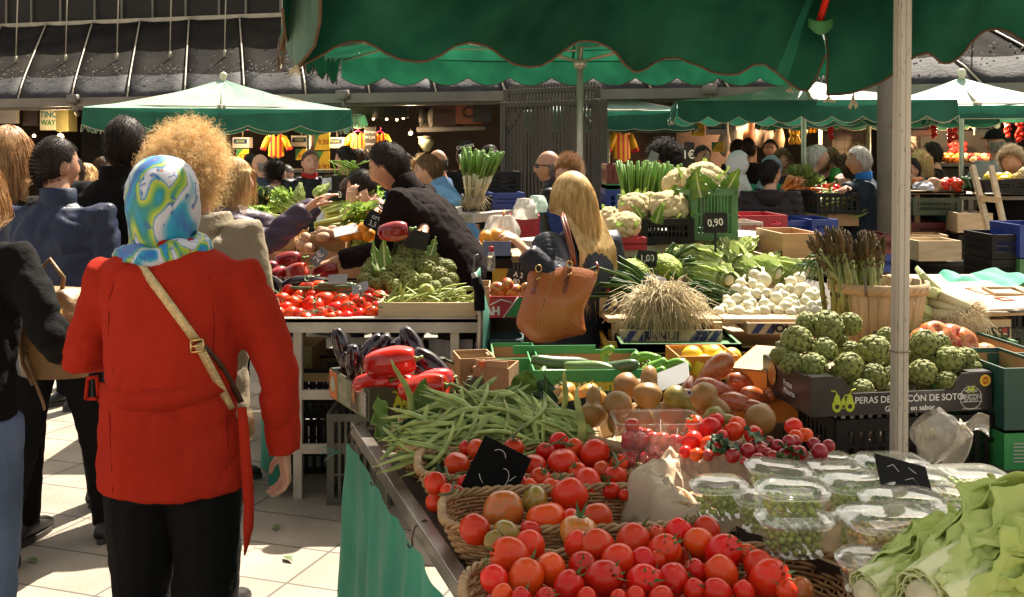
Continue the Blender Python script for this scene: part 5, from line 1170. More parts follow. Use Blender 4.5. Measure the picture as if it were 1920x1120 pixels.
pwh=person('white haired man in a dark blue jacket and pale trousers reaching over the crates',x,y,Hof(270,9.0),80,4,1.15,1.12,1,cloth('petrol_jacket',(.030,.042,.062),.65,.2),'jacket',.84,cloth('stone_trousers',(.36,.33,.28),.8,.12),('short','white'),(tuple(tgt(1583,352,8.9,x,y,80)),tuple(tgt(1583,354,8.7,x,y,80))),near=True,vox=.012,fine=.008,seed=101,poles=((-.3,-.9,-.6),(.3,-.9,-.6)),collar=cloth('blue_shirt',(.03,.17,.50)))
g=G(); tube(g,[pwh['TB']((a_,-.01,.80)) for a_ in (-.15,.15)],.03,8); 
x,y=at(1775,9.6),9.6
person('dark haired man in a dark green jacket bending over to the left',x,y,1.76,80,34,1.15,1.15,1,cloth('bottle_green',(.008,.040,.028),.8),'jacket',.8,BLACKC,('short','dark'),(tuple(tgt(1722,345,9.4,x,y,80)),tuple(tgt(1735,345,9.3,x,y,80))),head=(8,0,0),vox=.014,near=True,seed=105,group=BK)
far('dark haired man with glasses behind the bending green jacket man',1753,263,10.9,60,hair=('short','dark'),top=CHAR)
far('fair haired woman in a purple quilted jacket bending beside the green jacket man',1722,278,10.2,-50,H=1.68,hair=('bob','blonde'),top=cloth('plum',(.06,.016,.035),.6),topkind='puffer')
far('person in a blue top right beside the near pole',1712,292,9.8,120,hair=('short','dark'),top=cloth('violet_blue',(.05,.06,.20)))
far('man in a grey sweater and black cap seen from behind at the far right counter',1870,243,10.9,14,hair=('bald','grey'),top=cloth('grey_sweater',(.21,.21,.215),.85,.1),topkind='sweater',w=1.1,arms=((-.34,.25,1.18),None),skin=1)
o=bpy.context.scene.objects
pc=[q for q in COL.objects if q.get('label','').startswith('man in a grey sweater')][0]
g=G(); hh=Hof(243,10.9); lathe(g,[(.002,.075),(.05,.068),(.085,.035),(.100,-.005),(.104,-.03)],20); loft(g,[((0,.11,-.03),.07,.07),((0,.115,-.022),.06,.065)],16); co=g.obj('cap',BLACKC,pc,solid=.004); co.location=(0,.035,hh-.055)
far('old woman with curly blonde grey hair in a black coat at the far right',1898,274,9.2,142,hair=('wavy','greyblonde'),top=BLACKC,w=1.15,skin=1,head=(6,0,0),near=True,vox=.013)
far('dark haired woman behind the old woman at the far right',1893,256,11.2,100,hair=('bob','dark'),top=CHAR)
for (px,tp,D_,f_,lb) in [(1404,256,12.6,10,'dark figure in black standing inside the banana shop'),(1381,258,13.0,-60,'shopper in dark clothes inside the shop left of the dark figure'),(1445,258,12.8,160,'shadowed woman inside the banana shop'),(870,272,12.6,30,'shadowed shopper behind the calcots sign'),(735,280,12.2,100,'shadowed shopper deep in the middle shop'),(440,300,11.6,-30,'person in black just right of the smiling blonde woman'),(1705,262,12.6,40,'shadowed shopper right of the column'),(1610,270,12.0,120,'shopper with light curly hair behind the white haired man'),(470,285,13.0,30,'dark haired shopper behind the bald older man')]:
 far(lb,px,tp,D_,f_,hair=('short','dark') if px not in(1610,) else ('wavy','blonde'),top=CHAR if px!=1404 else BLACKC,vox=.02)
# ================================================================== PRODUCE BUILDERS
rr=random.Random(21)
M_tom=mat('tomato_skin',(.66,.022,.006),.27,.3,5,col2=(.58,.045,.007),rand=.20,spec=.35)
M_tomo=mat('tomato_orange',(.60,.12,.015),.24,.3,5,col2=(.40,.16,.03),rand=.2,coat=.15)
M_tomg=mat('tomato_green',(.36,.17,.025),.24,.3,4,col2=(.20,.17,.03),rand=.1,coat=.15)
M_cal=mat('calyx_green',(.08,.14,.03),.7,.4,30,rand=.2); M_vine=mat('vine_stem',(.12,.14,.05),.7,.4,30)
def sepals(g,n,ln,z,r0=.004,w=.005,up=.3):
 for k in range(n):
  a=6.283*k/n+rr.uniform(-.2,.2); l=ln*rr.uniform(.7,1.15); ca,sa=math.cos(a),math.sin(a); u=up*rr.uniform(.2,1.4); pts=[(0,0,z)]
  ps=[(ca*l*s,sa*l*s,z-.25*l*s*s+u*l*s*s*1.4+.003) for s in (0,.35,.7,1)]; ws=[w*.5,w,w*.6,w*.05]; v=[]
  for p,q in zip(ps,ws): v+=[(p[0]-sa*q,p[1]+ca*q,p[2]),(p[0]+sa*q,p[1]-ca*q,p[2]+.0005)]
  g.add(v,[(0,1,3,2),(2,3,5,4),(4,5,7,6)])
 tube(g,[(0,0,z-.002),(0,.001,z+.006),(.002,.002,z+.014)],[.0028,.0022,.002],6)
def tom_mesh(r,sq,lobes,seed,m):
 g=G(); q=random.Random(seed); ph=q.uniform(0,6)
 def fn(p):
  a=math.atan2(p.y,p.x); rad=math.hypot(p.x,p.y); k=1+lobes*math.cos(a*5+ph)*rad*(.4+.6*max(0,p.z))+.02*noise.noise(p*1.5+Vector((seed,0,0)))
  if p.z>.8: k-=.16*((p.z-.8)/.2)**1.5
  return k
 ball(g,(0,0,0),(r,r,r*sq),0,3,fn=fn); return g.mesh('tomato',m)
TOM={}
for kind,(sq,lob) in {'round':(.90,.018),'plum':(1.16,.012),'beef':(.84,.05)}.items():
 for mn,mm in (('r',M_tom),('o',M_tomo),('g',M_tomg)):
  TOM[kind,mn]=[tom_mesh(1,sq,lob,s*7+len(kind),mm) for s in range(3)]
g=G(); sepals(g,5,.72,.80,w=.13,up=.9); 
CALS=[]
for s in range(3):
 g=G(); sepals(g,5,.62,.84,w=.12,up=.9); g.v=[(x,y,z) for x,y,z in g.v]; CALS.append(g.mesh('calyx',M_cal))
def tomato(p,r,label,group,kind='round',mn='r',rot=None,cal=True):
 o=mobj('tomato',rr.choice(TOM[kind,mn])); o.location=p; o.scale=(r*rr.uniform(.96,1.04),r*rr.uniform(.96,1.04),r); o.rotation_euler=rot if rot else (rr.gauss(0,.5),rr.gauss(0,.5),rr.uniform(0,6.28))
 tag(o,label,'tomato',group)
 if cal: c=mobj('calyx',rr.choice(CALS),o); c.rotation_euler=(0,0,rr.uniform(0,6))
 return o
def onplane(px,py,z0,D0,sl):
 D=(CZ-z0+sl*D0)/((py-HY)/F+sl); return P(px,py,D),D
def leafsheet(g,L_,W,bend,wave=.01,nw=3,ribw=.10,nu=14,nv=8,M=None,seed=0,tip=.5,cup=.25,mat_rib=1,mat_leaf=0,veins=.0):
 """a leaf lying along +y from the origin; bend lifts the tip; rib faces get their own material"""
 v=[]; f=[]; mi=[]; nv|=1
 for i in range(nu+1):
  u=i/nu; wd=W*(math.sin(math.pi*min(1,(.10+.9*u))**tip*1.0) if tip!=1 else math.sin(math.pi*u))**.7 if u<1 else W*.08
  wd=max(W*.12,wd)
  for j in range(nv+1):
   s=j/nv*2-1; y=L_*u; z=bend*u*u*L_+cup*wd*s*s+wave*abs(s)**1.5*math.sin(u*nw*6.28+s*2+seed)+wave*.7*abs(s)*noise.noise((u*6,s*3,seed))+veins*math.cos(s*9+u*8)
   v.append((s*wd*(1+.05*noise.noise((u*9,s,seed))),y,z))
 for i in range(nu):
  for j in range(nv):
   q=i*(nv+1)+j; f.append((q,q+nv+1,q+nv+2,q+1)); c=abs((j+.5)/nv*2-1); mi.append(mat_rib if c<ribw*(1.6-1.4*i/nu)*1.1 else mat_leaf)
 g.add(v,f,mi,M)
M_art=mat('artichoke_scale',(.235,.25,.075),.6,.35,14,col2=(.15,.165,.042),rand=.16,bump=.2,bscale=60,spec=.25); M_arts=mat('artichoke_stem',(.20,.23,.10),.6,.3,20); M_artp=mat('artichoke_tip',(.13,.10,.045),.6)
def artichoke_mesh(seed):
 q=random.Random(seed); g=G(); ball(g,(0,0,.0),(.80,.80,.92),0,2); n=62
 for k in range(n):
  t=(k+.5)/n; th=k*2.39996+q.uniform(-.12,.12); pol=math.pi*(.97-.84*t**.92)
  r=.86; ln=.50*(1.0-.25*t)*q.uniform(.92,1.08); wd=.33*(1-.35*t); v=[]; op=.05*q.uniform(.5,1.6)
  for i in range(5):
   u=i/4; p2=pol-ln*u; rad=r+.045+op*u*u*(1.0 if t<.75 else .4)+.03; w=wd*(1-u**2.6)+.012
   for j in range(5):
    s=(j/4*2-1); a=th+s*w/max(.30,math.sin(max(.15,p2))); rr_=rad-.07*s*s*(.5+.5*u)
    v.append((math.sin(p2)*math.cos(a)*rr_,math.sin(p2)*math.sin(a)*rr_,math.cos(p2)*rr_*1.10))
  f=[(i*5+j,i*5+j+1,(i+1)*5+j+1,(i+1)*5+j) for i in range(4) for j in range(4)]; g.add(v,f,[2 if (i==3 and j in(1,2) and q.random()<.8) else 0 for i in range(4) for j in range(4)])
 tube(g,[(0,0,-.8),(.03,.0,-1.15),(.05,0,-1.3)],[.24,.21,.20],10,1)
 return g.mesh('artichoke',[M_art,M_arts,M_artp])
ART=[artichoke_mesh(s) for s in range(4)]
def artichoke(p,r,label,group,rot):
 o=mobj('artichoke',rr.choice(ART)); o.location=p; o.scale=(r*rr.uniform(.94,1.05),r*rr.uniform(.94,1.05),r*rr.uniform(.95,1.08)); o.rotation_euler=rot; return tag(o,label,'artichoke',group)
from mathutils.kdtree import KDTree
def curd_mesh(name,m,seed,scale=(1,1,.78),n1=40,n2=420,a1=.17,a2=.07,sub=5):
 q=random.Random(seed)
 def pts(n):
  out=[]
  for k in range(n):
   z=1-2*(k+.5)/n; a=k*2.39996+q.uniform(-.3,.3)*(1 if n<100 else .4); r=math.sqrt(1-z*z); out.append(Vector((r*math.cos(a),r*math.sin(a),z)).normalized())
  kd=KDTree(n)
  for i,p in enumerate(out): kd.insert(p,i)
  kd.balance(); return kd,(4*math.pi/n)**.5
 k1,d1=pts(n1); k2,d2=pts(n2); g=G()
 def fn(p):
  x1=k1.find(p)[2]/d1; x2=k2.find(p)[2]/d2
  k=.90+a1*math.sqrt(max(0,1-min(1,(x1/.62))**2))+a2*math.sqrt(max(0,1-min(1,(x2/.62))**2)); 
  return k*(1+.05*noise.noise(p*1.7+Vector((seed,2,0))))
 ball(g,(0,0,0),scale,0,sub,fn=fn); return g.mesh(name,m)
M_curd=mat('cauliflower_curd',(.66,.55,.33),.8,.2,10,col2=(.55,.42,.20),bump=.5,bscale=90,spec=.2); M_rom=mat('romanesco_curd',(.30,.36,.035),.7,.35,14,col2=(.17,.24,.02))
M_leaf=mat('cabbage_leaf',(.19,.30,.05),.5,.4,9,col2=(.11,.20,.035),trans=.35,rand=.12); M_leafd=mat('dark_leaf',(.045,.10,.035),.5,.4,9,trans=.2,rand=.1); M_rib=mat('pale_rib',(.55,.58,.30),.5,.2,14,trans=.2)
CURD=[curd_mesh('curd',M_curd,s) for s in range(2)]; ROM=[curd_mesh('curd',M_rom,s+5,(1,1,.66),60,900,.08,.055,6) for s in range(1)]
def cauliflower(px,py,rpx,D,label,rot=(0,0,0),kind='c',nl=6,leaf=None,name='cauliflower',cat='cauliflower',sz=1.0,seed=0):
 r=rpx/F*D; p=P(px,py,D); t=thing(name,label,cat,p,0); t.rotation_euler=rot
 o=mobj('curd',(CURD if kind=='c' else ROM)[seed%len(CURD if kind=='c' else ROM)],t); o.scale=(r,r,r*sz); o.rotation_euler=(0,0,seed*1.7)
 for k in range(nl):
  a=6.283*k/nl+rr.uniform(-.3,.3); g=G(); leafsheet(g,r*rr.uniform(1.0,1.35),r*rr.uniform(.45,.6),.55,r*.10,2.5,seed=k+seed*9,cup=.35)
  q=g.obj('leaf',[leaf or M_leaf,M_rib],t); q.location=(math.sin(-a)*r*.45,math.cos(a)*r*.45,-r*.62); q.rotation_euler=(R(rr.uniform(18,42)),0,a)
 return t
M_let=mat('lettuce_leaf',(.50,.57,.22),.5,.35,10,col2=(.34,.45,.12),trans=.35,rand=.1,bump=.35,bscale=30,spec=.3); M_letp=mat('lettuce_rib',(.70,.72,.46),.5,.15,10,col2=(.58,.62,.34),trans=.2,spec=.3)
M_butt=mat('lettuce_butt',(.60,.56,.36),.6,.2,20)
def lettuce_mesh(seed,L_=.25,W=.054,layers=((.048,11,.08),(.036,8,.02),(.020,5,.0)),wave=.006):
 q=random.Random(seed); g=G(); ball(g,(0,.02,0),(.034,.028,.034),2,2)
 for rad,n,op in layers:
  for k in range(n):
   a=6.283*k/n+q.uniform(-.25,.25)+rad*40; l=L_*q.uniform(.85,1.08)*(1-.1*(rad<.02))
   M=Matrix.Rotation(a,4,'Y')@Matrix.Translation((0,0.005,-rad))@Matrix.Rotation(op*-.35,4,'X')@Matrix.Rotation(math.pi,4,'Y')
   leafsheet(g,l,W*q.uniform(.85,1.15),-.12 if rad>.03 else .0,wave*q.uniform(.7,1.4),3.2,.22,16,8,M,seed=q.uniform(0,9),cup=-1.3,tip=.62)
 return g.mesh('lettuce',[M_let,M_letp,M_butt])
LET=[lettuce_mesh(s) for s in (1,2,3)]
def lettuce(p,s,label,rot,group=None,name='lettuce'):
 o=mobj(name,rr.choice(LET)); o.location=p; o.scale=(s,s,s); o.rotation_euler=rot; return tag(o,label,'lettuce',group)
M_pep=mat('pepper_red',(.56,.012,.014),.16,.25,4,col2=(.46,.006,.010),rand=.15,coat=.35); M_pepd=mat('pepper_dark',(.30,.008,.010),.14,.4,4,rand=.2,coat=.4); M_stemg=mat('pepper_stem',(.16,.26,.05),.55,.3,20)
def pepper_mesh(seed,m,long=1.7):
 q=random.Random(seed); g=G(); ph=q.uniform(0,6); v=[]; NR=22; n=36
 for i in range(NR+1):
  u=i/NR; r=math.sin(math.pi*min(1,u*.96+.02))**.30*(1-.12*u); zc=(.5-u)*2*long*.78
  for j in range(n):
   a=6.283*j/n; lob=1-.13*(1-abs(math.cos(a*2+ph+.3*u)))**2*(.5+.8*abs(u-.4))+.03*noise.noise((math.cos(a)*1.5+seed,math.sin(a)*1.5,u*3))
   zz=zc-(.14*(1-abs(math.sin(a*2+ph)))*-1 if u>.9 else 0)*(u-.9)*10*.7-(.22*(1-(u/.06)) if u<.06 else 0)
   v.append((math.cos(a)*r*lob+.12*math.sin(u*2.6+seed),math.sin(a)*r*lob,zz))
 f=[(i*n+j,(i+1)*n+j,(i+1)*n+(j+1)%n,i*n+(j+1)%n) for i in range(NR) for j in range(n)]+[tuple(range(n)),tuple(NR*n+j for j in range(n-1,-1,-1))]
 g.add(v,f); return g.mesh('pepper',m)
PEP=[pepper_mesh(s,M_pep,1.75) for s in (1,2,3)]; PEPD=[pepper_mesh(s,M_pepd,1.4) for s in (4,5)]
g=G(); tube(g,[(.1,0,1.15),(.11,.02,1.3),(.10,.05,1.45),(.15,.1,1.6)],[.26,.12,.10,.11],8); PSTEM=g.mesh('stem',M_stemg)
def pepper(p,r,label,rot,meshes=PEP,long=1.,group=None):
 o=mobj('pepper',rr.choice(meshes)); o.location=p; o.scale=(r,r,r*long); o.rotation_euler=rot; c=mobj('stem',PSTEM,o); return tag(o,label,'pepper',group)
M_egg=mat('aubergine_skin',(.020,.008,.014),.12,.4,4,col2=(.010,.004,.008),coat=.5)
def egg_mesh(seed,bend=.1):
 g=G(); pts=[];rd=[]
 for i in range(15):
  u=i/14; pts.append((bend*math.sin(u*2.4),0,(u-.5)*2.)); rd.append(max(.02,.40*(math.sin(math.pi*(u*.93+.05))**.62)*(1.15-.55*u)))
 tube(g,pts,rd,18); g2=G(); 
 return g.mesh('aubergine',M_egg)
EGG=[egg_mesh(s,b) for s,b in ((1,.08),(2,.2),(3,-.12))]
g=G(); sepals(g,5,.42,.86,w=.13,up=-1.2); tube(g,[(0,0,.9),(.02,0,1.08),(.08,0,1.24)],[.10,.07,.08],8); EGGC=g.mesh('calyx',mat('aubergine_calyx',(.16,.19,.08),.6,.4,20))
def aubergine(p,half,label,rot,group=None,cal=True):
 o=mobj('aubergine',rr.choice(EGG)); o.location=p; o.scale=(half,half,half); o.rotation_euler=rot
 if cal: mobj('calyx',EGGC,o)
 return tag(o,label,'aubergine',group)
def dirrot(d):
 return Vector(d).to_track_quat('Z','Y').to_euler()
def dirroty(d):
 return Vector(d).to_track_quat('Y','Z').to_euler()
M_cuc=mat('courgette_skin',(.035,.085,.022),.28,.4,26,col2=(.075,.13,.045),coat=.2,rand=.15,bump=.15,bscale=25); M_cucl=mat('courgette_pale',(.16,.25,.07),.3,.35,20,col2=(.09,.17,.05),coat=.2); M_cut=mat('courgette_end',(.42,.44,.20),.6,.2,20)
def cuc_mesh(m,seed,bend):
 g=G(); pts=[];rd=[]
 for i in range(15):
  u=i/14; pts.append((bend*math.sin(u*3.1),.03*math.sin(u*7+seed),(u-.5)*2)); rd.append(.235*max(.10,min(1,math.sin(math.pi*(.04+.92*u)))**.36)*(1+.06*math.sin(u*3+seed)))
 tube(g,pts,rd,16); tube(g,[(0,0,.98),(0,0,1.12)],[.13,.10],7,1); return g.mesh('courgette',[m,M_cut])
CUC=[cuc_mesh(M_cuc,1,.08),cuc_mesh(M_cuc,2,-.1)]; CUCL=[cuc_mesh(M_cucl,3,.06)]
def courgette(p,half,label,rot,meshes=CUC,group=None,th=1.):
 o=mobj('courgette',rr.choice(meshes)); o.location=p; o.scale=(half*th,half*th,half); o.rotation_euler=rot; return tag(o,label,'courgette',group)
M_pear=mat('pear_russet',(.30,.145,.030),.45,.35,26,col2=(.19,.085,.022),rand=.12,bump=.15,bscale=60,lo=.3,hi=.6); M_pearg=mat('pear_green',(.26,.23,.035),.4,.35,18,col2=(.18,.13,.025),bump=.1,bscale=60)
def pear_mesh(m,seed):
 g=G(); pts=[];rd=[]
 for i in range(19):
  u=i/18; pts.append((.06*math.sin(u*2.2+seed),0,-1+2.6*u)); b=math.sqrt(max(0,1-((u-.34)/.345)**2)) if u<.5 else 0
  neck=.50*math.sqrt(max(0,1-((u-.70)/.31)**2)) if u>.42 else 0
  rd.append(max(.03,max(b*.86,0) if u<.40 else max(neck,.86*math.exp(-((u-.34)/.29)**2))*(1 if u<.97 else .6)))
 rd[0]=.10; rd[-1]=.05; tube(g,pts,rd,20); tube(g,[(.05,0,1.56),(.09,0,1.72),(.16,.04,1.84)],[.045,.035,.045],6,1); return g.mesh('pear',[m,M_artp])
PEAR=[pear_mesh(M_pear,1),pear_mesh(M_pear,2)]; PEARG=[pear_mesh(M_pearg,3)]
def pear(p,r,label,rot,meshes=PEAR,group=None):
 o=mobj('pear',rr.choice(meshes)); o.location=p; o.scale=(r,)*3; o.rotation_euler=rot; return tag(o,label,'pear',group)
M_bean=mat('bean_pod',(.38,.44,.13),.5,.3,18,col2=(.18,.235,.07),rand=.2,spec=.3,bump=.1,bscale=30)
BEAN=[]
for s in range(7):
 q=random.Random(s+40); g=G(); L_=.19*q.uniform(.85,1.2); b1,b2=q.uniform(-.05,.05),q.uniform(-.03,.03); pts=[];rd=[]
 for i in range(13):
  u=i/12; pts.append((b1*math.sin(u*3.1)+.004*math.sin(u*9),(u-.5)*L_,b2*math.sin(u*3.1+.5))); rd.append(.0108*max(.12,math.sin(math.pi*min(1,u*.95+.03))**.55)*(1+.12*math.sin(u*34+s)))
 tube(g,pts,rd,8,0,True,.50,up=(0,0,1)); tube(g,[pts[0],(pts[0][0]+.003,pts[0][1]-.012,pts[0][2]+.002)],[.0016,.0010],5); BEAN.append(g.mesh('green_bean',M_bean))
def bean(p,label,rot,group,s=1):
 o=mobj('green_bean',rr.choice(BEAN)); o.location=p; o.rotation_euler=rot; o.scale=(s,s,s); return tag(o,label,'green bean',group)
M_on=mat('onion_skin',(.66,.62,.48),.28,.18,8,col2=(.56,.54,.36),rand=.1,coat=.15,stretch=(3,3,.5)); M_root=mat('root_straw',(.66,.54,.34),.8,.35,14,rand=.1)
def onion_mesh(seed):
 q=random.Random(seed); g=G(); lathe(g,[(.02,-.95),(.35,-.90),(.72,-.70),(.95,-.30),(1.,.05),(.92,.40),(.66,.72),(.40,.95),(.26,1.25),(.22,1.7)],20,0,fn=lambda a,z:1+.03*math.cos(a*3+seed),caps=True)
 for k in range(22):
  a=q.uniform(0,6.28); b=q.uniform(.15,.7); tube(g,[(0,0,-.92),(math.cos(a)*b*.4,math.sin(a)*b*.4,-1.15),(math.cos(a)*b,math.sin(a)*b,-1.25-q.uniform(0,.7))],[.022,.018,.010],4,1)
 return g.mesh('onion',[M_on,M_root])
ON=[onion_mesh(s) for s in range(4)]
def onion(p,r,label,group,rot):
 o=mobj('onion',rr.choice(ON)); o.location=p; o.scale=(r,r,r*rr.uniform(.9,1.1)); o.rotation_euler=rot; return tag(o,label,'onion',group)
def fruit_mesh(name,m,prof,n=22,lob=0): g=G(); lathe(g,prof,n,fn=lambda a,z:1+lob*math.cos(a*2),caps=True); return g.mesh(name,m)
sph=[(max(.02,math.sin(t)),-math.cos(t)) for t in [math.pi*i/14 for i in range(15)]]
LEM=fruit_mesh('lemon',mat('lemon_skin',(.80,.56,.02),.35,.15,40,bump=.2,bscale=70,coat=.1),[(.05,-1.32),(.16,-1.25),(.3,-1.08)]+[(max(.02,math.sin(t)),-math.cos(t)) for t in [math.pi*i/14 for i in range(2,13)]]+[(.26,1.1),(.12,1.24),(.03,1.28)])
ORA=fruit_mesh('orange',mat('orange_skin',(.80,.28,.012),.38,.12,40,bump=.2,bscale=80,rand=.08),sph)
POT=fruit_mesh('potato',mat('potato_skin',(.42,.24,.13),.7,.3,12,rand=.15),[(a*.82,b*1.15) for a,b in sph],lob=.08)
MAN=fruit_mesh('mango',mat('mango_skin',(.34,.035,.02),.3,.6,1.6,col2=(.42,.24,.03),rand=.2,coat=.1,lo=.4,hi=.6),[(a*.86*(1-.08*b),b*1.15) for a,b in sph],lob=.06)
APP=fruit_mesh('apple',mat('apple_skin',(.50,.03,.02),.28,.5,3,col2=(.62,.26,.06),rand=.25,coat=.15,stretch=(2,2,.4),lo=.4,hi=.62),[(.03,-.80),(.3,-.92),(.7,-.72),(.98,-.1),(.95,.35),(.65,.78),(.35,.86),(.12,.72),(.02,.62)])
def fruit(me,name,p,r,label,cat,group=None,rot=None,sc_=None):
 o=mobj(name,me); o.location=p; o.scale=sc_ or (r,r,r); o.rotation_euler=rot or rot3(); return tag(o,label,cat,group)
def crate(label,x0,y0,x1,y1,D,dep,m,rz=0,nx=11,nz=3,cat='crate',name='plastic_crate',group=None,open_=True,bottom_lip=True,handle=False,solid=False):
 a=P(x0,y1,D); b=P(x1,y0,D); w=b.x-a.x; h=b.z-a.z; t=thing(name,label,cat,((a.x+b.x)/2+math.sin(-rz)*dep/2,D+math.cos(rz)*dep/2,a.z),rz,group); crate_geo(t,w,dep,h,m,nx,nz,solid); return t
def crate_geo(t,w,d,h,m,nx=11,nz=3,solid=False):
 th=.008; g=G()
 box(g,(0,0,.008),(w-.02,d-.02,.012))
 for sx in (-1,1):
  for sy in (-1,1): box(g,(sx*(w/2-.018),sy*(d/2-.006),h/2),(.034,.012,h-.002)); box(g,(sx*(w/2-.006),sy*(d/2-.032),h/2),(.012,.036,h-.004))
 for s in (-1,1):
  for z,hh in ((.018,.034),(h-.018,.034)): box(g,(0,s*(d/2-.004),z),(w,.012,hh)); box(g,(s*(w/2-.004),0,z),(.012,d-.016,hh))
  if solid: box(g,(0,s*(d/2-.008),h/2),(w-.05,.006,h-.05)); box(g,(s*(w/2-.008),0,h/2),(.006,d-.05,h-.05))
  for k in range(1,nz): box(g,(0,s*(d/2-.0065),h*k/nz),(w-.05,.007,.010)); box(g,(s*(w/2-.0065),0,h*k/nz),(.007,d-.05,.010))
  for k in range(nx): box(g,(-w/2+.045+(w-.09)*(k+.5)/nx,s*(d/2-.0055),h/2),((w-.09)/nx*.45,.006,h-.05))
  nd=max(5,int(nx*d/w))
  for k in range(nd): box(g,(s*(w/2-.0055),-d/2+.045+(d-.09)*(k+.5)/nd,h/2),(.006,(d-.09)/nd*.45,h-.05))
 return g.obj('crate_body',m,t,False)
def carton(label,x0,y0,x1,y1,D,dep,m,rz=0,mi=None,lid=False,cat='box',name='cardboard_box',group=None,th=.005,dip=0,flaps=False,cutout=True):
 """open cardboard or thin wood tray; front face given by its photo rectangle"""
 a=P(x0,y1,D); b=P(x1,y0,D); w=b.x-a.x; h=b.z-a.z
 t=thing(name,label,cat,((a.x+b.x)/2+math.sin(-rz)*dep/2,D+math.cos(rz)*dep/2,a.z),rz,group); carton_geo(t,w,dep,h,m,mi or m,th,dip,lid,flaps); t['w']=w; t['h']=h; t['d']=dep; return t
def carton_geo(t,w,d,h,m,mi,th=.005,dip=0,lid=False,flaps=False):
 g=G(); box(g,(0,0,th/2),(w-.002,d-.002,th))
 for s in (-1,1):
  if dip:
   e=w/2; c=min(.09,w*.2); y=s*(d/2-th/2); o_=[(-e,0),(e,0),(e,h),(e-c,h),(e-c-.03,h-dip),(-e+c+.03,h-dip),(-e+c,h),(-e,h)]
   v=[(x,y-th/2,z) for x,z in o_]+[(x,y+th/2,z) for x,z in o_]; n=8
   g.add(v,[(0,1,2,3,4),(0,4,5),(0,5,6,7)]+[(n+4,n+3,n+2,n+1,n),(n+5,n+4,n),(n+7,n+6,n+5,n)]+[(i,i+n,(i+1)%n+n,(i+1)%n) for i in range(n)])
  else: box(g,(0,s*(d/2-th/2),h/2),(w,th,h))
  box(g,(s*(w/2-th/2),0,h/2),(th-.0004,d-2*th,h-.001))
 if dip:
  for sx in (-1,1):
   for sy in (-1,1): box(g,(sx*(w/2-.035),sy*(d/2-.02),h+.001),(.066,.034,.003))
 o=g.obj('box_body',m,t,False)
 if mi is not m:
  g=G()
  for s in (-1,1): box(g,(0,s*(d/2-th-.0012),h/2-.004-dip/2),(w-2*th-.004,.002,h-.02-dip)); box(g,(s*(w/2-th-.0012),0,h/2-.003),(.002,d-2*th-.008,h-.012))
  box(g,(0,0,th+.0015),(w-2*th-.004,d-2*th-.004,.002)); g.obj('inner_faces',mi,t,False)
 if lid: g=G(); box(g,(0,0,h+.002),(w+.002,d+.002,.004)); g.obj('lid',m,t,False)
 return t
def cardsign(label,px,py,D,w,h,txt,lean=15,yaw=0,roll=0,stick=.0,m=None,ts=.55,rz_=None,handw=True,face=True,rnd=True):
 """small price slate, optionally on a stick; writing is a thin raised mesh"""
 t=thing('price_sign',label,'price sign',P(px,py,D)); t.rotation_euler=(R(-lean),R(roll),R(yaw))
 g=G(); c=min(w,h)*.12 if rnd else .001; pts=[]
 for (sx,sz,a0) in ((1,1,0),(-1,1,90),(-1,-1,180),(1,-1,270)):
  for q in range(4): a=R(a0+q*30); pts.append((sx*(w/2-c)+math.cos(a)*c,sz*(h/2-c)+math.sin(a)*c))
 n=len(pts); v=[(x,-.002,z) for x,z in pts]+[(x,.002,z) for x,z in pts]
 g.add(v,[tuple(range(n-1,-1,-1)),tuple(range(n,2*n))]+[(i,(i+1)%n,(i+1)%n+n,i+n) for i in range(n)]); g.obj('slate',m or M_slate_card,t,False)
 if stick: g=G(); box(g,(0,.004,-h/2-stick/2),(.010,.005,stick+.03)); g.obj('stick',m or M_slate_card,t,False)
 if txt:
  for k,line in enumerate(txt.split('|')): text('chalk_writing',line,h*ts,M_chalk,t,(0,-.0032,(h*.2-(k)*h*.42) if '|' in txt else 0),rot=(90,-6,0),depth=.0003,xs=.9,bold=.0004)
 return t
M_slate_card=mat('slate_card',(.016,.015,.014),.7,.5,14,col2=(.03,.03,.03),spec=.15); M_slate_lit=mat('slate_lit_grey',(.14,.14,.14),.35,.3,18); M_blackcard=mat('black_card',(.004,.004,.004),.6,.3,10,spec=.08)  # the lit slate has light on the cards put into its paler grey
M_wood=mat('crate_wood',(.50,.33,.17),.65,.3,5,bump=.25,bscale=30,stretch=(1,4,8)); M_woodp=mat('pale_wood',(.60,.46,.28),.6,.25,5,bump=.25,bscale=30,stretch=(1,4,8)); M_ply=mat('plywood',(.48,.28,.13),.6,.2,5,bump=.1,bscale=40,stretch=(1,1,6))
M_card=mat('cardboard',(.36,.21,.10),.8,.2,8,bump=.1,bscale=50); M_cardl=mat('cardboard_light',(.48,.31,.16),.8,.2,8)
M_pblk=mat('crate_black',(.009,.008,.008),.5,.3,8,spec=.25); M_pblu=mat('crate_blue',(.025,.06,.30),.4,.3,8,trans=.12); M_pgrn=mat('crate_green',(.09,.24,.09),.45,.3,8,trans=.2); M_pred=mat('crate_red',(.45,.02,.035),.4,.25,8,trans=.12); M_pdg=mat('crate_darkgreen',(.06,.085,.045),.5,.3,8); M_pmar=mat('crate_maroon',(.16,.025,.02),.45,.3,8); M_pgry=mat('crate_grey',(.10,.095,.075),.6,.3,8)
M_alum=mat('table_metal',(.50,.46,.40),.5,.35,7,col2=(.36,.32,.27),bump=.2,bscale=30); M_steelrail=mat('rail_steel',(.34,.31,.28),.32,.4,5,metal=.7,col2=(.16,.13,.11),stretch=(1,1,1))
M_teal=mat('teal_cloth',(.002,.29,.18),.55,.22,4,bump=.15,bscale=60,trans=.18,sheen=.1)
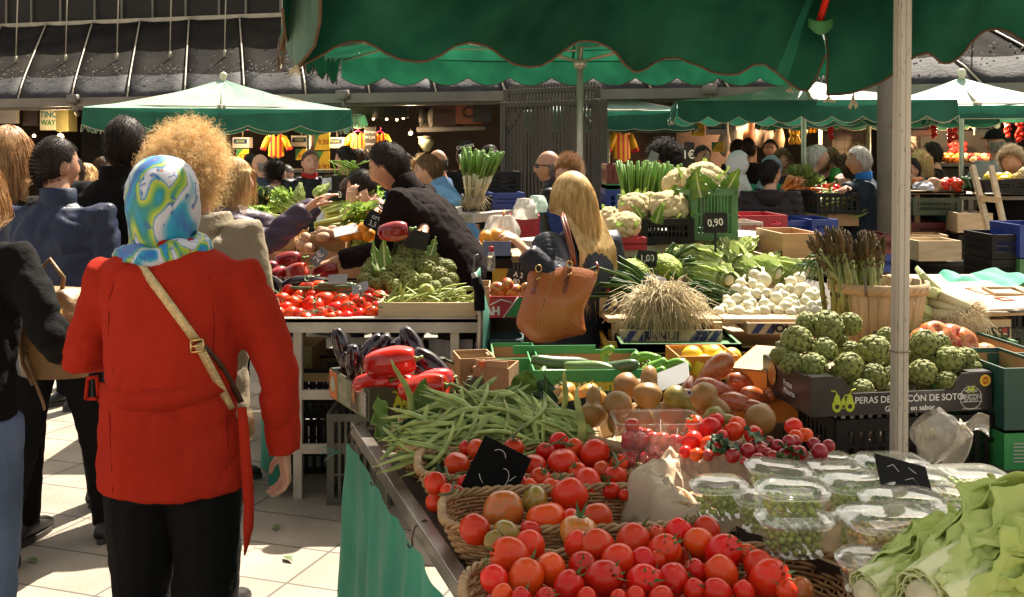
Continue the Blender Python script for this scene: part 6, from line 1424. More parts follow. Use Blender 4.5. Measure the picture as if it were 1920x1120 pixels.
M_wick=mat('wicker',(.46,.26,.105),.5,.45,22,col2=(.25,.12,.045),bump=.3,bscale=60,rand=.0); M_wickl=mat('wicker_rim',(.46,.29,.14),.5,.35,25,col2=(.30,.17,.07))
def basket(label,c,w,d,h,rz=0,ex=4.,rows=11,taper=.86,rope=2,name='wicker_basket'):
 t=thing(name,label,'basket',c,rz); 
 def per(a,k): 
  ca,sa=math.cos(a),math.sin(a); q=(abs(ca)**ex+abs(sa)**ex)**(-1/ex); return Vector((ca*q*w/2*k,sa*q*d/2*k,0))
 n=150; g=G(); nst=50
 for r_ in range(rows):
  s=(r_+.5)/rows; k=taper+(1-taper)*s; pts=[]
  for j in range(n):
   a=6.283*j/n; p=per(a,k); nrm=p.normalized(); p=p+nrm*(.0038*math.sin(j*nst/n*math.pi+math.pi*r_)); p.z=h*s; pts.append(p)
  pts.append(pts[0]); tube(g,pts,h/rows*.52,5,0,False)
 g.obj('weave',M_wick,t)
 g=G()
 for j in range(nst):
  a=6.283*(j+.5)/nst; tube(g,[per(a,taper),per(a,1)+Vector((0,0,h))],.0025,5)
 g.obj('stakes',M_wick,t)
 g=G()
 for st in range(rope+1):
  pts=[]
  for j in range(260):
   a=6.283*j/260; p=per(a,1.0); ph=a*26+st*6.283/(rope+1); nr=p.normalized(); pts.append(p+nr*(.0055*math.cos(ph))+Vector((0,0,h+.004+.0055*math.sin(ph))))
  pts.append(pts[0]); tube(g,pts,.0046,6,0,False)
 g.obj('rim',M_wickl,t)
 g=G(); v=[per(6.283*j/40,taper*.985)+Vector((0,0,.004)) for j in range(40)]; g.add(v,[tuple(range(40))])
 g.obj('bottom',mat('wicker_dark',(.10,.05,.022),.8,.4,20),t)
 return t
# ================================================================== NEAR STALL (front table, lower right)
O1=Vector((-.486,3.35,0)); U1=Vector((.305,-.952,0)); V1=Vector((.952,.305,0))
t1=thing('stall_table','front market table with a steel edge rail under the tomato baskets','table',(0,0,0))
g=G(); zt=.795; pol=[O1+V1*.01,O1+U1*2.2+V1*.01,O1+U1*2.2+V1*2.1+Vector((0,0,0)),O1+V1*2.0]
v=[p+Vector((0,0,zt-.03)) for p in pol]+[p+Vector((0,0,zt)) for p in pol]; g.add(v,[(0,3,2,1),(4,5,6,7),(0,1,5,4),(1,2,6,5),(2,3,7,6),(3,0,4,7)]); g.obj('table_top',mat('table_dark',(.10,.065,.04),.7,.4,6),t1,False)
g=G(); bar(g,O1+Vector((0,0,zt+.005))-U1*.02,O1+U1*2.1+Vector((0,0,zt+.005)),.036,.04); g.obj('edge_rail',M_steelrail,t1,False,bevel=.003)
g=G(); bar(g,O1+Vector((0,0,zt-.01))+V1*.02,O1+V1*2.0+Vector((0,0,zt-.01)),.03,.04); g.obj('back_rail',M_steelrail,t1,False,bevel=.003)
for p in (O1+V1*.06+U1*.06,O1+U1*2.0+V1*.06,O1+V1*1.9+U1*.06):
 g=G(); bar(g,p,p+Vector((0,0,zt-.035)),.04); g.obj('leg',M_alum,t1,False)
def clothfn(u,v):
 b=-.01+2.1*u; z=.775-.01*math.sin(u*6*3.14)**2*0-.76*v; w=.012*math.sin(u*62+v*1.2)*(.3+v)+.016*math.sin(u*21+1.7+v)*(.2+v)+.006*noise.noise((u*30,v*6,2)); sag=-.010*abs(math.sin(u*2.1/.26*math.pi))*(1-v)**6
 return O1+U1*b-V1*(.030+w+.02*v)+Vector((0,0,z+sag))
g=G(); grid(g,260,30,clothfn); tc=g.obj('table_cloth',M_teal); tag(tc,'teal green cloth hanging on hooks from the rail of the front table','cloth')
for k,b in enumerate((.02,.45,.93,1.36)):
 p=O1+U1*b+Vector((0,0,zt)); g=G(); tube(g,[p+V1*.022+Vector((0,0,.016)),p+Vector((0,0,.028)),p-V1*.022+Vector((0,0,.016)),p-V1*.030+Vector((0,0,-.012)),p-V1*.028+Vector((0,0,-.028)),p-V1*.036+Vector((0,0,-.032)),p-V1*.040+Vector((0,0,-.022))],.0024,7)
 tag(g.obj('cloth_hook',mat('rusty_hook',(.10,.045,.03),.5,.4,40)),'rusty wire hook gripping the rail and holding the teal cloth','hook','wire hooks along the front table rail')
g=G(); p=O1+Vector((-.05,-.02,.735))
for k in range(3): tube(g,[p,p+Vector((-.03-.01*k,0,-.01+.012*k)),p+Vector((-.05-.012*k,.01,-.03+.02*k))],.0014,5)
tag(g.obj('cloth_tie',mat('tie_green',(.03,.30,.22),.6)),'frayed teal string tied at the far corner of the table cloth','string')
def bk(px0,px1,py_back,py_front,z):
 Db=F*(CZ-z)/(py_back-HY); Df=F*(CZ-z)/(py_front-HY); return Db,Df
b3=basket('wicker basket at the bottom edge heaped with plum tomatoes',(.285,1.90,.800),.74,.42,.085,R(6))
b2=basket('wicker basket with large orange red tomatoes, second from the front',(.125,2.36,.800),.56,.27,.085,R(4))
b1=basket('wicker basket with vine tomatoes and a black price card',(.04,2.72,.800),.56,.30,.085,R(4))
b0=basket('wicker basket of flat green beans at the far corner',(-.055,3.0,.800),.56,.36,.085,R(8))
fx=lambda L_,x0,sx,y0,sy:[(x0+a/sx,y0+b/sx,r/sx) for a,b,r in L_]
B1=fx([(650,210,72),(775,135,70),(705,120,45),(530,318,66),(600,365,48),(645,385,58),(970,118,58),(1085,222,74),(1150,140,55),(1245,207,92),(1225,82,55),(1310,118,55),(1425,157,90),(1562,207,55),(1540,282,70),(1390,322,92),(1190,347,66),(1120,290,60),(1065,338,52),(1520,362,52),(960,235,70),(860,300,66),(760,345,60),(1330,255,55),(890,180,60),(700,310,46),(1590,385,34),(1470,250,60),(990,320,60)],640,3,800,3)
for i,(px,py,r) in enumerate(B1):
 p,D=onplane(px,py,.915,2.72,.16); tomato(p,r/F*D,'round red vine tomato heaped in the basket with the black price card','vine tomatoes in the front stall basket','round','r',cal=rr.random()<.5)
 if r>17: tomato(p+Vector((rr.uniform(-.02,.02),.03,-.055)),r/F*D*.95,'round red vine tomato heaped in the basket with the black price card','vine tomatoes in the front stall basket','round','r',cal=False)
for pts in ([(835,875),(842,900),(858,888),(880,885)],[(852,905),(845,925),(822,928)],[(985,795),(965,815),(940,830)],[(1075,835),(1045,830),(1020,838)],[(1150,850),(1160,870),(1150,880)]):
 g=G(); tube(g,[onplane(a,b,.95,2.72,.16)[0] for a,b in pts],[.0034,.003,.0026,.002][:len(pts)],6); q=onplane(*pts[1],.95,2.72,.16)[0]; tube(g,[q,q+Vector((.02,-.01,.018))],.0022,5); tag(g.obj('vine_twig',M_vine),'brown green vine twig lying among the vine tomatoes','twig','vine twigs among the tomatoes')
B2=fx([(912,475,120,'o'),(1085,415,82,'g'),(1283,395,106,'r'),(1150,520,112,'r'),(752,580,95,'r'),(930,602,82,'g'),(1065,580,65,'r'),(1435,525,100,'r'),(1335,592,106,'g'),(1300,530,70,'r'),(855,640,56,'g')] and [(912,475,120),(1085,415,82),(1283,395,106),(1150,520,112),(752,580,95),(930,602,82),(1065,580,65),(1435,525,100),(1335,592,106),(1300,530,70),(855,640,56)],640,3,800,3)
for i,(px,py,r) in enumerate(B2):
 mn='ogrrrgrrorg'[i]; p,D=onplane(px,py,.905,2.36,.12); tomato(p,r/F*D,['large orange red beef tomato on top of the half empty basket','green shouldered tomato behind the black price card','large red tomato lying stem down at the back of the half empty basket','large red tomato right of the orange one in the half empty basket','red tomato at the left end of the half empty basket','brownish green tomato low in the half empty basket','small red tomato between bigger ones in the half empty basket','dark red tomato at the right of the half empty basket','orange tomato at the front right of the half empty basket','red tomato hidden in the middle of the half empty basket','greenish tomato at the front rim of the half empty basket'][i],None,'beef',mn,rot=(rr.gauss(0,.9),rr.gauss(0,.9),i),cal=i in(2,8))
B3=fx([(945,725,112),(1060,672,95),(1330,662,80),(1440,677,105),(1040,850,108),(1180,802,92),(1280,897,90),(862,862,86),(905,940,60),(1355,782,85),(1475,857,112),(1560,752,96),(1640,645,102),(1700,752,80),(1815,707,106),(1700,872,106),(1870,852,85),(1880,592,60),(1780,602,52),(1655,955,60),(1010,962,60),(1150,962,60),(1560,965,52),(1380,960,60),(1800,965,70)],640,3,800,3)+fx([(80,650,85),(30,560,45),(145,545,75),(290,530,70),(250,600,85),(375,650,105),(360,750,90),(230,740,60),(115,785,80),(15,790,60),(225,840,60),(340,850,75),(560,720,85),(615,785,108),(480,850,60),(30,690,50),(500,660,60),(700,850,60)],1220,2.743,800,2.743)
for i,(px,py,r) in enumerate(B3):
 p,D=onplane(px,py,.925,2.0,.10); tomato(p,r/F*D*.93,'shiny red plum tomato heaped in the basket at the bottom edge','plum tomatoes in the front basket','plum','r',rot=(rr.uniform(-1.2,1.2),rr.uniform(-1.2,1.2),rr.uniform(0,6)),cal=i%2==0 or rr.random()<.3)
 if i%2: tomato(p+Vector((rr.uniform(-.02,.02),.02,-.06)),r/F*D*.9,'shiny red plum tomato heaped in the basket at the bottom edge','plum tomatoes in the front basket','plum','r',rot=rot3(),cal=False)
p,D=onplane(1500,1110,.90,1.95,.1); tomato(p,28/F*D,'small bright orange tomato at the bottom edge right of the plum tomatoes',None,'round','o',cal=False)
t=thing('price_card','blank looking black price card with chalk scrawl tilted among the vine tomatoes','price sign',P(931,886,2.50)); t.rotation_euler=(R(-14),R(28),R(4))
g=G(); box(g,(0,0,0),(.125,.004,.128)); box(g,(.05,0,-.075),(.018,.004,.05)); g.obj('card',M_blackcard,t,False,bevel=.001)
g=G(); strokes(g,[[(-.012+.018*math.cos(a),-.003,.030+.020*math.sin(a)) for a in [.4+.3*k for k in range(8)]],[(-.036,-.003,-.02),(-.030,-.003,-.028),(-.02,-.003,-.035)],[(.016+.016*math.cos(a),-.003,-.006+.022*math.sin(a)) for a in [1.9-.36*k for k in range(10)]],[(.035,-.003,-.005),(.045,-.003,.012)]],.0007); g.obj('chalk_writing',M_chalk,t)
for i in range(190):
 px=rr.uniform(780,1072); f=(px-780)/292; top=742+62*abs(f-.42)**1.3*2; py=rr.uniform(top,862-34*f)
 p,D=onplane(px,py,.93,2.92,.42); a=rr.gauss(.6,.75) if px<860 else rr.gauss(-.5,.8)
 if px>1000: a=rr.gauss(-.7,.5)
 d=Vector((math.cos(a),math.sin(a)*.5-.1,math.sin(a)*.42-.08)); q=d.to_track_quat('Y','Z').to_euler(); q.y+=rr.uniform(-.8,.8)
 bean(p+Vector((0,0,rr.uniform(-.015,.012))),'flat green bean heaped in the wicker basket at the table corner',q,'flat green beans in the corner basket',rr.uniform(.85,1.15))
for (px,py,a) in [(755,742,1.75),(1080,800,1.5),(1030,770,1.2)]:
 p=onplane(px,py,.96,2.9,.42)[0]; d=Vector((math.cos(a),-.2,math.sin(a))); bean(p,'single green bean standing up out of the bean heap',d.to_track_quat('Y','Z').to_euler(),'beans sticking up from the heap',1.2)
for i,(px,py,D,L_,W,rot,dk) in enumerate([(800,785,3.12,.10,.05,(50,0,30),0),(985,765,3.15,.10,.065,(65,0,-8),0),(1020,770,3.05,.09,.045,(60,0,-40),1),(735,830,2.95,.12,.06,(35,10,60),0),(790,905,2.70,.15,.055,(-15,20,-70),1),(850,890,2.66,.13,.05,(-10,0,-100),1),(760,850,2.85,.13,.05,(20,40,20),1)]):
 g=G(); leafsheet(g,L_,W,.5,.012,3,.05,16,10,seed=i,tip=.6,cup=.2); o=g.obj('cabbage_leaf',[M_leaf if not dk else M_leafd,M_leaf],solid=.0012); o.location=P(px,py,D); o.rotation_euler=[R(a) for a in rot]
 tag(o,['bright green leaf at the back left of the bean basket','large sunlit green leaf standing behind the beans','dark green leaf right of the large sunlit one','small curled leaf at the left rim of the bean basket','limp leaf hanging over the front rim of the bean basket','dark limp leaf at the front rim of the bean basket','dark folded leaf at the left of the beans'][i],'leaf')
FL=P(693,790,3.30); FL.z=.835
rb=R(28); t=thing('produce_box','printed cardboard box of aubergines and red peppers overhanging the table corner','box',FL+Vector((math.cos(rb)*.21-math.sin(rb)*.19,math.sin(rb)*.21+math.cos(rb)*.19,0)),rb)
M_bxdark=mat('box_olive',(.060,.062,.028),.45,.25,6); carton_geo(t,.42,.38,.098,M_bxdark,M_card,.006,.045)
g=G(); box(g,(-.2115,.02,.05),(.002,.34,.088)); o=g.obj('printed_side',mat('box_print',(.30,.28,.20),.5,.6,22,col2=(.12,.15,.08),detail=1),t,False)
g=G(); box(g,(-.213,.150,.05),(.0015,.075,.088)); g.obj('orange_panel',mat('box_orange',(.60,.15,.03),.5),t,False); g=G(); lathe(g,[(.002,0),(.026,0),(.026,.001),(.002,.0012)],18,caps=True,M=Matrix.Translation((-.2145,.150,.052))@Matrix.Rotation(R(-90),4,'Y')); g.obj('round_badge',mat('badge_cream',(.5,.5,.36),.5,.5,90),t)
g=G(); box(g,(-.213,-.06,.05),(.0015,.07,.08)); g.obj('dark_panel',mat('box_maroon',(.10,.05,.03),.4,.5,50),t,False); g=G(); box(g,(-.213,-.145,.048),(.0015,.045,.075)); g.obj('paper_label',mat('box_paper',(.45,.42,.36),.6,.5,60),t,False)
g=G(); lathe(g,[(.002,0),(.018,0),(.018,.001),(.002,.0012)],14,caps=True,M=Matrix.Translation((-.2142,-.055,.058))@Matrix.Rotation(R(-90),4,'Y')@Matrix.Scale(1.5,4,(1,0,0))); g.obj('fruit_badge',mat('badge_red',(.4,.06,.03),.5,.6,80,col2=(.3,.25,.05)),t)
M_lime=mat('lime_print',(.48,.56,.03),.5,.1)
def pears_logo(par,x,y,z,s,m=M_lime,nrm=-1):
 for k,(dx,sc2) in enumerate(((-.022,1),(.0,.62),(.022,1))):
  g=G(); n=28; o_=[]
  for j in range(n):
   a=6.283*j/n; rx=.017 if math.sin(a)<.2 else .017*(1-.55*min(1,(math.sin(a)-.2)/.6)); o_.append((math.cos(a)*rx*sc2,(math.sin(a)*.024-.004+(.012 if math.sin(a)>.5 else 0))*sc2))
  v=[((dx+a)*s+x,y,b*s+z) for a,b in o_]+[((dx+a)*s+x,y+.001,b*s+z) for a,b in o_]; g.add(v,[tuple(range(n-1,-1,-1)) if nrm>0 else tuple(range(n)),]+[(j,(j+1)%n,n+(j+1)%n,n+j) for j in range(n)]); 
  strokes(g,[[(x+dx*s,y,z+.030*s*sc2),(x+(dx-.006)*s,y,z+.040*s*sc2),(x+(dx-.020)*s,y,z+.042*s*sc2)] if k==0 else [(x+dx*s,y,z+.030*s*sc2),(x+(dx+.006)*s,y,z+.042*s*sc2),(x+(dx+.020)*s,y,z+.046*s*sc2)]],.0022*s)
  lg=g.obj('pear_emblem',m,par,False)
  g=G(); lathe(g,[(.001,0),(.0075*s*sc2,0)],14,M=Matrix.Translation((x+dx*s,y-.0008,z-.010*s))@Matrix.Rotation(R(90),4,'X')); g.obj('dot',M_ltr_blk,lg)
pears_logo(t,-.095,-.1912,.046,.95)
EG='aubergines standing in the printed box'
for (px,py,D,h,d) in [(640,655,3.62,.085,(-.25,.1,1)),(668,683,3.50,.082,(-.1,-.25,1)),(655,690,3.6,.07,(-.3,.0,.9)),(688,662,3.55,.085,(.55,.3,.9)),(700,655,3.62,.08,(.7,.3,.8)),(738,650,3.65,.08,(.8,.2,.6)),(783,655,3.62,.10,(-.5,.1,.9)),(820,690,3.50,.105,(-.75,.2,.65)),(706,700,3.45,.075,(.2,0,1)),(806,700,3.5,.08,(-.6,0,.5))]:
 d=Vector(d); aubergine(P(px,py+8,D),h,'glossy dark purple aubergine in the printed box at the table corner',dirrot(-d),EG,cal=d.x<-.4)
PG=None
pepper(P(733,679,3.36),.052,'huge bright red pepper lying on top of the box of peppers',(R(84),R(8),R(92)),[PEP[0]],1.22)
pepper(P(795,728,3.26),.046,'long red pepper at the front right corner of the printed box',(R(80),R(15),R(70)),[PEP[1]],1.3)
pepper(P(815,715,3.40),.042,'red pepper behind the front right one in the printed box',(R(85),R(20),R(110)),[PEP[2]],1.15)
pepper(P(700,718,3.38),.038,'red pepper low on the left of the printed box',(R(80),0,R(75)),[PEP[1]],1.3); pepper(P(750,722,3.40),.038,'red pepper squeezed under the huge pepper',(R(90),0,R(100)),[PEP[2]],1.2)
t=carton('small empty cardboard box with torn flaps behind the red peppers',862,672,930,742,3.62,.16,M_card,R(12),M_cardl)
g=G(); box(g,(.05,-.085,.055),(.10,.004,.10),0,R(20)); box(g,(.06,.02,.12),(.02,.05,.004)); g.obj('flap',M_cardl,t,False)
t=carton('second brown cardboard box leaning behind the beans',885,690,955,745,3.48,.14,M_card,R(-14),M_cardl); g=G(); box(g,(0,-.06,.10),(.11,.004,.035),0,R(-4)); g.obj('torn_flap',M_cardl,t,False); g=G(); box(g,(-.03,-.066,.105),(.02,.003,.02)); g.obj('orange_print',mat('box_orange',(.60,.15,.03),.5),t,False)
M_gtray=mat('tray_green',(.03,.26,.07),.45,.2,8)
t=carton('green cardboard tray of courgettes and green peppers with yellow lettering',1000,694,1228,735,3.52,.36,M_gtray,R(3),M_card,dip=.0); 
text('lettering','canten',.052,mat('tray_yellow',(.62,.50,.03),.5),t,(-.02,-.1815,.022),bold=.003,xs=1.3)
g=G(); box(g,(-.1,.17,.075),(.3,.004,.03)); g.obj('raised_back',M_gtray,t,False)
t2=carton('dark green tray edge left of the courgettes',925,672,1010,718,3.72,.30,M_gtray,R(3),M_card)
CG=None
for i,(px,py,D,h,d,ms,th) in enumerate([(1052,680,3.66,.105,(1,.2,-.12),CUC,1.05),(1105,690,3.56,.085,(1,-.25,-.05),CUCL,1.2),(1160,688,3.56,.075,(-.9,.6,-.2),CUC,1.35),(965,688,3.8,.075,(1,.4,0),CUCL,1.0),(995,684,3.8,.065,(.5,1,0),CUC,1.2),(1022,692,3.62,.05,(.2,1,.2),CUCL,1.3),(1040,700,3.6,.06,(1,.1,0),CUC,1.0),(1190,688,3.75,.07,(.6,.8,0),CUCL,1.0)]):
 courgette(P(px,py,D),h,['long dark bumpy courgette lying across the green tray','pale speckled courgette at the front of the green tray','thick courgette showing its cut end in the green tray','pale courgette at the left tray','dark courgette end at the left tray','short pale courgette between the dark ones','dark courgette low in the tray','pale courgette behind the green peppers'][i],dirrot(d),ms,None,th)
M_gpep=mat('green_pepper_skin',(.16,.33,.03),.25,.3,6,col2=(.10,.25,.02),coat=.3)
for i,(px,py,D,L_,a) in enumerate([(1205,680,3.66,.12,.5),(1225,692,3.6,.10,.9),(1253,684,3.7,.13,.25),(1215,700,3.58,.11,.1),(1190,690,3.6,.09,1.0),(1262,690,3.6,.11,-.2),(1140,668,3.75,.06,1.4)]):
 g=G(); pts=[];rd=[]
 for k in range(9): u=k/8; pts.append((L_*(u-.5),.02*math.sin(u*3),.018*math.sin(u*4+i))); rd.append(.019*max(.15,math.sin(math.pi*(.15+.82*(1-u)))**.6))
 tube(g,pts,rd,10); o=g.obj('green_pepper',M_gpep); g=G(); tube(g,[pts[0],(pts[0][0]-.02,0,pts[0][2]+.008),(pts[0][0]-.032,0,pts[0][2]+.02)],[.006,.004,.004],6); g.obj('stem',M_stemg,o); o.location=P(px,py,D); o.rotation_euler=(0,-a,rr.uniform(-.4,.4)); tag(o,'thin curved green pepper in the green tray','green pepper','long green peppers in the tray')
t=carton('orange cardboard box holding lemons behind the ox heart tomatoes',1272,668,1385,712,3.75,.22,mat('lemon_box',(.62,.24,.03),.5,.2),R(4),M_card)
for (px,py,D,r) in [(1298,669,3.85,.040),(1338,667,3.9,.040),(1372,670,3.9,.036),(1352,676,3.80,.034),(1320,682,3.8,.034),(1282,688,3.75,.03),(1310,692,3.76,.03)]: fruit(LEM,'lemon',P(px,py,D),r,'yellow lemon heaped in the orange box','lemon','lemons in the orange box')
M_ox=mat('oxheart_skin',(.42,.055,.022),.25,.4,4,col2=(.38,.14,.045),rand=.15,coat=.25)
def ox_mesh(seed):
 g=G(); pts=[];rd=[]
 for i in range(15): u=i/14; pts.append((.10*math.sin(u*2.5+seed),.05*math.sin(u*5),(u-.5)*2)); rd.append(max(.03,.52*math.sin(math.pi*(.05+.90*u))**.55*(1.1-.55*u)))
 tube(g,pts,rd,18); return g.mesh('oxheart',M_ox)
OX=[ox_mesh(s) for s in range(3)]
for i,(px,py,D,h,d) in enumerate([(1338,697,3.20,.072,(-.75,.2,-.62)),(1345,735,3.12,.070,(1,.15,-.25)),(1400,722,3.25,.066,(1,.4,-.35)),(1385,757,3.08,.060,(1,-.1,-.1)),(1420,745,3.15,.055,(.9,.5,-.3)),(1290,728,3.25,.045,(.2,.6,.6)),(1275,745,3.1,.05,(.8,.2,.3)),(1415,765,3.06,.045,(.6,-.4,.1)),(1330,765,3.06,.045,(1,0,.1)),(1450,740,3.2,.05,(.4,.8,0)),(1310,745,3.15,.05,(.7,.6,.2)),(1360,760,3.15,.06,(1,.3,0)),(1440,722,3.35,.055,(1,.2,-.2))]):
 o=mobj('oxheart_tomato',OX[i%3]); o.location=P(px,py,D); o.scale=(h*1.05,h*1.05,h); o.rotation_euler=dirrot(d); tag(o,'largest striped ox heart tomato on top of its heap' if i==0 else 'elongated red ox heart tomato in the heap below the orange carton','tomato',None if i==0 else 'ox heart tomatoes left of the black pear box')
M_rib2=mat('ribbed_tomato',(.62,.22,.03),.28,.35,4,col2=(.55,.36,.08),rand=.15,coat=.15)
g=G(); ball(g,(0,0,0),(1,1,.72),0,3,fn=lambda p:1+.09*math.cos(math.atan2(p.y,p.x)*8)*math.hypot(p.x,p.y)*(.4+.6*max(0,p.z))-(.22*((p.z-.72)/.28)**1.4 if p.z>.72 else 0)); RIBT=g.mesh('ribbed_tomato',M_rib2)
for (px,py,D,r) in [(1056,735,3.3,.042),(1098,737,3.28,.042),(1052,755,3.2,.040),(1120,742,3.3,.032),(1032,742,3.35,.034)]:
 o=mobj('ribbed_tomato',RIBT); o.location=P(px,py,D); o.scale=(r,)*3; o.rotation_euler=(rr.uniform(-.5,.2),rr.uniform(-.4,.4),rr.uniform(0,6)); mobj('calyx',CALS[0],o).scale=(1,1,.72); tag(o,'ribbed orange tomato between the beans and the pears','tomato','ribbed orange tomatoes')
basket('shallow basket under the ribbed orange tomatoes',(P(1075,770,3.22).x,3.25,.83),.26,.2,.06,R(5),rows=7)
cardsign('dark slate card half hidden between beans and pears',1078,770,2.98,.10,.06,'',30,-20,-18)
cardsign('white lit price card lying above the pears',1262,707,3.35,.11,.075,'',48,-25,-25,m=M_slate_lit if 0 else mat('white_card',(.7,.7,.7),.3,.05),rnd=False)
M_chip=mat('chipwood',(.52,.36,.19),.55,.25,4,bump=.2,bscale=30,stretch=(6,6,.6))
def chip(label,c,r0,r1,h,n=26,band=True,handle=True):
 t=thing('chip_basket',label,'basket',c); g=G()
 for k in range(n):
  a0=6.283*k/n; a1=6.283*(k+.93)/n; o_=.0015*(k%2)
  v=[]
  for (r,z) in ((r0,0),(r0+(r1-r0)*.5,h*.5),(r1,h)):
   for a in (a0,(a0+a1)/2,a1): v.append((math.cos(a)*(r+o_),math.sin(a)*(r+o_),z))
  g.add(v,[(0,1,4,3),(1,2,5,4),(3,4,7,6),(4,5,8,7)])
 g.obj('staves',M_chip,t,solid=.002); g=G(); lathe(g,[(r1+.002,h-.035),(r1+.005,h-.035),(r1+.006,h),(r1-.001,h),(r1-.003,h-.03)],48); g.obj('hoop',M_wood if 0 else M_chip,t)
 g=G(); lathe(g,[(.001,.004),(r0,.004)],n); g.obj('bottom',M_chip,t)
 g=G()
 for k in range(n): a=6.283*(k+.5)/n; c_=Vector((math.cos(a)*(r1+.0075),math.sin(a)*(r1+.0075),h-.017)); tg=Vector((-math.sin(a),math.cos(a),0)); bar(g,c_-tg*.008-Vector((0,0,.006)),c_+tg*.008+Vector((0,0,.006)),.0013)
 g.obj('staples',mat('staple',(.2,.18,.16),.4,metal=.8),t,False); return t
chip('shallow round chip basket heaped with brown pears',(P(1240,0,2.98).x,2.98,.83),.20,.235,.085)
for i,(px,py,D,r,d,ms) in enumerate([(1180,725,3.02,.046,(1,.35,-.12),PEAR),(1215,735,2.92,.047,(.15,-.3,-.95) and (.1,.5,.9),PEAR),(1158,765,2.85,.046,(-.12,.1,-.98),PEAR),(1112,772,2.92,.044,(.05,.5,.85),PEAR),(1272,748,2.95,.042,(1,-.25,-.3),PEARG),(1325,748,2.82,.046,(.85,-.3,-.62),PEAR),(1428,785,2.75,.046,(.2,.6,.1),PEAR),(1345,785,2.75,.036,(1,-.1,-.2),PEARG),(1265,775,2.95,.044,(.4,.6,.4),PEAR),(1200,780,2.95,.044,(.2,.7,.3),PEAR)]):
 o=pear(P(px,py,D),r,['russet pear lying on its side at the back of the pear heap','upright russet pear in the middle of the heap','russet pear standing upside down at the front of the heap','russet pear at the left end of the heap','green pear lying right of the upright one','pear with a round sticker sloping down to the right','half hidden pear right of the radish basket','green pear low at the right of the heap','russet pear under the green one','russet pear under the upright one'][i],dirrot(d),ms)
 if i==5:
  g=G(); lathe(g,[(.001,0),(.0085,0),(.0088,-.0004)],16); s=g.obj('sticker',M_ltr_blk); s.location=P(1293,737,2.765); s.rotation_euler=(R(80),0,R(8)); s.parent=o; s.matrix_parent_inverse=o.matrix_basis.inverted(); g=G(); lathe(g,[(.0055,.0004),(.0068,.0004)],16); g.obj('ring_print',M_chalk,s)
M_pun=glass('clear_plastic',(.9,.9,.88),.05,.10,.06); M_lid=glass('clear_lid',(.95,.95,.93),.10,.05,.09)
def rrect(w,d,c,n=6):
 o_=[]
 for (sx,sy,a0) in ((1,1,0),(-1,1,90),(-1,-1,180),(1,-1,270)):
  for q in range(n): a=R(a0+90*q/(n-1)); o_.append((sx*(w/2-c)+math.cos(a)*c,sy*(d/2-c)+math.sin(a)*c))
 return o_
def tub(t,w,d,h,m,c=.02,flange=.010,taper=.86,ribs=True):
 g=G(); rows=[]
 for (k,z) in ((taper,.0),(taper+.02,.006),(1,h-.012),(1,h-.004)):
  o_=rrect(w*k,d*k,c); rows.append([(x*(1+(.006 if ribs and j%2 else 0)*(0 if z<.004 else 1)),y*(1+(.006 if ribs and j%2 else 0)),z) for j,(x,y) in enumerate(o_)])
 rows.append([(x,y,h-.004) for x,y in rrect(w+flange*2,d+flange*2,c+flange)]); rows.append([(x,y,h) for x,y in rrect(w+flange*2,d+flange*2,c+flange)])
 n=len(rows[0]); g.add([p for r_ in rows for p in r_],[(i*n+j,i*n+(j+1)%n,(i+1)*n+(j+1)%n,(i+1)*n+j) for i in range(len(rows)-1) for j in range(n)]+[tuple(range(n-1,-1,-1))]); return g.obj('tub',m,t,auto=35)
t=thing('plastic_punnet','clear plastic punnet of cherry tomatoes in front of the pears','punnet',(P(1233,0,2.66).x,2.70,.885),R(2)); tub(t,.205,.13,.120,M_pun,.02,.008)
CHT=[tom_mesh(1,1.0,.0,5,mat('cherry_skin',(.44,.008,.008),.2,.25,5,rand=.2,coat=.3))]
for k in range(34):
 o=mobj('cherry_tomato',CHT[0]); lay=k//11; o.location=Vector((t.location.x+rr.uniform(-.075,.075),t.location.y+rr.uniform(-.042,.042),.903+lay*.025)); o.scale=(rr.uniform(.016,.020),)*3; tag(o,'cherry tomato inside the clear plastic punnet','cherry tomato','cherry tomatoes in the punnet')
bw=basket('wide dark wicker basket lined with waxed paper for the radishes',(P(1412,0,2.42).x,2.45,.83),.43,.36,.07,R(3),ex=2.4,rows=8)
M_paper=mat('waxed_paper',(.78,.62,.44),.45,.12,6,bump=.5,bscale=24,trans=.35,spec=.3)
g=G(); n=170
def paper(u,v):
 a=u*6.283; r=v; base=.25*r*1.0; rx=.03+.225*r; ry=.03+.19*r
 z=.865+.072*smooth01((r-.45)/.35)-(.11*smooth01((r-.90)/.10) if (math.cos(a)<-.35 and math.sin(a)<.6) else .03*smooth01((r-.9)/.1))
 ex=(.025 if math.cos(a)<-.3 else .0)*smooth01((r-.7)/.3)
 cr=.012*noise.noise((math.cos(a)*5,math.sin(a)*5,r*6))+.016*abs(noise.noise((math.cos(a)*9,math.sin(a)*9,r*12)))+.010*abs(noise.noise((a*7,r*22,2)))-.008
 z-=.03*max(0,-math.sin(a))*smooth01((r-.5)/.3); return Vector((P(1412,0,2.42).x+math.cos(a)*(rx+ex+.02*math.sin(a*7)*r*r),2.45+math.sin(a)*(ry+.015*math.sin(a*5+1)*r*r),z+cr*(1+.8*r)))
grid(g,n,46,paper); pm=remesh if 0 else None; tag(g.obj('waxed_paper',M_paper,solid=.0008),'crumpled translucent waxed paper lining the radish basket','paper')
M_rad=mat('radish_skin',(.40,.008,.014),.3,.4,8,col2=(.27,.006,.010),rand=.2,coat=.2)
